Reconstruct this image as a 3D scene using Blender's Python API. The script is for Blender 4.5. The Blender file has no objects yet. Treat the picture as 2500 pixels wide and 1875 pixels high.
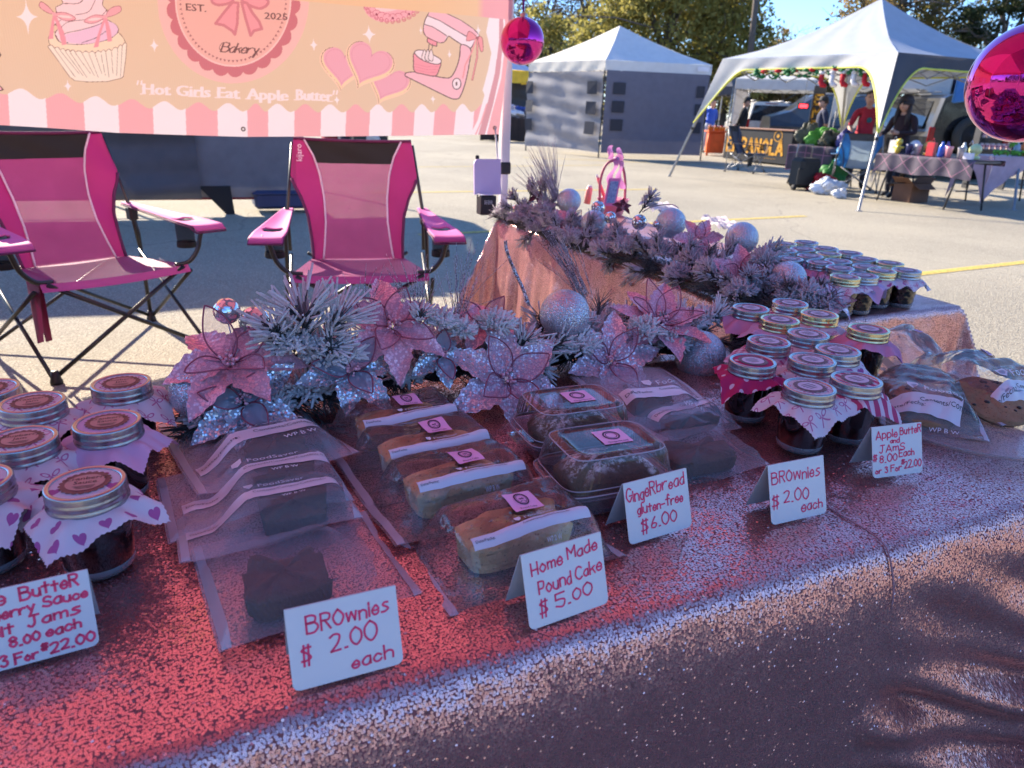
import bpy, math, random
import numpy as np
from math import sin, cos, pi, radians, sqrt, atan2
from mathutils import Vector, Matrix
rnd = random.Random(7)
sc = bpy.context.scene
COL = sc.collection
# ------------------------------------------------------------------ camera
CH, FPX, PITCH, ROLL = 1.20, 1740.0, radians(21.1), radians(2.2)   # camera height, focal length in px of a 2500 px wide frame
_fw = np.array([0, cos(PITCH), -sin(PITCH)]); _rt = np.array([1., 0, 0]); _up = np.cross(_rt, _fw)
_R = _rt*cos(ROLL)+_up*sin(ROLL); _U = _up*cos(ROLL)-_rt*sin(ROLL)
CAM = np.array([0, 0, CH])
cd = bpy.data.cameras.new('camera'); cam = bpy.data.objects.new('camera', cd); COL.objects.link(cam); sc.camera = cam
cam.matrix_world = Matrix(((_R[0], _U[0], -_fw[0], 0), (_R[1], _U[1], -_fw[1], 0), (_R[2], _U[2], -_fw[2], CH), (0, 0, 0, 1)))
cd.sensor_width = 36; cd.lens = FPX*36/2500; cd.clip_start = .02; cd.clip_end = 2000
cd.dof.use_dof = True; cd.dof.focus_distance = 1.05; cd.dof.aperture_fstop = 8.5
# ------------------------------------------------------------------ sky, sun, exposure
SUN_AZ, SUN_EL = radians(134), radians(28)          # direction TO the sun, measured from +X towards +Y
w = bpy.data.worlds.new('World'); sc.world = w; w.use_nodes = True
nt = w.node_tree; bg = nt.nodes['Background']
sky = nt.nodes.new('ShaderNodeTexSky'); sky.sky_type = 'NISHITA'; sky.sun_disc = False
sky.sun_elevation = SUN_EL; sky.sun_rotation = pi/2-SUN_AZ; sky.air_density = 1.0; sky.dust_density = .0; sky.ozone_density = 5.5
tn = nt.nodes.new('ShaderNodeMix'); tn.data_type = 'RGBA'; tn.blend_type = 'MULTIPLY'; tn.inputs[0].default_value = 1; tn.inputs[7].default_value = (.70, .79, .95, 1)   # clear deep blue winter sky
nt.links.new(sky.outputs[0], tn.inputs[6]); nt.links.new(tn.outputs[2], bg.inputs[0]); bg.inputs[1].default_value = .118
sl = bpy.data.lights.new('sun', 'SUN'); so = bpy.data.objects.new('sun', sl); COL.objects.link(so)
sl.energy = 4.8; sl.angle = radians(.5); sl.color = (1, .88, .71)
so.rotation_euler = Vector((cos(SUN_AZ)*cos(SUN_EL), sin(SUN_AZ)*cos(SUN_EL), sin(SUN_EL))).to_track_quat('Z', 'Y').to_euler()
vs = sc.view_settings; sc.display_settings.display_device = 'sRGB'
vs.view_transform = 'Standard'; vs.look = 'None'; vs.exposure = 1.66; vs.gamma = 1; vs.use_curve_mapping = False
sc.cycles.max_bounces = 9; sc.cycles.transparent_max_bounces = 24; sc.cycles.diffuse_bounces = 4; sc.cycles.glossy_bounces = 4
sc.cycles.transmission_bounces = 6; sc.cycles.caustics_reflective = False; sc.cycles.caustics_refractive = False
sc.cycles.sample_clamp_indirect = 6
# ------------------------------------------------------------------ pixel <-> world (pixels of the 2212 px wide view of the photo)
KP = 2500/2212
def ray(x, y):
    u, v = x*KP, y*KP
    return _fw+_R*(u-1250)/FPX-_U*(v-937.5)/FPX
def P(x, y, z):
    d = ray(x, y); t = (z-CH)/d[2]; return CAM+t*d
def PD(x, y, dist):                   # point at a horizontal distance (world y) dist
    d = ray(x, y); return CAM+d*(dist/d[1])
def proj(p):
    q = np.asarray(p, float)-CAM; wd = q@_fw
    return (1250+FPX*(q@_R)/wd)/KP, (937.5-FPX*(q@_U)/wd)/KP
def PXM(p):                           # metres per pixel at p
    return float((np.asarray(p)-CAM)@_fw)*KP/FPX
BA = radians(24.6)                    # booth direction
E1 = np.array([cos(BA), sin(BA), 0]); E2 = np.array([-sin(BA), cos(BA), 0]); EZ = np.array([0, 0, 1.])
T = .74                               # table height
# ------------------------------------------------------------------ materials
def lin(c):
    return tuple((x/12.92 if x <= .04045 else ((x+.055)/1.055)**2.4) for x in c)
def S(r, g, b): return lin((r/255, g/255, b/255))
class NT:
    def __init__(s, name):
        s.m = bpy.data.materials.new(name); s.m.use_nodes = True; s.t = s.m.node_tree
        s.out = s.t.nodes['Material Output']; s.b = s.t.nodes['Principled BSDF']
    def n(s, typ, ins=None, **kw):
        nd = s.t.nodes.new(typ)
        for k, v in kw.items(): setattr(nd, k, v)
        for k, v in (ins or {}).items(): s.set(nd, k, v)
        return nd
    def set(s, nd, k, v):
        sk = nd.inputs[k]
        if isinstance(v, bpy.types.NodeSocket): s.t.links.new(v, sk)
        else:
            if isinstance(v, (tuple, list)) and len(v) == 3 and sk.type == 'RGBA': v = (*v, 1)
            sk.default_value = v
    def math(s, op, a, b=0, c=0):
        return s.n('ShaderNodeMath', {0: a, 1: b, 2: c}, operation=op).outputs[0]
    def mix(s, f, a, b):
        nd = s.n('ShaderNodeMix', {0: f, 6: a, 7: b}, data_type='RGBA'); return nd.outputs[2]
    def mixs(s, f, a, b):
        nd = s.n('ShaderNodeMixShader', {0: f}); s.t.links.new(a, nd.inputs[1]); s.t.links.new(b, nd.inputs[2]); return nd.outputs[0]
    def coord(s, which='Object'): return s.n('ShaderNodeTexCoord').outputs[which]
    def ramp(s, f, stops):
        nd = s.n('ShaderNodeValToRGB', {0: f}); cr = nd.color_ramp
        while len(cr.elements) < len(stops): cr.elements.new(.5)
        for e, (p, c) in zip(cr.elements, stops): e.position = p; e.color = (*c, 1) if len(c) == 3 else c
        return nd.outputs[0]
    def noise(s, scale, vec=None, detail=3, rough=.5):
        return s.n('ShaderNodeTexNoise', {'Vector': vec or s.coord(), 'Scale': scale, 'Detail': detail, 'Roughness': rough})
    def surf(s, sh): s.t.links.new(sh, s.out.inputs[0])
def mat(name, c, rough=.6, metal=0, var=.12, vs_=6, bump=0, bs=60, trans=0, alpha=1, spec=.5, coat=0, sheen=0, c2=None, emit=None):
    """plain surface: base colour with slow procedural variation, optional bump, thin-sheet translucency and open weave"""
    k = NT(name); b = k.b
    nz = k.noise(vs_, detail=4).outputs[0]
    hi = c2 or tuple(min(1, x*(1+var)) for x in c); lo = tuple(x*(1-var) for x in c)
    colr = k.ramp(nz, [(.3, lo), (.7, hi)])
    k.set(b, 'Base Color', colr); k.set(b, 'Roughness', rough); k.set(b, 'Metallic', metal); k.set(b, 'Specular IOR Level', spec)
    if coat: k.set(b, 'Coat Weight', coat); k.set(b, 'Coat Roughness', .08)
    if sheen: k.set(b, 'Sheen Weight', sheen)
    if emit: k.set(b, 'Emission Color', (*emit[0], 1)); k.set(b, 'Emission Strength', emit[1])
    if bump:
        bn = k.n('ShaderNodeBump', {'Strength': bump, 'Distance': .002, 'Height': k.noise(bs, detail=3).outputs[0]}); k.set(b, 'Normal', bn.outputs[0])
    sh = b.outputs[0]
    if trans:
        tr = k.n('ShaderNodeBsdfTranslucent', {'Color': colr}); sh = k.mixs(trans, sh, tr.outputs[0])
    if alpha < 1:
        tp = k.n('ShaderNodeBsdfTransparent'); sh = k.mixs(alpha, tp.outputs[0], sh)
    k.surf(sh); return k.m
_mc = {}
def M(key, *a, **k):
    if key not in _mc: _mc[key] = mat(key, *a, **k)
    return _mc[key]
# ------------------------------------------------------------------ mesh building
class MB:
    def __init__(s): s.v = []; s.f = []; s.mi = []; s.uv = []; s.sm = []
    def add(s, vs, fs, mi=0, smooth=True, uv=None):
        o = len(s.v); s.v += [tuple(map(float, p)) for p in vs]
        s.uv += [tuple(q) for q in uv] if uv is not None else [(0, 0)]*len(vs)
        for f in fs: s.f.append(tuple(i+o for i in f)); s.mi.append(mi); s.sm.append(smooth)
        return s
    def grid(s, fn, nu, nv, mi=0, cu=False, smooth=True, uvfn=None, hole=None):
        vs = []; uv = []
        mu = nu if cu else nu+1
        for j in range(nv+1):
            for i in range(mu):
                a, b = i/nu, j/nv; vs.append(fn(a, b)); uv.append(uvfn(a, b) if uvfn else (a, b))
        fs = []
        for j in range(nv):
            for i in range(nu):
                if hole and hole((i+.5)/nu, (j+.5)/nv): continue
                i2 = (i+1) % mu; fs.append((j*mu+i, j*mu+i2, (j+1)*mu+i2, (j+1)*mu+i))
        return s.add(vs, fs, mi, smooth, uv)
    def tube(s, pts, r, n=8, mi=0, cap=True, smooth=True):
        pts = [np.asarray(p, float) for p in pts]; m = len(pts)
        rs = r if isinstance(r, (list, tuple)) else [r]*m
        vs = []; nrm = None
        for i, p in enumerate(pts):
            d = pts[min(i+1, m-1)]-pts[max(i-1, 0)]; d = d/(np.linalg.norm(d)+1e-9)
            if nrm is None:
                a = np.array([0, 0, 1.]) if abs(d[2]) < .9 else np.array([1., 0, 0]); nrm = np.cross(a, d)
            nrm = nrm-d*(nrm@d); nrm = nrm/(np.linalg.norm(nrm)+1e-9); bn = np.cross(d, nrm)
            for k in range(n):
                t = 2*pi*k/n; vs.append(p+rs[i]*(cos(t)*nrm+sin(t)*bn))
        fs = [(i*n+k, i*n+(k+1) % n, (i+1)*n+(k+1) % n, (i+1)*n+k) for i in range(m-1) for k in range(n)]
        if cap: fs += [tuple(range(n-1, -1, -1)), tuple((m-1)*n+k for k in range(n))]
        return s.add(vs, fs, mi, smooth)
    def lathe(s, prof, n=24, mi=0, c=(0, 0, 0), smooth=True, ax=None):
        c = np.asarray(c, float); vs = []; X, Y, Z = ax if ax is not None else (np.array([1, 0, 0.]), np.array([0, 1, 0.]), EZ)
        for r, z in prof:
            for k in range(n):
                t = 2*pi*k/n; vs.append(c+X*(r*cos(t))+Y*(r*sin(t))+Z*z)
        m = len(prof)
        fs = [(i*n+k, i*n+(k+1) % n, (i+1)*n+(k+1) % n, (i+1)*n+k) for i in range(m-1) for k in range(n)]
        return s.add(vs, fs, mi, smooth)
    def ball(s, c, r, n=16, m=10, mi=0, sq=(1, 1, 1)):
        c = np.asarray(c, float)
        return s.grid(lambda a, b: c+r*np.array([sin(pi*b)*cos(2*pi*a)*sq[0], sin(pi*b)*sin(2*pi*a)*sq[1], -cos(pi*b)*sq[2]]), n, m, mi, cu=True)
    def box(s, c, sz, R=None, mi=0, bev=0.0):
        """box with its edges cut back by bev; R = three axis vectors"""
        c = np.asarray(c, float); h = np.asarray(sz, float)/2
        A = [np.asarray(a, float) for a in (R if R is not None else ((1, 0, 0), (0, 1, 0), (0, 0, 1)))]
        w3 = lambda q: c+A[0]*q[0]+A[1]*q[1]+A[2]*q[2]
        if bev <= 0:
            q = [(sx*h[0], sy*h[1], sz_*h[2]) for sz_ in (-1, 1) for sy in (-1, 1) for sx in (-1, 1)]
            return s.add([w3(x) for x in q], [(0, 2, 3, 1), (4, 5, 7, 6), (0, 1, 5, 4), (2, 6, 7, 3), (0, 4, 6, 2), (1, 3, 7, 5)], mi, False)
        bev = min(bev, min(h)*.95); vs = []; idx = {}
        for sx in (-1, 1):
            for sy in (-1, 1):
                for s3 in (-1, 1):
                    sg = (sx, sy, s3)
                    for a in range(3):
                        q = [sg[k]*(h[k] if k == a else h[k]-bev) for k in range(3)]
                        idx[sg, a] = len(vs); vs.append(w3(q))
        fs = []
        for a in range(3):
            b_, c_ = (a+1) % 3, (a+2) % 3
            for sg in (-1, 1):
                q = []
                for t1, t2 in ((-1, -1), (1, -1), (1, 1), (-1, 1)):
                    g = [0]*3; g[a] = sg; g[b_] = t1; g[c_] = t2; q.append(idx[tuple(g), a])
                fs.append(tuple(q if sg > 0 else q[::-1]))
            for s1 in (-1, 1):
                for s2 in (-1, 1):
                    g0 = [0]*3; g0[a] = -1; g0[b_] = s1; g0[c_] = s2; g1 = list(g0); g1[a] = 1
                    q = (idx[tuple(g0), b_], idx[tuple(g1), b_], idx[tuple(g1), c_], idx[tuple(g0), c_])
                    fs.append(q if s1*s2 < 0 else q[::-1])
        for sx in (-1, 1):
            for sy in (-1, 1):
                for s3 in (-1, 1):
                    q = tuple(idx[(sx, sy, s3), a] for a in range(3)); fs.append(q if sx*sy*s3 > 0 else q[::-1])
        return s.add(vs, fs, mi, False)
    def prism(s, poly, O, X, Y, Z, th, mi=0, smooth=False):
        """flat outline poly (in X,Y at O) given thickness th along Z"""
        O, X, Y, Z = [np.asarray(q, float) for q in (O, X, Y, Z)]
        n = len(poly); a = [O+X*p[0]+Y*p[1] for p in poly]
        vs = a+[q+Z*th for q in a]
        fs = [tuple(range(n-1, -1, -1)), tuple(range(n, 2*n))]+[(i, (i+1) % n, n+(i+1) % n, n+i) for i in range(n)]
        return s.add(vs, fs, mi, smooth)
    def build(s, name, mats, parent=None, world=False, origin=None):
        me = bpy.data.meshes.new(name); V = np.array(s.v, float).reshape(-1, 3)
        o = bpy.data.objects.new(name, me); COL.objects.link(o)
        if parent is not None:
            o.parent = parent
            if world:
                mtx = Matrix.Identity(4); q = parent
                ch = []
                while q is not None: ch.append(q); q = q.parent
                for q in reversed(ch): mtx = mtx @ q.matrix_basis
                iv = np.array(mtx.inverted()); V = V@iv[:3, :3].T+iv[:3, 3]
        elif origin is not None or world:
            og = np.asarray(origin if origin is not None else ((V[:, 0].min()+V[:, 0].max())/2, (V[:, 1].min()+V[:, 1].max())/2, V[:, 2].min()), float)
            V = V-og; o.location = og
        me.from_pydata(V.tolist(), [], s.f)
        for m_ in (mats if isinstance(mats, (list, tuple)) else [mats]): me.materials.append(m_)
        me.polygons.foreach_set('material_index', np.array(s.mi, 'i')); me.polygons.foreach_set('use_smooth', np.array(s.sm, bool))
        if any(q != (0, 0) for q in s.uv):
            ul = me.uv_layers.new(name='UVMap'); li = np.zeros(len(me.loops), 'i'); me.loops.foreach_get('vertex_index', li)
            ul.data.foreach_set('uv', np.array(s.uv, 'f')[li].ravel())
        me.update(); return o
def tag(o, label, cat, group=None, kind=None):
    if label: o['label'] = label
    if cat: o['category'] = cat
    if group: o['group'] = group
    if kind: o['kind'] = kind
    return o
def thing(name, label, cat, loc=(0, 0, 0), rz=0, group=None):
    o = bpy.data.objects.new(name, None); COL.objects.link(o); o.empty_display_size = .05
    o.location = tuple(map(float, loc)); o.rotation_euler = (0, 0, rz); return tag(o, label, cat, group)
def structure(o): o['kind'] = 'structure'; return o
def copy_tree(o, parent=None):
    c = o.copy(); COL.objects.link(c)
    if parent is not None: c.parent = parent
    for ch in list(o.children): copy_tree(ch, c)
    return c
def smoothpts(pts, n=6, closed=False):
    pts = [np.asarray(p, float) for p in pts]; m = len(pts)
    if m < 3: return pts
    out = []
    rng = range(m) if closed else range(m-1)
    for i in rng:
        g = (lambda k: pts[k % m]) if closed else (lambda k: pts[min(max(k, 0), m-1)])
        p0, p1, p2, p3 = g(i-1), g(i), g(i+1), g(i+2)
        for k in range(n):
            t = k/n; out.append(.5*((2*p1)+(-p0+p2)*t+(2*p0-5*p1+4*p2-p3)*t*t+(-p0+3*p1-3*p2+p3)*t**3))
    if not closed: out.append(pts[-1])
    return out
# ------------------------------------------------------------------ lettering
GL = {'A': '023962 1454', 'B': '0209 ~0939584606 ~0646644202', 'C': '~58391805133253', 'E': '59090252 0646', 'F': '5909 0902 0646', 'G': '~58391805133254 5535',
 'H': '0902 5952 0555', 'J': '1959 ~3934221203', 'M': '0209356962', 'P': '0209 ~0939584505', 'R': '0209 ~0939584606 2652', 'S': '~5839181645533203', 'O': '~39061332536639',
 'T': '0959 2922', 'N': '02095259', 'L': '090242', 'a': '~462604123244 4642', 'b': '0902 ~052646443202', 'c': '~452604123243', 'd': '~462604123244 4942', 'e': '~0444362604123243', 'f': '~48392827 2722 0646',
 'g': '~462604123244 ~46413010', 'h': '0902 ~05264542', 'i': '1612 1718', 'k': '0902 4604 2542', 'l': '1912', 'm': '0602 ~05263532 ~35566562', 'n': '0602 ~05264542',
 'o': '~2604224426', 'p': '0600 ~0526443202', 'r': '0602 ~042646', 's': '~46261534432202', 't': '2822 0646', 'u': '~0603223244 4642', 'w': '0612365266', 'y': '0623 4610',
 '0': '~29070422444729', '2': '~0829483502 0242', '3': '~0829483726 ~2645432203', '5': '4909 0906 ~0626453203', '6': '~3916031232442504', '8': '~2607294726 ~2604224426',
 '$': '~48280726442303 1911 3931', '.': '0212', '-': '0444', "'": '0907', ' ': ''}
def strokes(txt, size, sp=1.6, slant=0., jit=0., r=None):
    """single-line lettering: list of polylines, baseline at y=0, capital height = size"""
    out = []; x = 0; k = size/7
    for ch in txt:
        g = GL.get(ch, '')
        wmax = 2 if ch == ' ' else 0; jy = (r.uniform(-jit, jit) if r else 0); js = 1+(r.uniform(-jit, jit)*.25 if r else 0)
        xs0 = [int(q) for st in g.split() for q in st.strip('~')[0::2]]; x0 = min(xs0) if xs0 else 0
        for st in g.split():
            sm = st[0] == '~'; st = st.strip('~')
            pts = [((int(st[i])-x0)*js, (int(st[i+1])-2)*js+jy) for i in range(0, len(st), 2)]
            wmax = max(wmax, max(p[0] for p in pts))
            if sm and len(pts) > 2: pts = [tuple(q) for q in smoothpts([np.array(p) for p in pts], 5)]
            q_ = [((x+p[0]+slant*p[1])*k, p[1]*k) for p in pts]
            if sm: out.append(q_)
            else: out += [[a_, b_] for a_, b_ in zip(q_[:-1], q_[1:])]
        x += wmax+sp
    return out, (x-sp)*k
def ribbon(pl, wd, nib=None):
    """outline quads for a pen line; nib=(wx,wy) gives a broad nib"""
    vs = []; fs = []; m = len(pl)
    for i in range(m):
        a = np.array(pl[max(i-1, 0)]); b = np.array(pl[min(i+1, m-1)]); d = b-a; L = np.hypot(*d)+1e-12; d = d/L
        h = wd/2 if nib is None else .5*(nib[0]*abs(d[1])+nib[1]*abs(d[0]))
        p = np.array(pl[i])+(d*(-wd*.4) if i == 0 else (d*wd*.4 if i == m-1 else 0)); n = np.array([-d[1], d[0]])*h
        vs += [p+n, p-n]
    fs = [(2*i, 2*i+1, 2*i+3, 2*i+2) for i in range(m-1)]
    return vs, fs
_tm = {}
def textmesh(txt):
    """printed lettering with Blender's own font: flat verts/faces, capital height about .7"""
    if txt not in _tm:
        cu = bpy.data.curves.new('lettering', 'FONT'); cu.body = txt; cu.resolution_u = 2
        o = bpy.data.objects.new('lettering', cu); me = bpy.data.meshes.new_from_object(o)
        _tm[txt] = ([(v.co.x, v.co.y) for v in me.vertices], [tuple(p.vertices) for p in me.polygons])
        bpy.data.objects.remove(o); bpy.data.curves.remove(cu); bpy.data.meshes.remove(me)
    return _tm[txt]
def put_text(mb, txt, size, fn, mi=0, x0=0, y0=0, center=False, slant=0):
    vs, fs = textmesh(txt)
    if not vs: return
    wmax = max(v[0] for v in vs); ox = -wmax/2 if center else 0
    mb.add([fn(x0+(v[0]+ox+slant*v[1])*size, y0+v[1]*size) for v in vs], fs, mi, False)
def put_strokes(mb, txt, size, wd, fn, mi=0, x0=0, y0=0, sp=1.6, slant=0, jit=0, r=None, width=None, nib=None, rot=0):
    sts, L = strokes(txt, size, sp, slant, jit, r); kx = (width/L) if width else 1
    for i, st in enumerate(sts):
        vs, fs = ribbon([(p[0]*kx, p[1]) for p in st], wd, nib)
        cr, sr = cos(rot), sin(rot)
        mb.add([fn(x0+v[0]*cr-v[1]*sr, y0+v[0]*sr+v[1]*cr) for v in vs], fs, mi, False)
    return L*kx
# ================================================================== GROUND
def asphalt():
    k = NT('aged_asphalt'); c = k.coord()  # pale warm grey is the aged asphalt's own colour
    v = k.n('ShaderNodeTexVoronoi', {'Vector': c, 'Scale': 95}).outputs
    v2 = k.n('ShaderNodeTexVoronoi', {'Vector': c, 'Scale': 210}).outputs
    big = k.noise(.35, c, 5, .6).outputs[0]; mid = k.noise(3.2, c, 5, .65).outputs[0]; fine = k.noise(160, c, 3, .7).outputs[0]
    stone = k.ramp(v['Color'], [(.1, (0.219, 0.194, 0.151)), (.5, (0.463, 0.403, 0.303)), (.95, (0.698, 0.634, 0.483))])
    base = k.mix(k.ramp(v['Distance'], [(.25, (1, 1, 1)), (.62, (0, 0, 0))]), (0.174, 0.156, 0.123), stone)
    base = k.mix(.35, base, k.ramp(v2['Color'], [(.2, (0.255, 0.225, 0.175)), (.9, (0.578, 0.510, 0.388))]))
    base = k.mix(k.math('MULTIPLY', k.ramp(mid, [(.35, (0, 0, 0)), (.75, (1, 1, 1))]), .35), base, (0.278, 0.247, 0.190))
    base = k.mix(k.math('MULTIPLY', k.ramp(big, [(.4, (0, 0, 0)), (.62, (1, 1, 1))]), .3), base, (0.532, 0.467, 0.350))
    vc = k.n('ShaderNodeTexVoronoi', {'Vector': k.n('ShaderNodeVectorMath', {0: c, 1: k.n('ShaderNodeVectorMath', {0: k.noise(1.5, c).outputs['Color'], 3: .5}, operation='SCALE').outputs[0]}, operation='ADD').outputs[0], 'Scale': .22}, feature='DISTANCE_TO_EDGE').outputs[0]
    base = k.mix(k.math('MULTIPLY', k.ramp(vc, [(.0, (1, 1, 1)), (.002, (0, 0, 0))]), .4), base, (.12, .12, .115))   # hairline cracks
    k.set(k.b, 'Base Color', base); k.set(k.b, 'Roughness', .88); k.set(k.b, 'Specular IOR Level', .3)
    h = k.math('ADD', k.math('MULTIPLY', v['Distance'], -1), fine)
    k.set(k.b, 'Normal', k.n('ShaderNodeBump', {'Strength': .85, 'Distance': .006, 'Height': h}).outputs[0])
    return k.m
g = MB(); g.add([(-500, -300, 0), (500, -300, 0), (500, 700, 0), (-500, 700, 0)], [(0, 1, 2, 3)], 0, False)
structure(g.build('parking_lot', asphalt()))
def yellow():
    k = NT('worn_yellow_paint'); c = k.coord()
    a = k.ramp(k.noise(28, c, 6, .75).outputs[0], [(.36, (0, 0, 0)), (.5, (1, 1, 1))])
    k.set(k.b, 'Base Color', k.mix(k.noise(5, c, 5).outputs[0], S(208, 178, 70), S(190, 168, 96))); k.set(k.b, 'Roughness', .8)
    k.surf(k.mixs(k.math('MULTIPLY_ADD', a, .72, .22), k.n('ShaderNodeBsdfTransparent').outputs[0], k.b.outputs[0])); return k.m
YL = yellow()
for (xa, ya, xb, yb, wd) in ((800, 417, 1420, 409, .10), (905, 508, 1740, 467, .10), (1905, 601, 2240, 564, .10), (780, 362, 1320, 357, .08), (1130, 340, 1900, 372, .1)):
    a, b = P(xa, ya, 0), P(xb, yb, 0); d = b-a; L = np.linalg.norm(d); d /= L; n = np.cross(EZ, d)
    m = MB(); m.add([a-n*wd/2+EZ*.004, b-n*wd/2+EZ*.004, b+n*wd/2+EZ*.004, a+n*wd/2+EZ*.004], [(0, 1, 2, 3)], 0, False)
    structure(m.build('painted_line', YL, world=True))
# ================================================================== SEQUIN CLOTHS
def sequin(name, tint, tint2, pitch=.0024, amp=.11, patch=.20):
    k = NT(name); uv = k.coord('UV')
    sc_ = k.n('ShaderNodeVectorMath', {0: uv, 3: 1/pitch}, operation='SCALE').outputs[0]
    v = k.n('ShaderNodeTexVoronoi', {'Vector': sc_, 'Scale': 1, 'Randomness': .85}, voronoi_dimensions='2D')
    d = v.outputs['Distance']; cc = v.outputs['Color']
    n1 = k.noise(11, uv, 4, .6).outputs['Color']; n2 = k.noise(47, uv, 3, .6).outputs['Color']
    def cen(c, a): return k.n('ShaderNodeVectorMath', {0: k.n('ShaderNodeVectorMath', {0: c, 1: (.5, .5, .5)}, operation='SUBTRACT').outputs[0], 3: a}, operation='SCALE').outputs[0]
    loose = k.math('MULTIPLY_ADD', k.math('GREATER_THAN', k.n('ShaderNodeSeparateColor', {0: cc}).outputs[2], .94), amp*4, amp)
    s1 = k.n('ShaderNodeVectorMath', {0: cen(cc, loose), 1: cen(n1, patch)}, operation='ADD').outputs[0]
    s2 = k.n('ShaderNodeVectorMath', {0: s1, 1: cen(n2, patch*.8)}, operation='ADD').outputs[0]
    s3 = k.n('ShaderNodeVectorMath', {0: s2, 1: (.5, .5, 0)}, operation='ADD').outputs[0]
    xyz = k.n('ShaderNodeSeparateXYZ', {0: s3}).outputs
    col = k.n('ShaderNodeCombineColor', {0: xyz[0], 1: xyz[1], 2: 1.0}).outputs[0]
    nm = k.n('ShaderNodeNormalMap', {'Color': col, 'Strength': 1.0}, uv_map='UVMap')
    rnd1 = k.n('ShaderNodeSeparateColor', {0: cc}).outputs[2]
    k.set(k.b, 'Base Color', k.mix(rnd1, tint, tint2)); k.set(k.b, 'Metallic', 1); k.set(k.b, 'Roughness', .29); k.set(k.b, 'Normal', nm.outputs[0])
    fab = k.n('ShaderNodeBsdfPrincipled', {'Base Color': (.24, .08, .085), 'Roughness': .85})
    ring = k.math('MULTIPLY', k.math('LESS_THAN', d, .51), k.math('GREATER_THAN', d, .14))
    keep = k.math('MULTIPLY', ring, k.math('GREATER_THAN', rnd1, .06))
    k.surf(k.mixs(keep, fab.outputs[0], k.b.outputs[0])); return k.m
SEQ = sequin('rose_gold_sequins', (.88, .45, .44), (.97, .58, .54))
FOLD_S = [i*.001 for i in range(170)]; FOLD_A = [np.interp(s_, [0, .026, .066, .10], [0, radians(64), radians(79), pi/2]) for s_ in FOLD_S]
FOLD_X = [0.]; FOLD_Z = [0.]
for a_ in FOLD_A[:-1]: FOLD_X.append(FOLD_X[-1]+.001*cos(a_)); FOLD_Z.append(FOLD_Z[-1]+.001*sin(a_))
def fold(x, L, r, fk=1.):
    """distance along the cloth -> (position across the table, drop, outward normal mix)"""
    def one(e):
        # rounds over quickly to a steep slope, then eases into the vertical
        e = e/fk; k = int(min(e, FOLD_S[-1])/.001); x_, z_ = FOLD_X[k], FOLD_Z[k]; ex = e-k*.001
        a = FOLD_A[k]; return (x_+ex*cos(a))*fk, (z_+ex*sin(a))*fk
    if x < r: o, d = one(r-x); return r-o, d
    if x > L-r: o, d = one(x-(L-r)); return L-r+o, d
    return x, 0.
def hnoise(a, b, seed):
    r = random.Random(seed); s = 0
    for i in range(7):
        f = 2**(i*.55)*3.2; th = r.uniform(0, pi); ph = r.uniform(0, 6.28); s += sin((a*cos(th)+b*sin(th))*f*2+ph)/(1+i*.55)
    return s/3
def cloth(name, label, O, ex, ey, L, W, drop, seed=1, top=.0022, hang=.012, wave=14, diag=0, step=.011, dl=None, dr=None, flare=.0, zt=T, fk=1.):
    """sequined cloth over a table: O = front left top corner, ex along the length, ey towards the back; hangs on all sides"""
    dl = drop if dl is None else dl; dr = drop if dr is None else dr
    r = .030; m = MB(); FK = fk
    s0, s1 = -drop, W+drop; t0, t1 = -dl, L+dr
    nu = int((t1-t0)/step); nv = int((s1-s0)/step)
    rr = random.Random(seed); ph = [rr.uniform(0, 6.28) for _ in range(6)]
    def fn(a, b):
        t = t0+(t1-t0)*a; s = s0+(s1-s0)*b
        x, d1 = (t, 0.) if (dl == 0 and t < L/2) or (dr == 0 and t > L/2) else fold(t, L, r, fk); y, d2 = fold(s, W, r, fk); d = max(d1, d2); ear = min(d1, d2)
        z = -d; ux = (1 if t > L/2 else -1); uy = (1 if s > W/2 else -1)
        if d1 > 0 and d2 > 0: x += ux*ear*.28; y += uy*ear*.28
        if d == 0 or d < r: z += top*hnoise(t, s, seed)*(1-d/r)+top*.5*hnoise(t*4, s*4, seed+5)
        k = min(1, max(0, d-r)/.25)
        if k > 0:
            q = t if d2 >= d1 else s
            off = hang*k*(sin(q*wave+ph[0]+d*.8)+.6*sin(q*wave*1.7+ph[1])+.35*sin(q*wave*2.9+ph[2]-d*2))*.6+flare*max(0, d-r)
            if diag: off += diag*k*(sin((q*.62-d)*46+ph[3]+1.5*sin(q*5))+.7*sin((q*.5-d)*78+ph[4]+sin(d*9)))*.5
            if dl == 0: off *= min(1, max(0, t)/.14)
            if dr == 0: off *= min(1, max(0, L-t)/.14)
            if d2 >= d1: y += uy*(off+.004*k)
            else: x += ux*(off+.004*k)
        p = O+ex*x+ey*y; return (p[0], p[1], zt+z)
    m.grid(fn, nu, nv, 0, uvfn=lambda a, b: (t0+(t1-t0)*a, s0+(s1-s0)*b))
    fn.ob = tag(m.build(name, SEQ, world=True), label, 'tablecloth'); return fn
SEAM = P(1938, 1196, T)
cfn = cloth('tablecloth', 'pink sequined cloth over the front table under the brownies and pound cakes', SEAM-E1*1.83, E1, E2, 1.83, .74, .70, seed=4, top=.0030, hang=.007, wave=9, dr=.0)
O2 = SEAM-E1*.03+E2*.002
cloth('tablecloth', 'wrinkled pink sequined cloth at the right end of the front table under the cookies', O2, E1, E2, .58, .72, .70, seed=9, top=.0048, hang=.008, wave=8, diag=.03, step=.007, dl=.0, zt=T-.004)
sm = MB(); pts = []                                            # overcast hem where the left cloth ends
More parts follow.
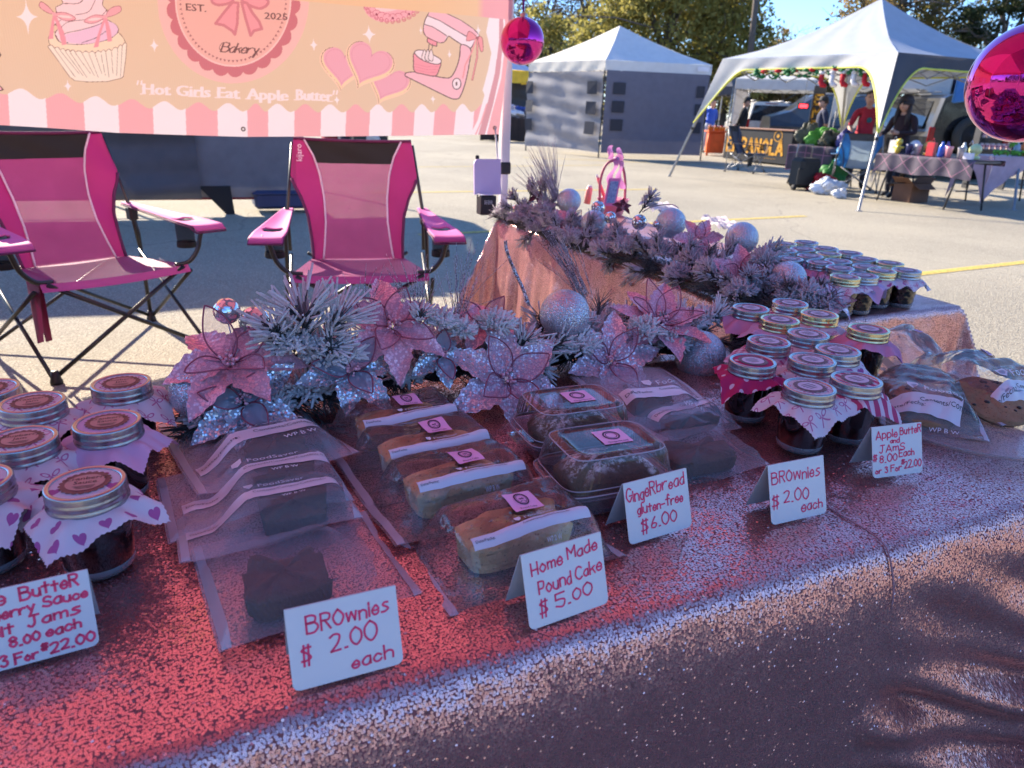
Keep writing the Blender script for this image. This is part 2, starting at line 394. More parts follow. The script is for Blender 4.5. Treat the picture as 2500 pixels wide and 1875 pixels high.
for i in range(110):
    p_ = np.array(cfn(1.0, .30+i*.0057)); pts.append(p_+E1*(.002+.0012*sin(i*.9))+EZ*.0012-E2*.0012)
sm.tube(pts, .0012, 5); sm.build('overcast_hem', M('hem_thread', S(176, 130, 140), .8, bump=.8, bs=900), cfn.ob, True)
NR = P(2108, 665, T); WR = .66; LR = float((P(1044, 470, T)-NR)@E2)
WR = float(abs((NR-P(1581, 668, T))@E1))
cloth('tablecloth', 'pink sequined cloth over the side table running back to the tent pole', NR-E1*WR, E1, E2, WR, LR, .70, seed=21, top=.003, hang=.015, wave=27, flare=.06, fk=.35)
CL = P(3, 848, .02)-E2*.6-E1*.27; CL[2] = T
cloth('tablecloth', 'pink sequined cloth edge just showing at the left border of the photo', CL-E1*.62, E1, E2, .62, .6, .72, seed=31, hang=.006, wave=16)
# ================================================================== OUR CANOPY
R1 = PD(1089, 400, 3.5); R1[2] = 0
def canopy(name, label, C, ze, zp, roof, val, legs, vh=.25, feet=None, arch=0, trim=None, group=None, legr=.02, sag=.06, vals=None, roofs=None, legtop=None, truss=True):
    """pop-up tent. C: four corner points (x,y) in order; roof with a central peak, a valance per side, four legs and a scissor truss"""
    C = [np.array([c[0], c[1], 0.]) for c in C]; ctr = sum(C)/4
    t = thing(name, label, 'canopy', ctr, 0, group)
    for i in range(4):
        a, b = C[i]+EZ*ze, C[(i+1) % 4]+EZ*ze; pk = ctr+EZ*zp; nrm = np.cross(b-a, EZ); nrm /= np.linalg.norm(nrm)
        if nrm@(a-ctr) < 0: nrm = -nrm
        def fn(u, v, a=a, b=b, pk=pk):
            q = a+(b-a)*u; p = q+(pk-q)*v; sgn = sag*(sin(pi*v)*1.2+.35*sin(pi*u)*(1-v)); wr = .012*sin(u*23+v*9)*sin(pi*v)*(1-v)
            return p-EZ*(sgn+wr)
        m = MB(); m.grid(fn, 22, 16); m.build('roof_panel', (roofs or [roof]*4)[i], t, True)
        m = MB(); W = np.linalg.norm(b-a)
        def dep(u):
            if not arch: return vh
            e = min(u, 1-u)*W; return vh+arch*max(0, 1-e/.62)**2.3
        def fv(u, v, a=a, b=b, nrm=nrm):
            dd = dep(u)*v; e = min(u, 1-u)*W
            bulge = (.012+.02*v)*sin(u*31+v*3)*.35
            lean = 0
            if feet is not None:
                f0, f1 = np.array([*feet[i], 0.]), np.array([*feet[(i+1) % 4], 0.])
                tt = dd/ze; w0 = max(0, 1-u*W/.9); w1 = max(0, 1-(1-u)*W/.9)
                return a+(b-a)*u-EZ*dd+(f0-C[i])*tt*w0+(f1-C[(i+1) % 4])*tt*w1+nrm*(bulge+.006)
            return a+(b-a)*u-EZ*(dd+.012*sin(u*pi)*v)+nrm*(bulge+.006)
        m.grid(fv, 44 if arch else 20, 6); vo = m.build('valance', (vals or [val]*4)[i], t, True)
        if trim is not None:
            m = MB(); m.tube([fv(k/44, 1.0) for k in range(45)], .016, 5); m.build('edge_trim', trim, t, True)
        top = C[i]+EZ*(legtop or ze-.03); ft = np.array([*feet[i], 0.]) if feet is not None else C[i].copy()
        top = top+(ctr-top)*np.array([.012, .012, 0]); d = ft-top; mid = top+d*.55
        m = MB(); X = np.cross(d, EZ); X = np.array([1., 0, 0]) if np.linalg.norm(X) < .05 else X/np.linalg.norm(X)
        Z = d/np.linalg.norm(d); Y = np.cross(Z, X); X = np.cross(Y, Z)
        if abs(Z[2]) > .998: X, Y = E1, E2
        Ld = np.linalg.norm(mid-top); m.box((top+mid)/2, (legr*2, legr*2, Ld), (X, Y, Z), bev=.004)
        lg = m.build('leg', legs, t, True)
        m = MB(); L2 = np.linalg.norm(ft-mid); m.box((mid+ft)/2, (legr*1.6, legr*1.6, L2), (X, Y, Z), bev=.003); m.box(ft-Z*.006, (.08, .08, .012), bev=.003); m.build('lower_tube', legs, lg, True)
        m = MB(); m.box(mid, (legr*2.5, legr*2.5, .055), (X, Y, Z), bev=.006); m.build('collar', M('black_plastic', S(25, 25, 27), .5), lg, True)
        if truss:
            m = MB(); n = 4
            for k in range(n):
                p, q = a+(b-a)*(k/n)-nrm*.03, a+(b-a)*((k+1)/n)-nrm*.03
                m.tube([p-EZ*.05, q-EZ*.34], .011, 6); m.tube([p-EZ*.34-nrm*.015, q-EZ*.05-nrm*.015], .011, 6)
            m.build('scissor_truss', legs, t, True)
    return t
WS = M('white_steel', S(212, 208, 208), .42, var=.04, spec=.5)
L1 = R1-E1*3.05; R2 = R1-E2*3.05; L2 = L1-E2*3.05
ROOFW = M('hot_pink_canopy_fabric', S(224, 138, 162), .8, var=.03, trans=.225, bump=.2, bs=30)
OC = canopy('market_canopy', 'hot pink pop-up canopy over the sequined tables with slim white poles', [R1, L1, L2, R2], 2.12, 2.95, ROOFW, ROOFW, WS, vh=.22, legr=.0215)
# push-button holes on the pole that shows
# ================================================================== BANNER
def pip(poly, X, Y):
    poly = np.asarray(poly, float); x, y = poly[:, 0], poly[:, 1]; ins = np.zeros(X.shape, bool); j = len(x)-1
    for i in range(len(x)):
        if y[i] != y[j]:
            c = ((y[i] > Y) != (y[j] > Y)) & (X < (x[j]-x[i])*(Y-y[i])/(y[j]-y[i])+x[i]); ins ^= c
        j = i
    return ins
class Raster:
    def __init__(s, X, Y, base): s.X, s.Y = X, Y; s.kx = s.ky = 1; s.C = np.empty(X.shape+(3,)); s.C[:] = base
    def fill(s, poly, c, al=1.):
        poly = np.asarray(poly, float)*np.array([s.kx, s.ky]); lo, hi = poly.min(0), poly.max(0)
        q = (s.X >= lo[0]) & (s.X <= hi[0]) & (s.Y >= lo[1]) & (s.Y <= hi[1]); idx = np.nonzero(q)
        if not len(idx[0]): return
        ins = pip(poly, s.X[idx], s.Y[idx]); ii = tuple(a[ins] for a in idx)
        s.C[ii] = s.C[ii]*(1-al)+np.array(c)*al
    def line(s, pts, w, c, al=1.):
        pts = [np.asarray(p, float)*np.array([s.kx, s.ky]) for p in pts]
        lo = np.min(pts, 0)-w; hi = np.max(pts, 0)+w
        q = (s.X >= lo[0]) & (s.X <= hi[0]) & (s.Y >= lo[1]) & (s.Y <= hi[1]); idx = np.nonzero(q)
        if not len(idx[0]): return
        x, y = s.X[idx], s.Y[idx]; best = np.full(x.shape, 1e9)
        for a, b in zip(pts[:-1], pts[1:]):
            d = b-a; t = np.clip(((x-a[0])*d[0]+(y-a[1])*d[1])/(d@d+1e-9), 0, 1)
            best = np.minimum(best, (x-a[0]-t*d[0])**2+(y-a[1]-t*d[1])**2)
        ii = tuple(a_[best < (w/2)**2] for a_ in idx); s.C[ii] = s.C[ii]*(1-al)+np.array(c)*al
    def shape(s, pts, c, oc=None, ow=1.6, sm=True, al=1.):
        p = smoothpts([np.array(q, float) for q in pts], 6, True) if sm else pts
        s.fill(p, c, al)
        if oc is not None: s.line(list(p)+[p[0]], ow, oc)
    def strk(s, txt, x, y, size, c, w=1.5, rot=0, nib=None, slant=0, sp=1.6, width=None):
        sts, L = strokes(txt, size, sp, slant); kx = width/L if width else 1
        for st in sts:
            q = [(x+p[0]*kx*cos(rot)+p[1]*sin(rot), y+p[0]*kx*sin(rot)-p[1]*cos(rot)) for p in st]
            if nib is None: s.line(q, w, c)
            else:
                vs, fs = ribbon(q, nib[1], nib)
                for f in fs: s.fill([vs[f[0]], vs[f[1]], vs[f[2]], vs[f[3]]], c)
        return L*kx
def on_banner(x, y):
    d = ray(x, y); o = R1-E2*.045; t = ((o-CAM)@E2)/(d@E2); p = CAM+t*d; return float((p-R1)@E1), float(p[2])
def art(X, Y):
    peach = S(228, 199, 168); white = S(246, 232, 230); pink = S(241, 176, 176); dk = S(120, 82, 80); rose = S(206, 122, 128); cream = S(246, 228, 208)
    R = Raster(X, Y, peach); w1 = S(247, 226, 222)
    # striped hem under a scalloped edge
    bot = lambda x: np.interp(x, [-400, 0, 100, 250, 400, 530, 700, 900, 1000, 1075, 1200], [222, 270, 276, 287, 292, 296, 295, 293, 291, 290, 288])
    edges = [-160, -70, 17, 98, 180, 255, 330, 401, 470, 535, 580, 637, 694, 748, 799, 848, 896, 939, 984, 1023, 1070, 1120]
    def top(x): return np.interp(x, [-400, 0, 60, 130, 200, 300, 364, 470, 530, 700, 900, 1100], [165, 196, 204, 212, 218, 226, 230, 233, 234, 236, 236, 234])
    for i, (a, b) in enumerate(zip(edges[:-1], edges[1:])):
        c = white if i % 2 == 0 else pink
        sl = .10*max(0, (620-a)/620)-.10*max(0, (a-620)/450); tl = top(a); pts = []
        for k in range(13):
            x = a+(b-a)*k/12; ph = (k/12)
            pts.append((x, top(x)+9*cos(2*pi*ph*1.0+(.6 if i % 2 else .9))-2))
        bl = (a+sl*60, bot(a)+12); br = (b+sl*60, bot(b)+12)
        R.fill([*pts, br, bl], c)
    # right border: wavy white band, rose line, pink band
    R.fill([(1064, -20), (1056, 30), (1048, 70), (1059, 115), (1052, 150), (1040, 195), (1044, 205), (1030, 260), (1012, 296), (1130, 296), (1130, -20)], white)
    R.fill([(1072, -20), (1077, 20), (1076, 90), (1066, 160), (1050, 225), (1030, 296), (1044, 296), (1062, 228), (1077, 160), (1085, 90), (1086, 20), (1080, -20)], rose, .75)
    R.fill([(1088, -20), (1090, 90), (1080, 170), (1060, 245), (1048, 300), (1130, 300), (1130, -20)], pink)
    R.line([(1049, 225), (1038, 262), (1024, 296)], 3, pink)
    R.line([(1046, -10), (1045, 12), (1040, 26)], 1.6, dk)
    R.kx = R.ky = 1/1.13
    # cupcake
    ln = S(112, 74, 74)
    R.shape([(119, 102), (128, 80), (180, 70), (260, 66), (292, 82), (304, 108), (270, 128), (150, 130)], S(247, 220, 190), ln, 1.3)
    R.shape([(152, -12), (200, -18), (248, -10), (250, 12), (262, 28), (258, 44), (284, 62), (286, 80), (258, 98), (200, 108), (150, 104), (134, 84), (142, 66), (126, 52), (138, 34), (136, 18), (152, 8)], S(248, 214, 214), ln, 1.4)
    R.shape([(156, 86), (200, 74), (256, 52), (284, 62), (284, 82), (256, 98), (210, 107), (166, 102)], S(236, 196, 214), None)
    for q in ([(146, 70), (165, 54), (204, 48)], [(157, 96), (158, 82), (200, 72), (240, 60), (254, 50)], [(200, 104), (234, 92), (258, 76)], [(136, 86), (146, 102), (165, 104)], [(184, 36), (216, 28), (232, 0)], [(154, 8), (190, 8), (205, -4)], [(132, 62), (140, 54), (160, 42)], [(250, 36), (262, 22)]):
        R.line(smoothpts([np.array(p, float) for p in q], 6), 1.3, ln)
    rim = [(116, 113)]
    bx = [117, 133, 147, 160, 171, 184, 201, 217, 232, 246, 258, 272, 287, 298, 309]; by = [113, 118, 122, 125, 126, 128, 130, 130, 130, 128, 126, 124, 118, 112, 107]
    for i in range(14):
        for k in range(1, 6):
            f = k/5; rim.append((bx[i]+(bx[i+1]-bx[i])*f, by[i]+(by[i+1]-by[i])*f-5.5*sin(pi*f)))
    body = rim+[(307, 140), (301, 186), (296, 191), (262, 199), (215, 200), (182, 197), (170, 188)]
    R.fill(body, cream); R.line(body+[body[0]], 1.4, S(150, 110, 96))
    for i in range(1, 14):
        xb = 172+i*9.3; R.line([(bx[i], by[i]+2), (xb+(1 if i > 8 else 2), 184+5*sin(i*2.1))], 1.1, S(150, 125, 112))
    for (cx, cy, s) in ((132, 34, 1), (257, 40, -1)):
        R.shape([(cx, cy), (cx-14*1, cy-18), (cx-32, cy-30), (cx-36, cy-18), (cx-18, cy-4)] if s > 0 else [(cx, cy), (cx+12, cy-20), (cx+34, cy-26), (cx+38, cy-14), (cx+18, cy-2)], S(238, 172, 176), S(170, 100, 104), 1.2)
        R.shape([(cx, cy), (cx+24*s, cy-4), (cx+48*s, cy+6), (cx+50*s, cy+14), (cx+26*s, cy+16)], S(238, 172, 176), S(170, 100, 104), 1.2)
        R.shape([(cx+8*s, cy+4), (cx+30*s, cy+3), (cx+44*s, cy+9), (cx+26*s, cy+10)], S(248, 214, 210), None)
        for ex_ in ((30, 74), (-12, 60)):
            R.fill([(cx-3, cy), (cx+3, cy), (cx+.6*ex_[0]*s+6, cy+.6*ex_[1]), (cx+ex_[0]*s*.8+7, cy+ex_[1]), (cx+ex_[0]*s*.8-5, cy+ex_[1]+2), (cx+.5*ex_[0]*s-4, cy+.6*ex_[1])], S(236, 158, 166))
        R.fill([(cx+5*cos(k), cy+5*sin(k)) for k in np.linspace(0, 6.28, 14)], S(238, 172, 176))
    R.kx = R.ky = 1
    # round seal
    cx, cy = 504, -2
    ell = lambda rx, ry, n=90: [(cx+rx*cos(k)+(0), cy+ry*sin(k)) for k in np.linspace(0, 2*pi, n, False)]
    R.fill(ell(164, 182), S(244, 190, 182), .9)
    for k in range(26):
        a = 2*pi*(k+.35)/26; px, py = cx+127*cos(a), cy+148*sin(a); R.fill([(px+19*cos(t), py+21*sin(t)) for t in np.linspace(0, 6.28, 24)], rose)
    R.fill(ell(126, 146), S(246, 196, 186)); R.fill(ell(122, 142), S(238, 182, 168))
    R.line(ell(124, 144)+[(cx+124, cy)], 1.2, S(250, 208, 200))
    for k in range(80):
        a = 2*pi*k/80; px, py = cx+114*cos(a), cy+133*sin(a); t_ = (cos(a), sin(a)); R.fill([(px-3*t_[1]-1.5*t_[0], py+3*t_[0]-1.5*t_[1]), (px+3*t_[1]-1.5*t_[0], py-3*t_[0]-1.5*t_[1]), (px+4*t_[0], py+4*t_[1])], S(176, 110, 112))
    bow = S(240, 160, 164); bo = S(212, 132, 138)
    R.shape([(500, -18), (470, -16), (458, 2), (474, 10), (500, 4), (505, -10)], bow, bo, 6)
    R.shape([(524, -18), (560, -14), (580, 4), (562, 18), (530, 6), (520, -8)], bow, bo, 6)
    R.shape([(503, 4), (486, 24), (466, 50), (484, 54), (502, 66), (508, 74), (513, 50), (515, 6)], bow, bo, 6, False)
    R.shape([(522, 4), (530, 36), (542, 76), (549, 66), (566, 62), (560, 46), (546, 28), (534, 6)], bow, bo, 6, False)
    def prt(tx, x, y, wd, h, rot):
        vs, fs = textmesh(tx); w0 = max(v[0] for v in vs)
        for sh in (-.5, 0, .5):
            for f in fs: R.fill([(x+vs[i][0]/w0*wd+sh, y-vs[i][1]*h/.72+vs[i][0]/w0*wd*rot) for i in f], dk)
    prt('EST.', 400, 21, 46, 15.5, .09)
    prt('2025', 571, 40, 50, 14.5, .07)
    R.strk('Bakery', 477, 111, 20, dk, rot=.06, nib=(3.1, 1.4), slant=.32, sp=.7, width=80)
    R.line(smoothpts([np.array(p, float) for p in ((480, 110), (474, 103), (482, 92), (497, 92))], 6), 1.4, dk); R.line([(556, 112), (548, 124), (541, 122)], 1.6, dk)
    # slogan
    x = 306; y = 206
    for wd, xx, yy, ww in (("Hot", 304, 203, 66), ("Girls", 378, 207, 78), ("Eat", 466, 211, 54), ("Apple", 533, 214, 92), ("Butter", 637, 216, 82)):
        vs, fs = textmesh(wd); w0 = max(v[0] for v in vs)
        for sh in (-1.9, -.9, 0, .9, 1.9):                       # heavy uprights, thin cross strokes
            for f in fs: R.fill([(xx+2+vs[i][0]/w0*(ww-4)+sh, yy-.5-vs[i][1]*33+(vs[i][0]/w0*ww)*.045) for i in f], w1)
        for gx_ in {'Hot': (4, 24, 58), 'Girls': (34, 47, 61), 'Eat': (4, 48), 'Apple': (3, 22, 73), 'Butter': (4, 76)}[wd]: R.line([(xx+gx_-5, yy-.7+gx_*.045), (xx+gx_+6, yy-.7+(gx_+6)*.045)], 2.0, w1)
    for (qx, qy) in ((298, 178), (306, 178), (722, 199), (729, 199)): R.line([(qx, qy-3), (qx-1.5, qy+4)], 3.6, w1)
    # heart biscuits
    def heart(cx, cy, s, rot):
        pts = []
        for k in np.linspace(0, 2*pi, 40, False):
            hx = 16*sin(k)**3; hy = -(13*cos(k)-5*cos(2*k)-2*cos(3*k)-cos(4*k)); pts.append((cx+s*(hx*cos(rot)-hy*sin(rot)), cy+s*(hx*sin(rot)+hy*cos(rot))))
        return pts
    for (hx, hy, s, r_) in ((742, 142, 3.1, .12), (838, 178, 2.9, .42), (796, 138, 3.3, .42)):
        h = heart(hx, hy, s, r_); R.fill(heart(hx-1, hy+2, s*1.06, r_), S(247, 208, 178)); R.line(h+[h[0]], 1.2, S(140, 92, 84)); R.fill(heart(hx, hy+2, s*.97, r_), S(246, 212, 170)); R.fill(heart(hx+1, hy-3, s*.93, r_), S(236, 172, 182)); R.line(heart(hx+1, hy-3, s*.82, r_), 1.3, S(224, 152, 164), .8)
    R.kx = 1/1.13; R.ky = 1.08
    # frilled cake edge at the top
    ck = S(243, 178, 184); co = S(214, 128, 138)
    R.shape([(888, -20), (886, 2), (894, 26), (922, 42), (964, 42), (1010, 26), (1030, 2), (1034, -20)], ck, None)
    R.shape([(902, -20), (904, 4), (924, 22), (966, 20), (1006, 0), (1016, -20)], S(246, 208, 206), None)
    for k in range(15):
        a = pi*(.06+k*.88/14); px, py = 958-70*cos(a), -2+(44-abs(k-6)*.3)*sin(a); R.line([(px+5.5*cos(t)*(1-t/14), py+6*sin(t)*(1-t/14)) for t in np.linspace(0, 9, 22)], 1.7, co); R.line([(px+9*cos(t), py-9+5*sin(t)) for t in np.linspace(2.9, 6.4, 8)], 1.5, co)
        if k % 3 == 1: R.line([(px, py-6), (px+1, py-5)], 4, S(150, 60, 80))
    R.kx = R.ky = 1
    # mixer (outline read in the 500 px crop: x/4.9+673)
    q = lambda *l: [(673+a*.2, b*.2) for a, b in l]
    mo = S(116, 92, 92); mp = S(245, 190, 196); mw = S(246, 226, 228)
    R.shape(q((1300, 105), (1420, 140), (1600, 225), (1740, 320), (1800, 390), (1760, 430), (1700, 525), (1605, 480), (1520, 425), (1470, 395), (1430, 450), (1380, 462), (1300, 430), (1230, 390), (1202, 330), (1215, 230), (1255, 150)), mw, mo, 2.2)
    R.fill(q((1300, 105), (1420, 140), (1600, 225), (1740, 320), (1790, 385), (1660, 392), (1500, 300), (1380, 225), (1250, 170), (1265, 130)), mp); R.line(q((1250, 175), (1380, 228), (1500, 302), (1660, 395)), 1.8, mo)
    R.fill(q((1215, 270), (1290, 290), (1380, 345), (1450, 390), (1425, 452), (1380, 462), (1300, 430), (1230, 390), (1204, 330)), mp); R.line(q((1212, 265), (1300, 292), (1390, 348), (1450, 390)), 1.8, mo)
    R.shape(q((1248, 412), (1350, 455), (1345, 500), (1300, 495), (1240, 450)), S(242, 160, 168), mo, 1.8, False)
    for a in (1265, 1300): R.line(q((a, 480), (a-8, 545)), 1.6, mo)
    R.shape(q((1605, 485), (1590, 600), (1560, 720), (1500, 830), (1420, 840), (1300, 815), (1180, 785), (1080, 778), (1020, 790), (1015, 820), (1080, 855), (1250, 940), (1400, 1015), (1500, 1062), (1560, 1070), (1600, 1040), (1650, 900), (1690, 700), (1705, 535)), mp, mo, 2.2)
    R.shape(q((1110, 570), (1100, 660), (1112, 770), (1200, 800), (1330, 822), (1370, 760), (1390, 680), (1330, 690), (1200, 640)), S(242, 160, 170), mo, 2.0)
    for yy in (690, 720, 750): R.line(q((1115, yy), (1240, yy+32), (1375, yy+30)), 1.2, S(228, 140, 152))
    R.shape(q((1112, 560), (1180, 540), (1300, 590), (1385, 640), (1388, 680), (1340, 695), (1230, 665), (1140, 610)), mw, mo, 2.0)
    for a in (1215, 1250, 1285): R.shape(q((a, 535), (a-30, 620), (a-15, 650), (a+15, 660), (a+25, 600)), S(240, 222, 220), mo, 1.4)
    R.fill([(673+1560*.2+9*cos(k), 905*.2+12*sin(k)) for k in np.linspace(0, 6.28, 20)], mw); R.line([(673+1560*.2+9*cos(k), 905*.2+12*sin(k)) for k in np.linspace(0, 6.28, 20)], 2, mo); R.line(q((1558, 895), (1558, 915)), 4, mo)
    rb = S(238, 160, 160); ro = S(170, 104, 104)
    R.shape(q((1775, 405), (1690, 340), (1662, 440), (1740, 430)), rb, ro, 1.4); R.shape(q((1775, 405), (1830, 410), (1842, 540), (1815, 555), (1790, 460)), rb, ro, 1.4)
    R.line(q((1760, 430), (1720, 560), (1650, 700), (1625, 840)), 3.4, rb); R.line(q((1780, 440), (1775, 620), (1725, 860)), 4.2, ro); R.line(q((1780, 440), (1775, 620), (1725, 855)), 2.4, rb)
    R.fill([(673+1778*.2+3.4*cos(k), 412*.2+3.4*sin(k)) for k in np.linspace(0, 6.28, 14)], ro)
    # sparkles
    for (sx, sy, a, b) in ((58, 36, 24, 38), (333, 98, 10, 17), (146, 186, 9, 15), (678, 97, 9, 16), (798, 74, 15, 22), (908, 66, 4, 10), (969, 118, 5, 12), (935, 214, 6, 10), (1031, 66, 6, 14), (603, 253, 9, 16), (338, 238, 8, 10), (728, 216, 7, 12), (1016, 268, 6, 10)):
        pts = []
        for k in range(48):
            t = 2*pi*k/48; r_ = 1/(abs(cos(t))**.55+abs(sin(t))**.55)**(1/.55); pts.append((sx+a*r_*cos(t)+.12*a*r_*sin(t), sy+b*r_*sin(t)))
        R.fill(pts, white)
    R.kx = R.ky = 1/1.13
    # a corner of another drawing at the left border
    R.shape([(-30, 205), (0, 210), (8, 219), (-10, 224)], S(238, 182, 186), dk, 2.4, False); R.line([(-8, 120), (1, 134), (-6, 146)], 3, dk)
    return R.C
bt = thing('vinyl_banner', 'long peach vinyl bakery banner with pink striped hem hung above the camp chairs', 'banner', R1-E1*1.3-E2*.05)
B0 = R1-E2*.045
def banner_pt(a, z): return B0+E1*a+EZ*z-E2*(.012*sin(a*2.3+z)+.004*sin(a*9+z*7))
colm = NT('printed_vinyl'); at = colm.n('ShaderNodeVertexColor', layer_name='print')
wv = colm.n('ShaderNodeMath', {0: colm.n('ShaderNodeSeparateXYZ', {0: colm.coord()}).outputs[0], 1: 900}, operation='MULTIPLY').outputs[0]
wv = colm.math('SINE', wv)
colm.set(colm.b, 'Base Color', at.outputs[0]); colm.set(colm.b, 'Roughness', .5)
colm.set(colm.b, 'Normal', colm.n('ShaderNodeBump', {'Strength': .12, 'Distance': .0006, 'Height': wv}).outputs[0])
trb = colm.n('ShaderNodeBsdfTranslucent', {'Color': at.outputs[0]}); colm.surf(colm.mixs(.17, colm.b.outputs[0], trb.outputs[0]))
aL, _ = on_banner(-12, 250); aR, _ = on_banner(1106, 0); _, zT = on_banner(500, -12)
botx = [on_banner(x, y) for x, y in ((-300, 238), (0, 270), (100, 276), (250, 287), (400, 292), (530, 296), (700, 295), (900, 293), (1000, 291), (1075, 290))]
rgt = sorted([(on_banner(x, y)[1], on_banner(x, y)[0]) for x, y in ((1075, 290), (1090, 160), (1103, 60), (1107, -14))])
zT2 = 2.02
def bzb(a): return np.interp(a, [q[0] for q in botx], [q[1] for q in botx])
nA, nZ = 1050, 300
mb = MB(); pix = []; V = []
for j in range(nZ+1):
    f = j/nZ
    for i in range(nA+1):
        s = i/nA; a = aL+(aR-aL)*s; zb = bzb(min(a, botx[-1][0])); z = zb+(zT-zb)*f
        ar = np.interp(z, [q[0] for q in rgt], [q[1] for q in rgt]); a = aL+(ar-aL)*s; zb = bzb(a); z = zb+(zT-zb)*f
        V.append((a, z))
V = np.array(V); base = B0+E1*V[:, :1]+EZ*V[:, 1:2]
q = base-CAM; wd_ = q@_fw; X = (1250+FPX*(q@_R)/wd_)/KP; Y = (937.5-FPX*(q@_U)/wd_)/KP
colr = art(X, Y)
pos = base-E2*(.012*np.sin(V[:, :1]*2.3+V[:, 1:2])+.004*np.sin(V[:, :1]*9+V[:, 1:2]*7))
I = np.arange(nZ)[:, None]*(nA+1)+np.arange(nA)[None]; F = np.stack([I, I+1, I+nA+2, I+nA+1], -1).reshape(-1, 4)
mb.add(pos, F.tolist(), 0, True)
# the rest of the sheet, left of and above what the photo shows
ctot = [colr]
def plain(a0, a1, z0, z1, nu, nv, fc):
    vs = []; cs = []
    for j in range(nv+1):
        for i in range(nu+1):
            a = a0+(a1-a0)*i/nu; zz = (z0(a) if callable(z0) else z0); z = zz+(z1-zz)*j/nv; vs.append(banner_pt(a, z)); cs.append(fc(a, z))
    mb.add(vs, [(j*(nu+1)+i, j*(nu+1)+i+1, (j+1)*(nu+1)+i+1, (j+1)*(nu+1)+i) for j in range(nv) for i in range(nu)]); ctot.append(np.array(cs))
pk, wh, pe = S(238, 172, 174), S(240, 228, 226), S(236, 198, 156)
plain(-2.72, aL, lambda a: bzb(a), zT2, 40, 30, lambda a, z: (pk if int((a+9)/.115) % 2 else wh) if z < 1.2 else pe)
plain(aL, np.interp(zT, [q_[0] for q_ in rgt], [q_[1] for q_ in rgt]), zT, zT2, 60, 12, lambda a, z: (pe if z < 1.9 else pk) if a < -.16 else pk)
bo = mb.build('printed_sheet', colm.m, bt, True)
ca = bo.data.color_attributes.new('print', 'FLOAT_COLOR', 'POINT'); cc = np.ones((len(mb.v), 4), 'f'); cc[:, :3] = np.concatenate(ctot); ca.data.foreach_set('color', cc.ravel())
EY = M('brass_eyelet', S(150, 140, 130), .35, 1)
for (x, y) in ((526, 279), (1066, 276)):
    a, z = on_banner(x, y); m = MB(); c = banner_pt(a, z)-E2*.003
    m.lathe([(.0045, 0), (.0045, .003), (.008, .003), (.009, 0)], 16, 0, c, ax=(E1, EZ, -E2)); m.build('eyelet', EY, bt, True)
a, z = on_banner(1066, 276); pA = banner_pt(a, z)-E2*.006
for k, (dz, sgn) in enumerate(((-.29, 1), (-.33, -1))):
    m = MB(); e = R1+EZ*(1.2-.105+dz+.02)-E1*.025*sgn-E2*.024*sgn; m.tube([pA, (pA+e)/2-EZ*.02-E1*.01*k, e, e+E1*.05*sgn-EZ*.015], .0035, 5)
    tag(m.build('tie_cord', M('white_cord', S(216, 214, 212), .8), world=True), 'white cord tying the banner corner eyelet to the canopy pole', 'cord', 'cords tying the banner to the pole')
# ================================================================== CAMP CHAIRS
PINK0 = M('magenta_nylon', S(160, 22, 106), .6, var=.06, bump=.15, bs=500, trans=.10, sheen=.1)
def meshmat():
    k = NT('pink_mesh_weave'); c = k.coord()
    sx = k.n('ShaderNodeSeparateXYZ', {0: c}).outputs
    u = k.math('SINE', k.math('MULTIPLY', k.math('ADD', sx[0], k.math('MULTIPLY', sx[2], .45)), 1500)); v = k.math('SINE', k.math('MULTIPLY', k.math('SUBTRACT', sx[2], k.math('MULTIPLY', sx[0], .45)), 1300))
    f = k.math('GREATER_THAN', k.math('ADD', u, v), -.75)
    col = k.mix(k.noise(9, c, 4).outputs[0], S(130, 34, 92), S(156, 58, 116)); k.set(k.b, 'Base Color', col); k.set(k.b, 'Roughness', .6)
    sh = k.mixs(.22, k.b.outputs[0], k.n('ShaderNodeBsdfTranslucent', {'Color': col}).outputs[0])
    k.surf(k.mixs(k.math('MULTIPLY_ADD', f, .30, .64), k.n('ShaderNodeBsdfTransparent').outputs[0], sh)); return k.m
MESH0 = meshmat()
BLK0 = M('black_nylon', S(22, 21, 24), .75, bump=.2, bs=300); TUBE0 = M('black_tube', S(22, 21, 22), .35, var=.05, spec=.6); PIPE0 = M('pale_piping', S(222, 196, 214), .6)
BLK = BLK0
BIND0 = M('purple_binding', S(92, 24, 74), .7, bump=.8, bs=260); PALE0 = M('armrest_nylon', S(192, 80, 148), .7, var=.06, trans=.1, bump=.1, bs=300)
CUPM = M('black_net', S(28, 30, 30), .7, alpha=.6)
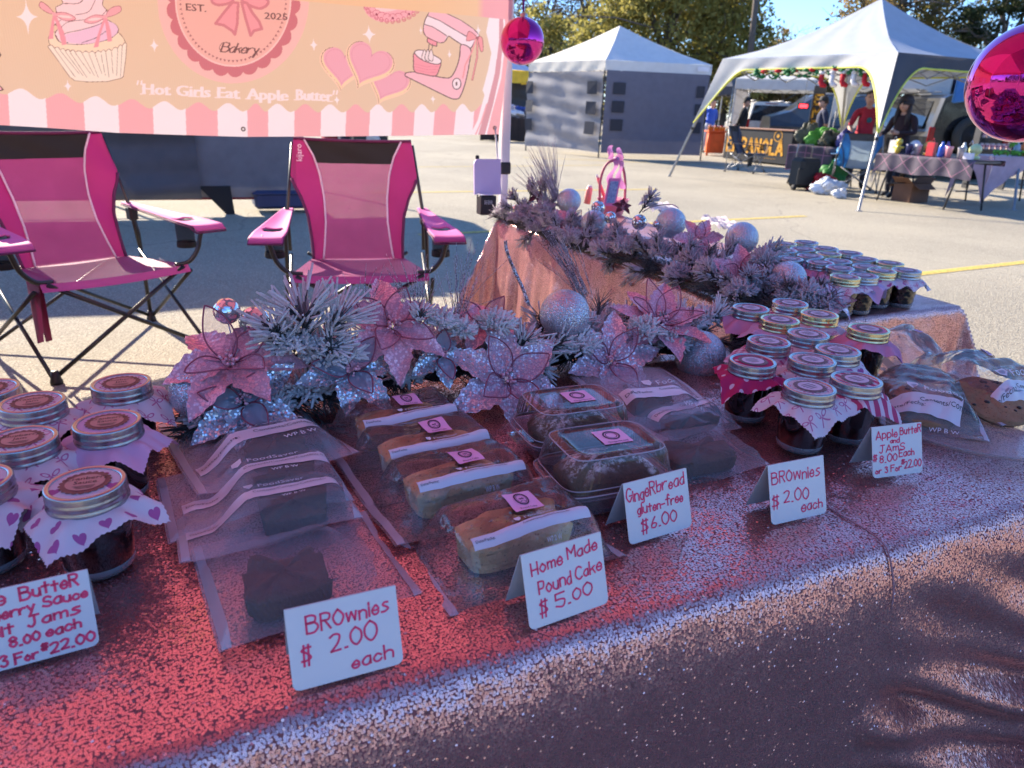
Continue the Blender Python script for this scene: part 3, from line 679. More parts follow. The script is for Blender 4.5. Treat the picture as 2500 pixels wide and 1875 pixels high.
def camp_chair(name, label, org, rz, logo=False, seed=1, pal=None, group='magenta camp chairs behind the tables'):
    t = thing(name, label, 'camp chair', org, rz, group)
    PINK, MESH, PALE, BIND, PIPE, BLK, TUBE, POUCH = pal or (PINK0, MESH0, PALE0, BIND0, PIPE0, BLK0, TUBE0, M('wine_nylon', S(128, 16, 70), .65, trans=.25))
    pb, ptp = np.array([0, .20, .415]), np.array([0, .46, 1.02])
    def hw(b): return float(np.interp(b, [0, .15, .35, .5, .60, .68, 1], [.235, .24, .255, .285, .318, .335, .312]))
    def sw(b): return float(np.interp(b, [0, .12, .3, .5, .7, .85, 1], [.185, .175, .165, .168, .185, .212, .262]))
    def bp(x, b, off=0):
        p = pb+(ptp-pb)*b; s = .05*sin(pi*min(1, b*1.02))*(1-(x/.34)**2); return np.array([x, p[1]+s-off, p[2]-.008*(1-(x/.33)**2)*b])
    m = MB(); m.grid(lambda a, b: bp(sw(b*.795)*(2*a-1), b*.795), 24, 26); m.build('mesh_back', MESH, t)
    m = MB(); m.grid(lambda a, b: bp(sw(.795+b*.195)*(2*a-1), .795+b*.195, .003+.004*sin(a*9+b*5)), 24, 8); m.build('headrest_band', BLK, t)
    for s in (-1, 1):
        m = MB(); m.grid(lambda a, b: bp(s*(sw(b*.99)+(hw(b*.99)-sw(b*.99))*a), b*.99, .002+.005*sin(b*14+a*3+seed)), 8, 30); sp_ = m.build('side_panel', PINK, t)
        m = MB(); m.tube([bp(s*sw(b), b, .007) for b in np.linspace(0, .985, 24)], .0052, 6); m.build('piping', PIPE, t)
        m = MB(); m.tube([bp(s*hw(b), b, .004) for b in np.linspace(0, .66, 20)], .008, 6); m.build('edge_binding', BIND, sp_)
        if logo and s < 0:
            m = MB(); put_text(m, 'kijaro', .042, lambda x, y: bp(-.285+.013-y*1.0, .80+x/.66, .011), 0); m.build('printed_lettering', M('white_print', S(244, 226, 240), .6), sp_)
    m = MB(); m.tube([bp(x, .99, .004) for x in np.linspace(-.312, .312, 18)], .009, 6); m.build('top_binding', BIND, t)
    def st(a, b):
        x = (2*a-1)*(.24+.085*(1-b)); y = -.27+.50*b; z = .435-.02*b-.035*sin(pi*a)*sin(pi*min(1, b*.9+.1)); return np.array([x, y, z])
    m = MB(); m.grid(st, 20, 14); m.grid(lambda a, b: st(a, 0)+np.array([0, -.012+.010*cos(b*pi), -.032*b]), 20, 4, 1); m.build('seat', [MESH, PALE], t)
    fr = {'front_leg': [], 'back_post': []}
    for s in (-1, 1):
        ff = np.array([s*.345, -.30, .0]); bf = np.array([s*.39, .37, .0])
        # crossing front pair, crossing back pair, side pair
        m = MB(); m.tube([ff+EZ*.03, np.array([-s*.30, -.275, .43])], .0105, 8); m.build('front_leg', TUBE, t)
        m = MB(); m.tube([bf+EZ*.03, np.array([-s*.27, .30, .43])], .0095, 8); m.build('back_leg', TUBE, t)
        m = MB(); m.tube([ff+EZ*.03+np.array([s*.012, 0, 0]), np.array([s*.355, .31, .42])], .0095, 8); m.build('side_leg', TUBE, t)
        m = MB(); m.tube([bf+EZ*.03+np.array([s*.012, 0, 0]), np.array([s*.345, -.25, .40])], .0095, 8); m.build('side_leg', TUBE, t)
        m = MB(); m.tube([bf+EZ*.02, np.array([s*.385, .36, .5]), np.array([s*.37, .38, .66])], .011, 8); m.build('back_post', TUBE, t)
        m = MB(); m.tube([np.array([s*.36, .31, .44]), np.array([s*.365, .37, .64]), np.array([s*.318, .452, .99])], .0095, 8); m.build('back_rod', TUBE, t)
        m = MB(); m.tube(smoothpts([np.array([s*.27, -.255, .435]), np.array([s*.335, -.262, .445]), np.array([s*.385, -.265, .50]), np.array([s*.41, -.27, .58]), np.array([s*.44, -.285, .615])], 5), .0115, 8); m.build('arm_support', TUBE, t)
        for fpt in (ff, bf):
            m = MB(); m.lathe([(0, 0), (.026, 0), (.026, .012), (.019, .035), (.015, .06), (0, .06)], 12, 0, fpt); m.build('foot', M('black_plastic', S(25, 25, 27), .5), t)
        m = MB(); m.box(np.array([s*.372, .37, .605]), (.045, .06, .075), bev=.01); m.build('joint_block', M('black_plastic', S(25, 25, 27), .5), t)
        # arm rest: wider towards the front, with a cup hole
        def arm(a, b, s=s):
            y = .40-.76*b; wd = .026+.056*min(1, b*1.25)-.008*b; cx = .362+.055*b; return np.array([s*(cx+(2*a-1)*wd), y, .655-.035*b-.014*sin(pi*a)*sin(pi*b)-(.02 if b > .97 else 0)])
        hx, hy = .5, .70
        m = MB(); m.grid(arm, 20, 28, hole=lambda a, b: ((a-hx)/.36)**2+((b-hy)/.062)**2 < 1); ar = m.build('armrest', PALE, t)
        md = ar.modifiers.new('thickness', 'SOLIDIFY'); md.thickness = .006; md.offset = -1
        m = MB(); m.tube([arm(0, b)-EZ*.006 for b in np.linspace(0, 1, 14)]+[arm(a, 1)-EZ*.006 for a in np.linspace(.1, 1, 8)]+[arm(1, b)-EZ*.006 for b in np.linspace(.97, 0, 14)], .0045, 5); m.build('arm_binding', BIND, ar)
        c = arm(hx, hy); m = MB(); m.lathe([(.043, 0), (.044, -.04), (.042, -.105), (.044, -.125), (.0, -.127)], 18, 0, c); m.lathe([(.046, -.10), (.047, -.125), (.044, -.128)], 18, 1, c); m.build('cup_holder', [CUPM, BLK], ar)
    m = MB(); m.grid(lambda a, b: np.array([-.318-.012*sin(pi*a)*sin(pi*b)-.02*b, -.24+(.15-.06*b)*a+.015*b, .425-.25*b-.03*a*b]), 8, 10); m.grid(lambda a, b: np.array([-.305, -.24+(.15-.06*b)*a+.015*b, .425-.25*b-.03*a*b]), 8, 10)
    po = m.build('side_pouch', POUCH, t)
    m = MB(); m.tube([np.array([-.335, -.24+.13*k, .395-.05*k]) for k in (0, .5, 1)], .006, 6); m.build('zip', BIND, po)
    m = MB(); m.add([np.array(p) for p in ((.335, .05, .42), (.345, -.02, .40), (.35, .0, .31), (.34, .07, .30), (.352, .08, .36))], [(0, 1, 2, 3, 4)]); m.build('care_tag', M('white_tag', S(214, 208, 204), .7, trans=.2), t)
    return t
def place_chair(name, label, lf, rf, **k):
    a, b = P(*lf, .435), P(*rf, .435); d = b-a; rz = atan2(d[1], d[0]); c = (a+b)/2; f = np.array([sin(rz), -cos(rz), 0]); org = c-f*.27; org[2] = 0
    return camp_chair(name, label, org, rz, **k)
place_chair('camp_chair', 'magenta mesh camp chair turned to the right at the left edge', (80, 616), (410, 570), seed=3)
place_chair('camp_chair', 'magenta mesh camp chair with white logo lettering facing the viewer under the banner', (622, 594), (932, 590), logo=True, seed=5)
# ================================================================== GOODS ON THE TABLES
R3 = random.Random(11)
def glitter(name, tint, tint2, cell, amp, rough=.25, flake=.75, base=None, metal=.9):
    """surface of small loose flakes: each cell mirrors a slightly different way"""
    k = NT(name); c = k.coord()
    v = k.n('ShaderNodeTexVoronoi', {'Vector': c, 'Scale': 1/cell, 'Randomness': .9})
    nrm = k.n('ShaderNodeNewGeometry').outputs['Normal']
    dv = k.n('ShaderNodeVectorMath', {0: k.n('ShaderNodeVectorMath', {0: v.outputs['Color'], 1: (.5, .5, .5)}, operation='SUBTRACT').outputs[0], 3: amp}, operation='SCALE').outputs[0]
    nn = k.n('ShaderNodeVectorMath', {0: k.n('ShaderNodeVectorMath', {0: nrm, 1: dv}, operation='ADD').outputs[0]}, operation='NORMALIZE').outputs[0]
    r1 = k.n('ShaderNodeSeparateColor', {0: v.outputs['Color']}).outputs[1]
    k.set(k.b, 'Base Color', k.mix(r1, tint, tint2)); k.set(k.b, 'Metallic', metal); k.set(k.b, 'Roughness', rough); k.set(k.b, 'Normal', nn)
    pb = k.n('ShaderNodeBsdfPrincipled', {'Base Color': base or tuple(x*.55 for x in tint), 'Roughness': .55, 'Metallic': .2})
    pick = k.math('MULTIPLY', k.math('LESS_THAN', k.n('ShaderNodeSeparateColor', {0: v.outputs['Color']}).outputs[0], flake), k.math('LESS_THAN', v.outputs['Distance'], .58))
    k.surf(k.mixs(pick, pb.outputs[0], k.b.outputs[0])); return k.m
SILV = glitter('silver_glitter', (.62, .66, .74), (.88, .90, .95), .0011, 1.0, .25, .75, (.40, .42, .48))
SILVP = glitter('silver_sequin_petal', (.62, .66, .74), (.90, .92, .96), .0034, .8, .28, .8, (.36, .39, .46))
PINKP = glitter('pink_sequin_petal', (.84, .42, .50), (.95, .62, .68), .0036, .55, .42, .7, (.66, .32, .40), .55)
LILP = glitter('rose_silver_petal', (.80, .62, .70), (.97, .90, .95), .0034, .8, .30, .72, (.62, .42, .50), .75)
WINEP = M('wine_velvet_leaf', S(96, 24, 44), .8, sheen=.4)
SHEER = M('sheer_rose_organza', S(226, 180, 206), .5, alpha=.32, trans=.4); SHEERS = M('sheer_grey_organza', S(170, 176, 196), .5, alpha=.5, trans=.3)
WIRE = M('wrapped_wire', S(150, 84, 104), .5, .4)
DISCO = glitter('mirror_sequins', (.88, .88, .92), (.97, .97, .99), .0068, .28, .07, 1.1, (.3, .28, .3), 1)
# ---- jars
def printed(name, base, ink, kind, scale):
    k = NT(name); uv = k.coord('UV')
    s = k.n('ShaderNodeVectorMath', {0: uv, 3: scale}, operation='SCALE').outputs[0]
    X = k.n('ShaderNodeSeparateXYZ', {0: s}).outputs
    if kind == 'stripe':
        f = k.math('GREATER_THAN', k.math('SINE', k.math('MULTIPLY', X[0], 6.283)), -.1)
    elif kind == 'check':
        f = k.math('MULTIPLY_ADD', k.math('GREATER_THAN', k.math('SINE', k.math('MULTIPLY', X[0], 6.283)), 0), .5, k.math('MULTIPLY', k.math('GREATER_THAN', k.math('SINE', k.math('MULTIPLY', X[1], 6.283)), 0), .5))
    else:
        row = k.math('FLOOR', X[1]); fx = k.math('SUBTRACT', k.math('FRACT', k.math('MULTIPLY_ADD', row, .5, X[0])), .5); fy = k.math('SUBTRACT', k.math('FRACT', X[1]), .5)
        if kind == 'dot': f = k.math('LESS_THAN', k.math('ADD', k.math('MULTIPLY', fx, fx), k.math('MULTIPLY', fy, fy)), .034)
        elif kind == 'heart':
            ax = k.math('ABSOLUTE', fx); e = k.math('SUBTRACT', k.math('MULTIPLY', fy, 1.15), k.math('MULTIPLY', k.math('SQRT', ax), .42))
            f = k.math('LESS_THAN', k.math('ADD', k.math('MULTIPLY', ax, ax), k.math('MULTIPLY', e, e)), .06)
        else:                                               # ribbon bows
            ax = k.math('ABSOLUTE', fx); a = k.math('DIVIDE', k.math('SUBTRACT', ax, .19), .17); b = k.math('DIVIDE', k.math('SUBTRACT', fy, k.math('MULTIPLY_ADD', ax, .35, .05)), .12)
            q = k.math('ADD', k.math('MULTIPLY', a, a), k.math('MULTIPLY', b, b)); lobe = k.math('MULTIPLY', k.math('LESS_THAN', q, 1), k.math('GREATER_THAN', q, .35))
            tl = k.math('LESS_THAN', k.math('ABSOLUTE', k.math('ADD', ax, k.math('MULTIPLY', fy, .55))), .035); tail = k.math('MULTIPLY', tl, k.math('MULTIPLY', k.math('LESS_THAN', fy, .02), k.math('GREATER_THAN', fy, -.36)))
            f = k.math('MAXIMUM', lobe, tail)
    col = k.mix(f, base, ink); k.set(k.b, 'Base Color', col); k.set(k.b, 'Roughness', .85)
    k.surf(k.mixs(.22, k.b.outputs[0], k.n('ShaderNodeBsdfTranslucent', {'Color': col}).outputs[0])); return k.m
FAB = {'bows': printed('bow_print_cotton', S(240, 232, 240), S(206, 130, 176), 'bow', 34), 'hearts': printed('heart_print_cotton', S(236, 228, 240), S(190, 104, 170), 'heart', 40),
       'dots': printed('polka_dot_cotton', S(204, 48, 112), S(240, 220, 240), 'dot', 46), 'stripes': printed('striped_cotton', S(240, 226, 236), S(206, 84, 130), 'stripe', 62),
       'check': printed('gingham_cotton', S(244, 230, 238), S(206, 96, 146), 'check', 70), 'plain': M('lilac_cotton', S(226, 192, 228), .85, trans=.2), 'pinkplain': M('rose_cotton', S(232, 160, 196), .85, trans=.2)}
LIDS = M('silver_lid', S(176, 176, 180), .27, 1, var=.05, bump=.05, bs=400); LIDG = M('pale_gold_lid', S(214, 200, 158), .2, 1, var=.05)
JAM = M('dark_jam_in_glass', (.010, .003, .004), .06, var=.3, spec=.6, coat=.6); JAMB = M('brown_jam_in_glass', (.045, .022, .010), .06, var=.3, spec=.6, coat=.6, c2=(.07, .03, .012))
GLASS = M('clear_glass_base', (.35, .36, .40), .04, spec=.8, alpha=.5); KRAFT = M('kraft_sticker', S(186, 138, 132), .55, bump=.1, bs=300); PSTK = M('pale_sticker', S(206, 186, 204), .5); INK = M('label_ink', S(52, 30, 34), .6); SCAL = M('sticker_border', S(112, 66, 70), .55)
def jar(name, label, pos, rz, fabric, gold=False, text=None, quilt=False, group=None, seed=0, brown=False):
    r = random.Random(seed); t = thing(name, label, 'jar', pos, rz, group)
    m = MB()
    prof = [(0, .003), (.024, .003), (.0285, .001), (.031, .004), (.0325, .012), (.0352, .045), (.0358, .062), (.0345, .07), (.0325, .075), (.0325, .085)]
    if quilt:
        pr = [(.030, .004), (.0315, .010)]+[(.0322+.0035*k/20, .012+.055*k/20) for k in range(21)]+[(.034, .071), (.0325, .076), (.0325, .085)]
        def q(a, b):
            i = b*(len(pr)-1); k0 = int(min(i, len(pr)-2)); f = i-k0; rr = pr[k0][0]*(1-f)+pr[k0+1][0]*f; z = pr[k0][1]*(1-f)+pr[k0+1][1]*f
            d = .0013*abs(sin(a*pi*9+z*170))*abs(sin(a*pi*9-z*170)) if .015 < z < .066 else 0
            return np.array([(rr+d)*cos(2*pi*a), (rr+d)*sin(2*pi*a), z])
        m.grid(q, 54, 40, cu=True); m.lathe([(0, .003), (.030, .003)], 24)
    else: m.lathe(prof, 32)
    g_ = m.build('glass_jar', JAMB if brown else JAM, t)
    m = MB(); m.lathe([(.0, .0005), (.026, .0), (.0305, .0015), (.0325, .006), (.0333, .011), (.0328, .012), (.030, .0045)], 32); m.build('glass_base', GLASS, g_)
    lid = LIDG if gold else LIDS; m = MB()
    pf = [(.0355, .0765), (.0372, .077), (.0374, .0795), (.0366, .0808), (.0365, .0835), (.0369, .0848), (.0370, .0875), (.0366, .0885), (.0366, .0905), (.0368, .0955), (.0360, .0972), (.0345, .0978), (.0325, .0975), (.0312, .0968), (.0310, .0962)]
    n = 88; vs = []
    for i, (rr, z) in enumerate(pf):
        for kk in range(n):
            a = 2*pi*kk/n; rk = rr-(.0006 if (kk % 2 and 8 <= i <= 9) else 0); vs.append((rk*cos(a), rk*sin(a), z))
    m.add(vs, [(i*n+kk, i*n+(kk+1) % n, (i+1)*n+(kk+1) % n, (i+1)*n+kk) for i in range(len(pf)-1) for kk in range(n)]); m.build('lid_band', lid, t)
    m = MB(); m.grid(lambda a, b: np.array([.0312*b*cos(2*pi*a), .0312*b*sin(2*pi*a), .0960+.0006*(1-b*b)-.0004*sin(b*9)]), 32, 8, cu=True, uvfn=lambda a, b: (.5+.0312*b*cos(2*pi*a), .5+.0312*b*sin(2*pi*a)))
    ld = m.build('lid_disc', FAB[fabric], t)
    m = MB(); rs = .0238; ca, sa = cos(r.uniform(-.15, .15)), 0
    f = lambda x, y: np.array([x, y, .0972]); f2 = lambda x, y: np.array([x, y, .0976]); f3 = lambda x, y: np.array([x, y, .0979])
    ks = 22
    m.add([f(0, 0)]+[f((rs*.9+rs*.1*abs(sin(ks*a/2)))*cos(a), (rs*.9+rs*.1*abs(sin(ks*a/2)))*sin(a)) for a in np.linspace(0, 2*pi, ks*6, False)], [(0, i+1, (i+1) % (ks*6)+1) for i in range(ks*6)], 0, False)
    m.add([f2(0, 0)]+[f2(rs*.74*cos(a), rs*.70*sin(a)) for a in np.linspace(0, 2*pi, 48, False)], [(0, i+1, (i+1) % 48+1) for i in range(48)], 1, False)
    if text:
        for i, tx in enumerate(text): put_text(m, tx, .0092, f3, 2, 0, .0055-.0085*i, True)
        for i in range(3): m.add([f3(-.010+i*.002, -.0075-.0024*i), f3(.010-i*.001, -.0075-.0024*i), f3(.010-i*.001, -.0083-.0024*i), f3(-.010+i*.002, -.0083-.0024*i)], [(0, 1, 2, 3)], 2, False)
    else:
        for i in range(4):
            wv = .012-.0016*abs(i-1); m.add([f3(-wv, .008-.0048*i), f3(wv*r.uniform(.5, 1), .008-.0048*i), f3(wv*.8, .0068-.0048*i), f3(-wv*.9, .0066-.0048*i)], [(0, 1, 2, 3)], 2, False)
    m.build('sticker', [SCAL, KRAFT if text else PSTK, INK], ld)
    hs = .060+r.uniform(-.003, .004); ang = r.uniform(-.5, .5); ph = [r.uniform(0, 6.28) for _ in range(4)]; sl = [r.uniform(.28, .75) for _ in range(4)]
    N = 44
    def fc(a, b):
        x, y = (2*a-1)*hs, (2*b-1)*hs; ia, ib = round(a*N), round(b*N)
        if ib in (0, N): y *= 1-.022*(ia % 2)
        if ia in (0, N): x *= 1-.022*(ib % 2)
        rr = sqrt(x*x+y*y)+1e-6; th = atan2(y, x); e = max(0, rr-.0345)
        slope = .40+.20*sin(2*th+ph[0])+.12*sin(3*th+ph[1]); fo = (.0042*sin(7*th+ph[2])+.0035*sin(11*th+ph[3]))*min(1, e/.02)
        z = .0782-slope*e-.18*e*e/.05+fo*.9-(0 if rr > .034 else -.001); sh = 1-.10*min(1, e/.03)+fo*.8
        xx, yy = x*sh, y*sh; return np.array([xx*cos(ang)-yy*sin(ang), xx*sin(ang)+yy*cos(ang), z])
    m = MB(); m.grid(fc, N, N, uvfn=lambda a, b: ((2*a-1)*hs+.3*seed, (2*b-1)*hs+.17*seed), hole=lambda a, b: ((2*a-1)*hs)**2+((2*b-1)*hs)**2 < .030**2)
    m.build('fabric_cover', FAB[fabric], t)
    return t
LT = T+.0975
def jars(lst, group, fmt, **kw):
    for i, (x, y, fabric, gold, txt, lab, br) in enumerate(lst):
        p = P(x, y, LT); p[2] = T+.0028
        jar('jam_jar', lab, p, BA+R3.uniform(-.12, .12), fabric, gold, txt, group=group, seed=i+len(lst)*3, brown=br, **kw)
BJ, CS_, SJ = ('Blueberry', 'Jam'), ('Cranberry', 'Sauce'), ('Strawberry', 'Jam')
jars([(262, 829, 'bows', 0, BJ, 'silver lidded jar with bow cover at the back of the left group beside the garland', 0),
      (-28, 842, 'bows', 0, SJ, 'silver lidded jam jar cut by the left border, rear of the left group', 0),
      (70, 871, 'bows', 0, SJ, 'strawberry jam jar with pink bow cover, second from the back of the left group', 0),
      (232, 914, 'plain', 0, CS_, 'cranberry jar with pale cover behind the front jar of the left group', 0),
      (44, 952, 'bows', 0, BJ, 'blueberry jar with bow cover in the middle of the left group', 0),
      (-66, 1042, 'hearts', 0, CS_, 'silver lidded jar cut by the left border, just behind the left price card', 0),
      (185, 1047, 'hearts', 0, CS_, 'cranberry sauce jar with pink heart cover at the front of the left group', 0)], 'jam jars at the left end of the front table', None)
jars([(1622, 667, 'pinkplain', 0, None, 'silver lidded jar with pink cover at the back left of the right group', 0),
      (1707, 656, 'check', 0, None, 'silver lidded jar with red checked cover at the very back of the right group', 0),
      (1685, 692, 'plain', 1, None, 'gold lidded jar with lilac cover in the second row of the right group', 0),
      (1770, 680, 'bows', 1, None, 'gold lidded jar with pink bow cover in the second row of the right group', 0),
      (1877, 712, 'pinkplain', 1, None, 'gold lidded jar with pink cover standing apart by the cookie bags', 0),
      (1746, 723, 'bows', 0, None, 'silver lidded jar with bow cover in the middle of the right group', 0),
      (1661, 739, 'check', 0, None, 'silver lidded jar with red checked cover behind the polka dot jar', 0),
      (1810, 758, 'hearts', 0, None, 'silver lidded jar with heart cover beside the cookie bags', 0),
      (1626, 782, 'dots', 0, None, 'silver lidded jar with magenta polka dot cover at the left front of the right group', 0),
      (1755, 779, 'bows', 0, None, 'silver lidded jar with white bow cover just behind the two front jars', 0),
      (1749, 838, 'bows', 0, None, 'front silver lidded jar with wide white bow cover behind the apple butter card', 0),
      (1850, 822, 'stripes', 0, None, 'silver lidded jar with red striped cover at the right front of the right group', 0)], 'jam jars on the right part of the front table', None)
bk = [(1696, 527, 1), (1742, 524, 0), (1784, 537, 0), (1734, 539, 0), (1695, 542, 0), (1750, 554, 0), (1790, 549, 1), (1835, 547, 0), (1867, 560, 0), (1922, 569, 1), (1811, 565, 0), (1772, 568, 0), (1872, 577, 0), (1815, 580, 0), (1905, 586, 1), (1958, 585, 0), (1826, 599, 1), (1865, 596, 0), (1706, 560, 0)]
blab = ['gold lidded jar at the far left corner of the side table jars', 'silver lidded jar farthest back on the side table', 'silver lidded jar third along the far row of the side table', 'silver lidded jar behind the far left gold lid', 'silver lidded jar at the left edge of the side table jars beside a bauble', 'silver lidded jar in the third row of the side table jars', 'gold lidded jar in the middle of the far rows on the side table', 'silver lidded jar on the right outer row of the side table, fourth from back', 'silver lidded jar right outer row of the side table, third from front', 'gold lidded jar on the right outer row of the side table, last but one', 'silver lidded jar in the middle of the side table group', 'silver lidded jar with a dark ring on the left side of the side table group', 'silver lidded jar just behind the gold front lid on the side table', 'silver lidded jar with pale top in the second last row on the side table', 'gold lidded jar beside the right front corner jar of the side table', 'silver lidded jar with bow cover at the right front corner of the side table', 'gold rimmed jar at the left of the front row on the side table', 'silver lidded jar with pink print cover in the front row on the side table', 'silver lidded jar half hidden by the big poinsettia']
jars([(x, y, ('bows', 'plain', 'hearts', 'pinkplain')[i % 4] if i != 15 else 'bows', g_, None, blab[i], i % 3 == 1 or i in (16, 17)) for i, (x, y, g_) in enumerate(bk)], 'jam jars on the side table', None, quilt=True)
# ---- price cards
CARD = M('glossy_white_card', S(222, 222, 226), .35, var=.02, coat=.5); MARK = M('pink_marker', S(246, 62, 112), .5, var=.12, vs_=90); CARDB = M('card_back', S(206, 204, 212), .5, var=.02)
def card(label, BL, BR, TL, lines, rad=.006):
    a, b = P(*BL, T+.004), P(*BR, T+.004); W = np.linalg.norm(b-a); ex = (b-a)/W; back = np.cross(EZ, ex)
    best = min(np.linspace(.03, .16, 131), key=lambda h: sum((np.array(proj(a+back*h*.34+EZ*h))-np.array(TL))**2)); h = best; up = (back*.34+EZ)/sqrt(1+.34**2); L = h*sqrt(1+.34**2)
    t = thing('price_card', label, 'price card', (a+b)/2, 0, 'handwritten price cards on the front table'); fr = np.cross(ex, up)
    poly = [(0, L), (W, L), (W, rad)]+[(W-rad+rad*cos(k), rad-rad*sin(k)) for k in np.linspace(.2, pi/2, 5)]+[(rad-rad*sin(k), rad-rad*cos(k)) for k in np.linspace(0, pi/2, 5)]
    m = MB(); m.prism(poly[::-1], a, ex, up, -fr, .0006); m.build('front_panel', CARD, t, True)
    up2 = (-back*.34+EZ)/sqrt(1+.34**2); rg = a+back*h*.34+EZ*h
    m = MB(); m.prism([(0, -.0006), (W, -.0006), (W, -L*.99), (0, -L*.99)], rg+back*.0012, ex, up2, back, .0006); m.build('back_panel', CARDB, t, True)
    m = MB(); r = random.Random(int(BL[0]))
    for (tx, x, y, s, wdt, rot) in lines: put_strokes(m, tx, s*L, .0024*min(1.2, W/.12), lambda p, q: a+ex*p+up*q+fr*.0004, 0, x*W, y*L, 1.7, .06, .5, r, wdt*W, rot=rot)
    m.build('handwriting', MARK, t, True)
card('large white card reading brownies two dollars each, nearest the camera', (634, 1496), (872, 1432), (610, 1318), [('BROwnies', .17, .67, .20, .74, .03), ('$', .10, .32, .22, .08, 0), ('2.00', .36, .36, .22, .42, .05), ('each', .53, .10, .16, .38, .06)])
card('white card reading home made pound cake five dollars', (1145, 1363), (1315, 1302), (1120, 1200), [('Home', .10, .70, .17, .38, .06), ('Made', .55, .76, .15, .38, .06), ('Pound', .16, .42, .18, .40, .05), ('Cake', .62, .46, .16, .34, .06), ('$', .14, .14, .19, .09, 0), ('5.00', .34, .17, .17, .46, .06)])
card('white card reading gingerbread gluten free six dollars', (1360, 1178), (1495, 1137), (1343, 1047), [('GingeR', .03, .68, .20, .44, .05), ('bread', .50, .73, .19, .44, .04), ('gluten-free', .17, .45, .16, .72, .03), ('$', .20, .14, .20, .10, 0), ('6.00', .36, .16, .19, .40, .05)])
card('white card reading brownies two dollars each beside the gingerbread card', (1667, 1135), (1786, 1108), (1655, 1007), [('BROwnies', .05, .66, .20, .86, .03), ('$', .03, .27, .22, .11, 0), ('2.00', .24, .32, .20, .44, .02), ('each', .54, .12, .17, .38, .03)])
card('white card reading apple butter and jams in front of the right jars', (1886, 1034), (1993, 1020), (1877, 923), [('Apple', .08, .76, .15, .42, .03), ('ButteR', .56, .80, .14, .42, .03), ('and', .36, .66, .09, .18, 0), ('JAmS', .14, .49, .14, .50, .03), ('$', .01, .34, .11, .07, 0), ('8.00', .14, .29, .14, .34, .03), ('Each', .53, .36, .13, .30, .04), ('or 3 For', .05, .08, .12, .52, .03), ('$', .57, .22, .09, .06, 0), ('22.00', .63, .13, .14, .34, .03)])
card('white card reading apple butter cranberry sauce fruit jams, cut by the left border', (-104, 1478), (216, 1392), (-122, 1300), [('Apple', .06, .80, .15, .36, .03), ('ButteR', .52, .81, .15, .40, .04), ('CRanberry', .06, .60, .13, .54, .04), ('Sauce', .66, .65, .12, .31, .04), ('FRuit', .14, .41, .13, .30, .04), ('Jams', .54, .45, .13, .36, .03), ('8.00', .40, .25, .12, .20, .03), ('each', .65, .28, .12, .24, .03), ('3 For', .32, .04, .12, .25, .03), ('$', .60, .13, .08, .04, 0), ('22.00', .66, .06, .13, .31, .04)])
# ---- vacuum bags
def plastic(name, alpha, tex=False, col=(.86, .86, .92), fw=.18, rough=.13):
    k = NT(name); c = k.coord(); k.set(k.b, 'Base Color', col); k.set(k.b, 'Roughness', rough); k.set(k.b, 'Specular IOR Level', .7)
    if tex:
        X = k.n('ShaderNodeSeparateXYZ', {0: c}).outputs; a = k.math('SINE', k.math('MULTIPLY', k.math('ADD', X[0], X[1]), 1300)); b = k.math('SINE', k.math('MULTIPLY', k.math('SUBTRACT', X[0], X[1]), 1300))
        h = k.math('MULTIPLY', a, b); k.set(k.b, 'Normal', k.n('ShaderNodeBump', {'Strength': .7, 'Distance': .0012, 'Height': h}).outputs[0])
    else: k.set(k.b, 'Normal', k.n('ShaderNodeBump', {'Strength': .85, 'Distance': .005, 'Height': k.noise(42, c, 4, .5).outputs[0]}).outputs[0])
    lw = k.n('ShaderNodeLayerWeight', {0: .35}).outputs['Facing']
    f = k.math('MULTIPLY_ADD', lw, fw, alpha); cl = k.n('ShaderNodeSeparateXYZ', {0: k.n('ShaderNodeUVMap', uv_map='UVMap').outputs[0]}).outputs[1]; f = k.math('MULTIPLY', f, k.math('MULTIPLY_ADD', cl, -.48, 1))
    if tex: f = k.math('ADD', f, k.math('MULTIPLY', k.math('GREATER_THAN', h, .2), .07))
    k.surf(k.mixs(f, k.n('ShaderNodeBsdfTransparent', {0: (.93, .93, .95)}).outputs[0], k.b.outputs[0])); return k.m
def clearfilm(name, haze=.03, rough=.04, bump=.5, bs=34, gain=1.3):
    k = NT(name); nz = k.n('ShaderNodeBump', {'Strength': bump, 'Distance': .006, 'Height': k.noise(bs, None, 3, .5).outputs[0]}).outputs[0]
    gl = k.n('ShaderNodeBsdfGlossy', {'Color': (1, 1, 1), 'Roughness': rough, 'Normal': nz}).outputs[0]; df = k.n('ShaderNodeBsdfDiffuse', {'Color': (.9, .9, .94)}).outputs[0]
    fr = k.math('MULTIPLY', k.n('ShaderNodeFresnel', {'IOR': 1.5, 'Normal': nz}).outputs[0], gain)
    cl = k.n('ShaderNodeSeparateXYZ', {0: k.n('ShaderNodeUVMap', uv_map='UVMap').outputs[0]}).outputs[1]; haze = k.math('MULTIPLY', haze, k.math('MULTIPLY_ADD', cl, -.7, 1))
    k.surf(k.mixs(haze, k.mixs(fr, k.n('ShaderNodeBsdfTransparent', {0: (.96, .96, .97)}).outputs[0], gl), df)); return k.m
BAGP = plastic('frosted_bag_plastic', .20); BAGT = plastic('textured_bag_plastic', .16, True); BAGC = clearfilm('clear_bag_plastic', .09, .07, 1.0, 30, .9); SEAL = M('heat_seal', S(214, 212, 222), .3, alpha=.6)
STRIP = M('white_write_on_strip', S(218, 216, 226), .4, var=.02); PRB = M('grey_print', S(60, 58, 66), .5); PRW = M('white_print2', S(228, 226, 232), .5); STK = M('pink_sticker', S(240, 176, 220), .4, var=.02)
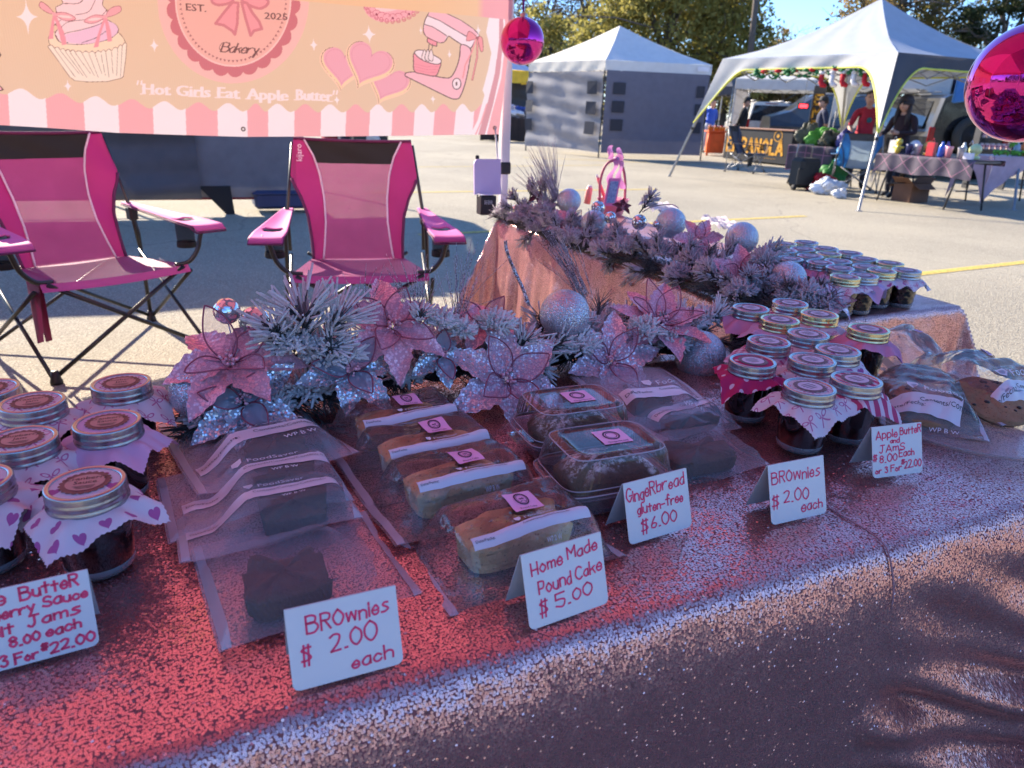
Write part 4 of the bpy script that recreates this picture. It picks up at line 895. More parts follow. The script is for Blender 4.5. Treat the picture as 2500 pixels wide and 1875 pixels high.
def sbox(u, v, c):
    du = max(0, abs(u-c[0])-c[2]); dv = max(0, abs(v-c[1])-c[3]); d = sqrt(du*du+dv*dv); s = c[5] if len(c) > 5 else .05
    if d >= s: return 0
    t_ = 1-d/s; return c[4]*t_*t_*(3-2*t_)
def rectq(C, zs):
    # the true rectangle that best fits four image corners
    K = [P(*c, T+z) for c, z in zip(C, zs)]; ctr = sum(K)/4; ex = (K[1]-K[0]+K[2]-K[3])/2; W = np.linalg.norm(ex); ex = ex/W; ey = (K[3]-K[0]+K[2]-K[1])/2; ey = ey-ex*(ey@ex); L = np.linalg.norm(ey); ey = ey/L
    return [ctr-ex*W/2-ey*L/2, ctr+ex*W/2-ey*L/2, ctr+ex*W/2+ey*L/2, ctr-ex*W/2+ey*L/2]
def bag(label, C, zs, bumps, tex=False, strip=None, seed=0, sticker=None, mats=None, strip_txt=True, ripple=.004, group='sealed plastic bags of baked goods', dist=None):
    """C: four image corners BL BR TR TL; zs: their heights above the table. bumps: contents (cu, cv, half u, half v, height, skirt m)"""
    K = C if len(C[0]) == 3 else rectq(C, zs); r = random.Random(seed); ph = [r.uniform(0, 6.28) for _ in range(8)]
    W = np.linalg.norm(K[1]-K[0]); Lb = np.linalg.norm(K[3]-K[0])
    t = thing('plastic_bag', label, 'plastic bag', (K[0]+K[1]+K[2]+K[3])/4*np.array([1, 1, 0])+EZ*(T+.002), 0, group)
    def bil(u, v): return K[0]*(1-u)*(1-v)+K[1]*u*(1-v)+K[2]*u*v+K[3]*(1-u)*v
    nrm = np.cross(K[1]-K[0], K[3]-K[0]); nrm /= np.linalg.norm(nrm)
    bm = [(c[0]*W, c[1]*Lb, c[2]*W, c[3]*Lb, c[4], c[5] if len(c) > 5 else .05) for c in bumps]
    def h(u, v):
        x, y = u*W, v*Lb; hh = max([sbox(x, y, c) for c in bm]+[0]); e = min(u, 1-u, v*1.2, (1-v)*1.2)*min(W, Lb); ed = min(1, e/.03)
        hh = hh*min(1, e/.012)+.006*ed
        wr = ripple*ed*(sin(x*60+y*38+ph[0])*.5+sin(x*35-y*80+ph[1])*.5+.5*sin(y*150+x*20+ph[2])+.35*abs(sin(x*110-y*45+ph[3])))*(.35 if hh > .035 else .8)
        cur = .010*(sin(u*5+ph[4])*abs(v-.5)+sin(v*4+ph[5])*abs(u-.5))*(1-ed*.6)
        return hh+wr*.6, cur
    def top(u, v, off=0):
        a, b = h(u, v); return bil(u, v)+nrm*(a+b+.0008+off)
    cling = lambda u, v: (.001, min(1, max([sbox(u*W, v*Lb, q)/q[4] for q in bm]+[0])**2))
    m = MB(); m.grid(top, 54, 54, uvfn=cling); body = m.build('top_sheet', (mats or (BAGT if tex else BAGP)), t, True)
    m = MB(); m.grid(lambda u, v: bil(u, v)+nrm*(h(u, v)[1]-.0002-.0*u), 20, 20, uvfn=lambda u, v: (.001, .5)); m.build('under_sheet', mats or BAGP, t, True)
    for (u0, u1, v0, v1) in ((.012, .055, .0, 1), (.945, .988, 0, 1)):
        m = MB(); m.grid(lambda a, b: top(u0+(u1-u0)*a, v0+(v1-v0)*b, .0009), 3, 40); m.build('seal', SEAL, t, True)
    if strip:
        v0, v1, u0, u1 = strip; m = MB(); m.grid(lambda a, b: top(u0+(u1-u0)*a, v0+(v1-v0)*b, .0012), 48, 6); st = m.build('printed_strip', STRIP, t, True)
        m = MB(); fn = lambda x, y: top(u0+(u1-u0)*x, v0+(v1-v0)*y, .0018); asp = sum(np.linalg.norm(top((u0+u1)/2, v0+(v1-v0)*(q+1)/10)-top((u0+u1)/2, v0+(v1-v0)*q/10)) for q in range(10))/((u1-u0)*W)
        sz = .30; put_text(m, 'Contents/Contenu/Contenido:', sz, lambda x, y: fn(x*asp+.42, y+.60), 0); m.build('printed_lettering', PRB, st, True); m = MB(); put_text(m, 'Date/Fecha:', sz, lambda x, y: fn(x*asp+.02, y+.34), 0); m.build('printed_date', PRB, st, True)
        if strip_txt:
            m = MB(); put_text(m, 'FoodSaver', .56, lambda x, y: fn(x*asp+.46, y+1.20), 0); m.add([fn(.46+asp*q[0], q[1]+1.18) for q in ((-.65, .6), (-.2, .6), (-.2, .25), (-.42, 0), (-.65, .25))], [(0, 1, 2, 3, 4)], 0, False); m.build('printed_logo', PRW, t, True)
            m = MB(); put_text(m, 'WP B W', .32, lambda x, y: fn(x*asp+.58, y-.62), 0); m.build('printed_code', PRW, t, True)
    if sticker:
        su, sv, hw_, hh_, txt = sticker; m = MB(); fs = lambda x, y, o: top(su+x*hw_, sv+y*hh_, o)
        m.grid(lambda a, b: fs(2*a-1, 2*b-1, .0022), 10, 10, 0)
        for ro, ri in ((.62, .52), (.46, .42)):
            vs = []; n = 40
            for k in range(n):
                a = 2*pi*k/n; w_ = 1+(.06*(k % 2) if ro > .5 else 0); vs += [fs(ro*.72*w_*cos(a), .18+ro*w_*sin(a), .0028), fs(ri*.72*cos(a), .18+ri*sin(a), .0028)]
            m.add(vs, [(2*k, 2*k+1, (2*k+3) % (2*n), (2*k+2) % (2*n)) for k in range(n)], 1, False)
        for s_ in (-1, 1): put_strokes(m, 'o', .22, .05, lambda x, y, s_=s_: fs(s_*(x+.02), y+.12, .0028), 1, 0, 0); put_strokes(m, '-', .2, .05, lambda x, y, s_=s_: fs(s_*(x+.05), -.1+y-.5*x, .0028), 1, 0, 0)
        put_text(m, txt, .30, lambda x, y: fs(x*.8, y-.86, .0028), 1, center=True); m.build('sticker', [STK, M('sticker_ink', S(66, 34, 62), .6)], t, True)
    return t, top
def crumb(name, c1, c2, dark, bump=.9, bs=120, sugar=None):
    k = NT(name); c = k.coord(); n1 = k.noise(18, c, 6, .7).outputs[0]; n2 = k.noise(150, c, 4, .7).outputs[0]; v = k.n('ShaderNodeTexVoronoi', {'Vector': c, 'Scale': 170}).outputs['Distance']
    col = k.mix(k.ramp(n1, [(.35, (0, 0, 0)), (.65, (1, 1, 1))]), c1, c2); col = k.mix(k.ramp(v, [(.08, (1, 1, 1)), (.25, (0, 0, 0))]), col, dark)
    if sugar:
        nz = k.n('ShaderNodeSeparateXYZ', {0: k.n('ShaderNodeNewGeometry').outputs['Normal']}).outputs[2]
        f = k.math('MULTIPLY', k.ramp(k.noise(75, c, 6, .8).outputs[0], [(.47, (0, 0, 0)), (.58, (1, 1, 1))]), k.ramp(k.math('MULTIPLY', nz, k.math('ADD', k.noise(16, c, 3).outputs[0], .35)), [(.48, (0, 0, 0)), (.66, (1, 1, 1))])); col = k.mix(f, col, sugar)
    k.set(k.b, 'Base Color', col); k.set(k.b, 'Roughness', .85); k.set(k.b, 'Normal', k.n('ShaderNodeBump', {'Strength': bump, 'Distance': .003, 'Height': k.math('ADD', n2, k.math('MULTIPLY', n1, .8))}).outputs[0]); return k.m
BROWN = crumb('brownie_crumb', (.070, .030, .017), (.115, .052, .030), (.024, .011, .007)); CAKE = crumb('pound_cake_crust', (.66, .40, .16), (.86, .60, .30), (.42, .22, .09), 1.0); GING = crumb('gingerbread_crumb', (.115, .056, .028), (.19, .10, .05), (.05, .025, .013), 1, 120, (.85, .83, .82)); COOK = crumb('cookie_dough', (.26, .14, .07), (.38, .22, .115), (.15, .08, .04), .8); CHIP = M('chocolate_chip', (.018, .008, .005), .45)
def loaf(name, label, c, rz, l, w, h, m_, dome=.35, cat='cake', group=None, seed=0, rough=.002, sqn=.30):
    r = random.Random(seed); ph = [r.uniform(0, 6.28) for _ in range(6)]
    def fn(a, b):
        th = 2*pi*a; n = sqn; ct, s_ = cos(th), sin(th); x = np.sign(ct)*abs(ct)**n; y = np.sign(s_)*abs(s_)**n
        if b < .5: k = b/.5; sc_ = .93+.07*k; z = h*(1-dome)*k
        else:
            k = (b-.5)/.5; sc_ = 1-k; z = h*(1-dome)+h*dome*(1-(1-k)**3.0) if k < 1 else h; sc_ = max(0, 1-k**1.0)
            z = h*(1-dome)+h*dome*(1-sc_**3.2)
        n_ = rough*(sin(x*5+ph[0]+y*3)+sin(x*9-y*7+ph[1])+.7*sin(y*13+ph[2]+x*4))
        return np.array([x*l/2*sc_+n_*ct*(b > .1)*sc_, y*w/2*sc_+n_*s_*(b > .1)*sc_, z+n_*(b > .4)])
    m = MB(); m.grid(fn, 56, 30, cu=True); o = m.build(name, m_); o.location = tuple(c); o.rotation_euler = (0, 0, rz); return tag(o, label, cat, group)
BG = 'brownies sealed in plastic bags'; 
# left brownie bags, shingled from back to front
bl = [((385, 1066), (735, 1014), (668, 850), (370, 926)), ((372, 1148), (742, 1082), (702, 960), (325, 1045)), ((421, 1196), (772, 1140), (738, 1030), (344, 1122)), ((456, 1404), (908, 1303), (800, 1085), (428, 1205))]
def brbag(label, C, zs, bxy, bz, brl, size, rz, sd, strip=None, tex=False):
    p = P(*bxy, T+bz+.014); K = rectq(C, zs); ex, ey = K[1]-K[0], K[3]-K[0]; W = np.linalg.norm(ex); Lb = np.linalg.norm(ey); ex, ey = ex/W, ey/Lb
    cu = float(np.clip((p-K[0])@ex/W, .1+size[0]/2/W, .9-size[0]/2/W)); cv = float(np.clip((p-K[0])@ey/Lb, .1+size[1]/2/Lb, .9-size[1]/2/Lb)); p = K[0]+ex*cu*W+ey*cv*Lb
    p[2] = max(T+.004, p[2]-.002); bz = p[2]-T; loaf('brownie', brl, p, atan2(ex[1], ex[0]), *size, BROWN, .2, 'brownie', BG, sd, .0026, .36)
    zc = (1-cv)*(zs[0]*(1-cu)+zs[1]*cu)+cv*(zs[3]*(1-cu)+zs[2]*cu); hh = max(.012, bz+size[2]-zc+.007)
    bag(label, C, zs, [(cu, cv, size[0]*.54/W, size[1]*.56/Lb, hh, .052)], strip=strip, tex=tex, seed=sd, ripple=.006)
q4 = ((.030, .030, .003, .003), (.024, .024, .003, .003), (.020, .020, .003, .003), (.002, .002, .006, .006))
sz = (.072, .060, .026)
brbag('frosted brownie bag at the back of the left bag row, strip fully seen', bl[0], q4[0], (600, 985), .016, 'dark square brownie in the back bag of the left row', sz, BA*.9, 1, (.17, .29, .07, .93))
brbag('creased second frosted brownie bag of the left row, under the back bag', bl[1], q4[1], (640, 1078), .012, 'dark brownie in the second bag of the left row', sz, BA*.8, 2, (.22, .36, .10, .92))
brbag('third frosted brownie bag of the left row with date line showing', bl[2], q4[2], (655, 1158), .008, 'dark brownie in the third bag of the left row', sz, BA*.8, 3, (.26, .42, .05, .95))
brbag('front brownie bag of the left row turned textured side up behind the large card', bl[3], q4[3], (618, 1262), .003, 'dark brownie in the textured front bag of the left row', (.078, .070, .028), BA*.9, 4, None, True)
brbag('frosted brownie bag lying against the garland behind the gingerbread boxes', ((1345, 945), (1545, 905), (1455, 797), (1233, 800)), (.02, .02, .03, .03), (1402, 868), .022, 'dark brownie in the bag leaning on the garland', (.07, .05, .024), BA, 5, (.16, .30, .1, .95))
brbag('middle frosted brownie bag right of the gingerbread boxes', ((1400, 968), (1598, 918), (1500, 872), (1365, 912)), (.016, .016, .004, .004), (1500, 918), .008, 'dark brownie in the middle bag right of the gingerbread', (.09, .045, .02), BA, 6, (.30, .52, .1, .97))
brbag('textured brownie bag flat on the cloth behind the second brownies card', ((1400, 1062), (1652, 1018), (1560, 930), (1392, 958)), (.002, .002, .008, .008), (1525, 1000), .003, 'dark brownie in the textured bag behind the right brownies card', (.10, .06, .024), BA, 7, None, True)
# pound cakes
cl_ = ['pound cake at the back of its row under the silver flowers', 'second pound cake from the back of the row', 'third pound cake from the back, centre of the table', 'front pound cake behind its own price card']
for i, (x, y, c4) in enumerate(((866, 908, ((748, 1006), (1022, 948), (978, 812), (702, 892))), (925, 968, ((812, 1042), (1080, 966), (1000, 900), (762, 975))), (990, 1036, ((852, 1116), (1165, 1042), (1060, 950), (800, 1040))), (1110, 1140, ((1002, 1284), (1300, 1160), (1190, 1040), (846, 1122))))):
    p = P(x, y, T+.030); p[2] = T+.0035; an = (.56, .55, .54, .52)[i]; loaf('pound_cake', 'golden '+cl_[i], p, an, .130, .066, .043, CAKE, .34, 'pound cake', 'pound cakes sealed in bags', 40+i, .0018, .42)
    ex, ey = np.array([cos(an), sin(an), 0]), np.array([-sin(an), cos(an), 0]); W, Lb = .215, .15; K0 = p*np.array([1, 1, 0])+EZ*(T+.0015)-ex*W*.52-ey*Lb*.48; c4 = [K0, K0+ex*W, K0+ex*W+ey*Lb, K0+ey*Lb]; cu, cv = .52, .48
    bag('bag round the '+cl_[i], c4, (.002, .002, .002, .002), [(cu, cv, .069/W, .0365/Lb, .049, .034)], strip=(cv-.0450/Lb, cv-.0335/Lb, max(.04, cu-.070/W), min(.96, cu+.070/W)), seed=20+i, sticker=(cu+.012/W, cv+.004/Lb, .0175/W, .018/Lb, 'Pound Cake'), mats=BAGC, strip_txt=True, ripple=.009)
# gingerbread in clear boxes
TRAYM = clearfilm('clear_box_plastic', .03, .03, .12, 20, .95); TRAYB = plastic('box_tray_plastic', .22, False, (.5, .44, .52))
def sup(a, hx, hy, n=.34):
    th = 2*pi*a; c, s_ = cos(th), sin(th); return np.array([np.sign(c)*abs(c)**n*hx, np.sign(s_)*abs(s_)**n*hy])
def clambox(label, x, y, rz, seed):
    p = P(x, y, T+.034); p[2] = T+.003; t = thing('cake_box', label, 'cake box', p, rz, 'clear boxes of gingerbread')
    hx, hy = .076, .054; m = MB()
    tp = [(.80, 0), (.84, .001), (.90, .008), (.96, .024), (.97, .027), (1.06, .028), (1.07, .030), (1.06, .0325), (.97, .033)]
    m.grid(lambda a, b: np.array([*sup(a, hx*np.interp(b, np.linspace(0, 1, 9), [q[0] for q in tp]), hy*np.interp(b, np.linspace(0, 1, 9), [q[0] for q in tp])), np.interp(b, np.linspace(0, 1, 9), [q[1] for q in tp])]), 72, 24, cu=True, uvfn=lambda a, b: (.001, 0))
    m.grid(lambda a, b: np.array([*sup(a, hx*.8*b, hy*.8*b), .0005]), 36, 2, cu=True, uvfn=lambda a, b: (.001, 0)); m.build('tray', TRAYB, t)
    lp = [(1.06, .034), (1.0, .035), (.985, .040), (.90, .070), (.85, .076), (.72, .080), (.68, .0775), (.05, .0775), (0, .0775)]; xs = np.linspace(0, 1, 9)
    def ld(a, b):
        s_ = np.interp(b, xs, [q[0] for q in lp]); z = np.interp(b, xs, [q[1] for q in lp]); rib = 1+(.012*sin(a*2*pi*52) if .25 < b < .62 else 0); return np.array([*sup(a, hx*s_*rib, hy*s_*rib), z])
    m = MB(); m.grid(ld, 208, 40, cu=True, uvfn=lambda a, b: (.001, 0)); m.box((-hx*1.08, -.01, .0335), (.026, .04, .0012), bev=.0004); l_ = m.build('lid', TRAYM, t)
    for hh_, sc_ in ((.0345, 1.06), (.0400, .985), (.0765, .85)): m = MB(); m.tube([np.array([*sup(a_, hx*sc_, hy*sc_), hh_]) for a_ in np.linspace(0, 1, 73)], .0010, 5); m.build('moulded_rim', M('highlight_rim', S(214, 212, 222), .1, alpha=.5, spec=.8), l_)  # pale tubes on the moulded edges paint in their bright highlight
    m = MB(); f = lambda u, v, o=.0785: np.array([.010+u*.020, .003+v*.019, o])
    m.add([f(-1, -1), f(1, -1), f(1, 1), f(-1, 1)], [(0, 1, 2, 3)], 0, False)
    for ro, ri in ((.62, .50), (.42, .37)):
        n = 40; vs = []
        for k in range(n): vs += [f(ro*cos(2*pi*k/n)*.9, .15+ro*sin(2*pi*k/n), .0789), f(ri*cos(2*pi*k/n)*.9, .15+ri*sin(2*pi*k/n), .0789)]
        m.add(vs, [(2*k, 2*k+1, (2*k+3) % (2*n), (2*k+2) % (2*n)) for k in range(n)], 1, False)
    put_text(m, 'Gingerbread', .28, lambda u, v: f(u, v-.86, .0789), 1, center=True); m.build('sticker', [STK, M('sticker_ink', S(66, 34, 62), .6)], l_)
    return p
for lab, lab2, x, y, s_ in (('clear hinged box of gingerbread standing behind the other box', 'sugar dusted dark gingerbread loaf in the rear clear box', 1232, 925, 1), ('clear hinged box of gingerbread in front, beside its price card', 'sugar dusted dark gingerbread loaf in the front clear box', 1303, 1020, 2)):
    p = clambox(lab, x, y, BA*.92, s_); q = p.copy(); q[2] += .0025; loaf('gingerbread_loaf', lab2, q, BA*.92, .120, .080, .056, GING, .45, 'gingerbread', 'gingerbread loaves in boxes', s_, .002)
# cookies on a clear tray
p = P(2085, 915, T); p[2] = T+.001
m = MB(); m.lathe([(0, .004), (.13, .004), (.15, .008), (.160, .016), (.164, .017), (.162, .0135), (.150, .005), (.13, .001), (0, .001)], 64); o = m.build('serving_tray', M('clear_acrylic', (.55, .57, .60), .08, alpha=.28, spec=.8)); o.location = tuple(p); tag(o, 'round clear tray under the bagged cookies at the right border', 'tray')
for i, (x, y, z, c4, lab, tilt) in enumerate(((1990, 882, .014, ((1880, 925), (2120, 945), (2090, 850), (1895, 800)), 'front left of the tray beside the striped jar', .16), (2143, 862, .022, ((2085, 935), (2290, 905), (2140, 765), (1960, 800)), 'large at the right border of the tray', .30), (1935, 852, .010, ((1860, 840), (2035, 800), (1960, 715), (1925, 712)), 'dark at the back of the tray under a tall bag', .05))):
    p = P(x, y, T+z+.01); p[2] = T+z; t = thing('cookie', 'chocolate chip cookie '+lab, 'cookie', p, 0, 'cookies on the clear tray'); rc = (.052, .060, .046)[i]; ph = [R3.uniform(0, 6.28) for _ in range(3)]
    ax = np.array([cos(.6*i), sin(.6*i), 0]); tl = lambda q: np.array([q[0], q[1], q[2]-q[1]*-tilt*.0+tilt*(q[1])])
    m = MB(); m.grid(lambda a, b: tl(np.array([rc*(1+.03*sin(6*pi*a+ph[0]))*np.interp(b, [0, .3, .5, 1], [.9, 1, .96, 0])*cos(2*pi*a), rc*(1+.03*sin(6*pi*a+ph[0]))*np.interp(b, [0, .3, .5, 1], [.9, 1, .96, 0])*sin(2*pi*a), np.interp(b, [0, .3, .5, .75, 1], [0, .006, .012, .017, .019])+.0012*sin(a*40+b*20)*(b > .4)])), 48, 24, cu=True); m.build('dough', COOK, t)
    m = MB()
    for k in range(16):
        a, r_ = R3.uniform(0, 6.28), rc*.85*sqrt(R3.random()); m.ball(tl(np.array([r_*cos(a), r_*sin(a), .0175-.006*(r_/rc)**2])), R3.uniform(.003, .0055), 8, 6, sq=(1, 1, .6))
    m.build('chocolate_chip', CHIP, t)['kind'] = 'stuff'
    sv = .5 if i != 2 else .32
    bt1, bt2 = bag('loose bag round the cookie '+lab, c4, (.006, .006, .012, .020) if i != 2 else (.01, .01, .06, .07), [(.45, sv, .16, .2, (.045, .055, .045)[i], .07), (.7, .75, .05, .08, .03, .06)], mats=BAGC, strip=(.10, .22, .05, .75) if i < 2 else None, seed=50+i, ripple=.018, strip_txt=True)
    if i:
        su, sv2, sw, sh_ = ((.62, .62, .09, .11), (.58, .62, .12, .12))[i-1]; m = MB(); sf = lambda a, b, o: bt2(su+sw*(a-.5), sv2+sh_*(b-.5), o)
        m.grid(lambda a, b: sf(a, b, .002), 8, 8)
        for q in range(6): m.grid(lambda a, b, q=q: sf(.1+a*(.8-.18*(q % 2)), .86-.14*q+b*.05, .0027), 8, 1, 1)
        m.build('ingredient_sticker', [M('lilac_sticker', S(214, 186, 226), .5), M('purple_ink', S(120, 70, 140), .6)], bt1, True)
# ================================================================== GARLANDS AND ORNAMENTS
def frost(name, dark, light, lo, hi, sc_=40):
    k = NT(name); c = k.coord(); f = k.ramp(k.noise(sc_, c, 4, .7).outputs[0], [(lo, (0, 0, 0)), (hi, (1, 1, 1))])
    k.set(k.b, 'Base Color', k.mix(f, dark, light)); k.set(k.b, 'Roughness', .9); k.set(k.b, 'Sheen Weight', .3); return k.m
FLOCK = frost('flocked_needle', (.32, .30, .31), (.72, .67, .68), .28, .50); NEED = frost('dark_pine_needle', (.030, .034, .036), (.17, .17, .18), .40, .70); FLOCK2 = frost('dusty_flock', (.20, .18, .21), (.54, .50, .55), .28, .55); STEM = M('brown_stem', (.06, .04, .035), .8)
TWIG = glitter('glitter_twig', (.45, .45, .52), (.8, .8, .9), .002, 1.2, .3, .8, (.12, .11, .14))
def rods(m, A, B, r0, r1, mi, n=3):
    """many thin needles at once: arrays of start and end points"""
    A, B = np.asarray(A, float), np.asarray(B, float); d = B-A; L = np.linalg.norm(d, axis=1, keepdims=True)+1e-9; d = d/L
    ref = np.where(np.abs(d[:, 2:3]) < .9, np.array([[0, 0, 1.]]), np.array([[1., 0, 0]])); n1 = np.cross(d, ref); n1 /= np.linalg.norm(n1, axis=1, keepdims=True); n2 = np.cross(d, n1)
    o = len(m.v); cnt = len(A)
    ring = lambda C, r: [C+r*(cos(2*pi*k/n)*n1+sin(2*pi*k/n)*n2) for k in range(n)]
    R0, R1_ = ring(A, r0), ring(B, r1); allv = np.stack(R0+R1_, 1).reshape(-1, 3); m.v += [tuple(q) for q in allv.tolist()]; m.uv += [(0, 0)]*len(allv)
    for i in range(cnt):
        b = o+i*2*n
        for k in range(n): m.f.append((b+k, b+(k+1) % n, b+n+(k+1) % n, b+n+k))
        m.f.append(tuple(b+n+k for k in range(n)))
    m.mi += [mi]*(cnt*(n+1)); m.sm += [True]*(cnt*(n+1))
G_ = np.random.default_rng(5)
def unit(v): v = np.asarray(v, float); return v/(np.linalg.norm(v)+1e-9)
def spray(m, c, d, L, n, nl, flock=0, dark=1, spread=.9, r=.0012, tipflock=True):
    """pine tip: a stem with needles raking forward, their ends thick with flock"""
    d = unit(d); c = np.asarray(c, float); t = G_.uniform(.05, 1, n)[:, None]; base = c+d*L*t
    rv = G_.normal(size=(n, 3)); rv -= (rv@d)[:, None]*d; rv /= np.linalg.norm(rv, axis=1, keepdims=True)
    dr = d*(1.0-.2*t)+rv*spread*G_.uniform(.5, 1.1, (n, 1)); dr /= np.linalg.norm(dr, axis=1, keepdims=True)
    ln = nl*G_.uniform(.65, 1.1, (n, 1)); mid = base+dr*ln*.45; end = base+dr*ln-EZ*ln*.05
    rods(m, base, mid, r*.8, r*.8, dark); rods(m, mid, end, r*(1.6 if tipflock else .8), r*(1.2 if tipflock else .3), flock)
    m.tube([c-d*.01, c+d*L], .0022, 4, 2)
def bushy(m, c, R_, n, flock=0, ln=.012, r=.0028, up=.35):
    """cedar clump: short stubby flocked tips all over an uneven mass"""
    c = np.asarray(c, float); rv = G_.normal(size=(n, 3)); rv[:, 2] = np.abs(rv[:, 2])*.9-.25; rv /= np.linalg.norm(rv, axis=1, keepdims=True)
    rad = R_*G_.uniform(.45, 1., (n, 1))*(1+.25*np.sin(rv[:, :1]*7)*np.cos(rv[:, 1:2]*6)); A = c+rv*rad*np.array([1, 1, .75]); dd = rv+G_.normal(size=(n, 3))*.5+EZ*up; dd /= np.linalg.norm(dd, axis=1, keepdims=True)
    rods(m, A, A+dd*ln*G_.uniform(.6, 1.4, (n, 1)), r, r*.75, flock, 4)
def wisps(m, c, d, n, L, r=.0007, sp=.25, mi=0):
    d = unit(d); dv = d+G_.normal(size=(n, 3))*sp; dv /= np.linalg.norm(dv, axis=1, keepdims=True); ln = L*G_.uniform(.6, 1.1, (n, 1)); A = np.repeat(np.asarray(c, float)[None], n, 0)+G_.normal(size=(n, 3))*.006; M1 = A+dv*ln*.5; B = A+dv*ln+EZ*(-.08*ln)
    rods(m, A, M1, r, r, mi); rods(m, M1, B, r, r*.5, mi)
def garland(label, pts, wid, hgt, n, flocks, seed, tint):
    global G_; G_ = np.random.default_rng(seed); pts = smoothpts(pts, 10); r = random.Random(seed); t = thing('garland', label, 'garland', pts[0]*np.array([1, 1, 0])+EZ*T)
    core = MB(); core.tube([p-EZ*.012+np.array([0, 0, .006*sin(i)]) for i, p in enumerate(pts)], .012, 6); core.build('wire_stem', STEM, t, True)
    ms = {k: MB() for k in ('pine_sprays', 'cedar_clumps', 'dark_needles')}
    for i in range(n):
        f = (i+.5)/n*(len(pts)-1); k = int(min(f, len(pts)-2)); p = pts[k]*(1-f+k)+pts[k+1]*(f-k); dr = unit(pts[k+1]-pts[k]); sd = np.cross(EZ, dr)
        for _ in range(3):
            a = r.uniform(-.35, pi+.35); o = sd*cos(a)*wid*r.uniform(.2, .75)+EZ*(max(0, sin(a))*hgt*r.uniform(.2, .6)); out = unit(sd*cos(a)*1.1+EZ*(sin(a)*.8+.15)+dr*r.uniform(-.8, .8))
            q = r.random()
            if q < .40: spray(ms['pine_sprays'], p+o, out, r.uniform(.03, .05), 52, r.uniform(.03, .048))
            elif q < .82: bushy(ms['cedar_clumps'], p+o+EZ*.01, r.uniform(.024, .040), 240)
            else: spray(ms['pine_sprays'], p+o, out, r.uniform(.04, .06), 40, .04, tipflock=False, r=.0011, flock=1)
        spray(ms['dark_needles'], p-EZ*.01, unit(dr*r.choice((-1, 1))+sd*r.uniform(-1.2, 1.2)+EZ*.2), .07, 60, .05, 0, 1, tipflock=False, r=.0012)
        spray(ms['dark_needles'], p, unit(dr*r.choice((-1, 1))+sd*r.uniform(-1.2, 1.2)), .06, 50, .05, 0, 1, tipflock=False)
    ms['pine_sprays'].build('pine_sprays', [flocks, NEED, STEM], t, True); ms['cedar_clumps'].build('cedar_clumps', [flocks], t, True); ms['dark_needles'].build('dark_needles', [NEED, NEED, STEM], t, True)
    return t, pts
# front garland: lies on the back of the front table
GA = [P(440, 905, T+.02), P(560, 868, T+.03), P(760, 812, T+.035), P(960, 790, T+.035), P(1150, 765, T+.035), P(1340, 740, T+.035), P(1545, 735, T+.03)]
g1, gp1 = garland('flocked pine garland along the back of the front table', GA, .085, .075, 30, FLOCK, 3, 0)
GB = [P(1098, 468, T+.03), P(1180, 500, T+.04), P(1300, 538, T+.04), P(1430, 578, T+.04), P(1560, 620, T+.04), P(1680, 655, T+.03), P(1770, 668, T+.02)]
g2, gp2 = garland('dusky flocked garland along the left edge of the side table', GB, .10, .085, 34, FLOCK2, 8, 0)
def onp(path, off):
    a, b = path[0], path[-1]; d = unit((b-a)*np.array([1, 1, 0])); n = np.cross(EZ, d)
    if n[1] > 0: n = -n
    o = a+n*off
    return lambda x, y: CAM+ray(x, y)*(((o-CAM)@n)/(ray(x, y)@n))
g1p = lambda x, y, off=.05: onp(gp1, off)(x, y)
g2p = lambda x, y, off=.05: onp(gp2, off)(x, y)
# extra tips that stand clear of the mass in the photo
m = MB()
for (x, y, dx, dz, L, n, nl) in ((662, 735, -.10, 1.0, .045, 90, .075), (700, 735, .45, .8, .04, 70, .07), (630, 750, -.45, .8, .04, 60, .065), (610, 770, -.2, .7, .05, 60, .05), (1105, 770, .5, .8, .04, 34, .05), (1160, 770, .7, .5, .05, 40, .045), (850, 860, .4, -.1, .05, 40, .04), (690, 905, .2, -.2, .05, 40, .04), (700, 780, .1, .4, .04, 60, .05), (900, 720, .1, 1, .04, 50, .03)):
    c = g1p(x, y, .045); spray(m, c, unit(E1*dx+EZ*dz-E2*.35), L, n, nl, r=.0014)
for (x, y, R_) in ((955, 695, .017), (1000, 715, .016), (745, 765, .03), (1250, 745, .03), (1390, 715, .03), (640, 745, .03), (1450, 740, .03), (700, 770, .03), (820, 790, .025), (1070, 700, .025)): bushy(m, g1p(x, y, .05), R_, 220)
m.build('standing_tips', [FLOCK, NEED, STEM], g1, True)
m = MB(); q = g1p(1140, 655, .02)
m.tube(smoothpts([g1p(1143, 660, .02), g1p(1128, 620, .01), g1p(1107, 575, 0), g1p(1094, 540, 0), g1p(1092, 520, 0)], 6), .0032, 6); wisps(m, g1p(1262, 640, .0), unit(EZ*1.0-E1*.62), 42, .17, .0006, .10); wisps(m, g1p(900, 690, .02), unit(EZ), 26, .11, .0006, .25); wisps(m, g1p(985, 690, .02), unit(EZ+E1*.15), 30, .13, .0006, .3); wisps(m, g1p(780, 690, .02), unit(EZ+E1*.2), 16, .09, .0006, .25)
m.build('glitter_twigs', TWIG, g1, True)
m = MB(); wisps(m, g2p(1200, 430, .0), unit(EZ-E1*.35), 50, .22, .0012, .16); wisps(m, g2p(1180, 440, .0), unit(EZ-E1*.5), 36, .2, .0012, .25); m.build('glitter_twigs', FLOCK2, g2, True); m = MB(); m.tube(smoothpts([g2p(1388, 458, 0), g2p(1410, 446, 0), g2p(1450, 442, -.02), g2p(1466, 450, -.02)], 5), .002, 5); m.build('bent_twig', FLOCK2, g2, True)
m = MB()
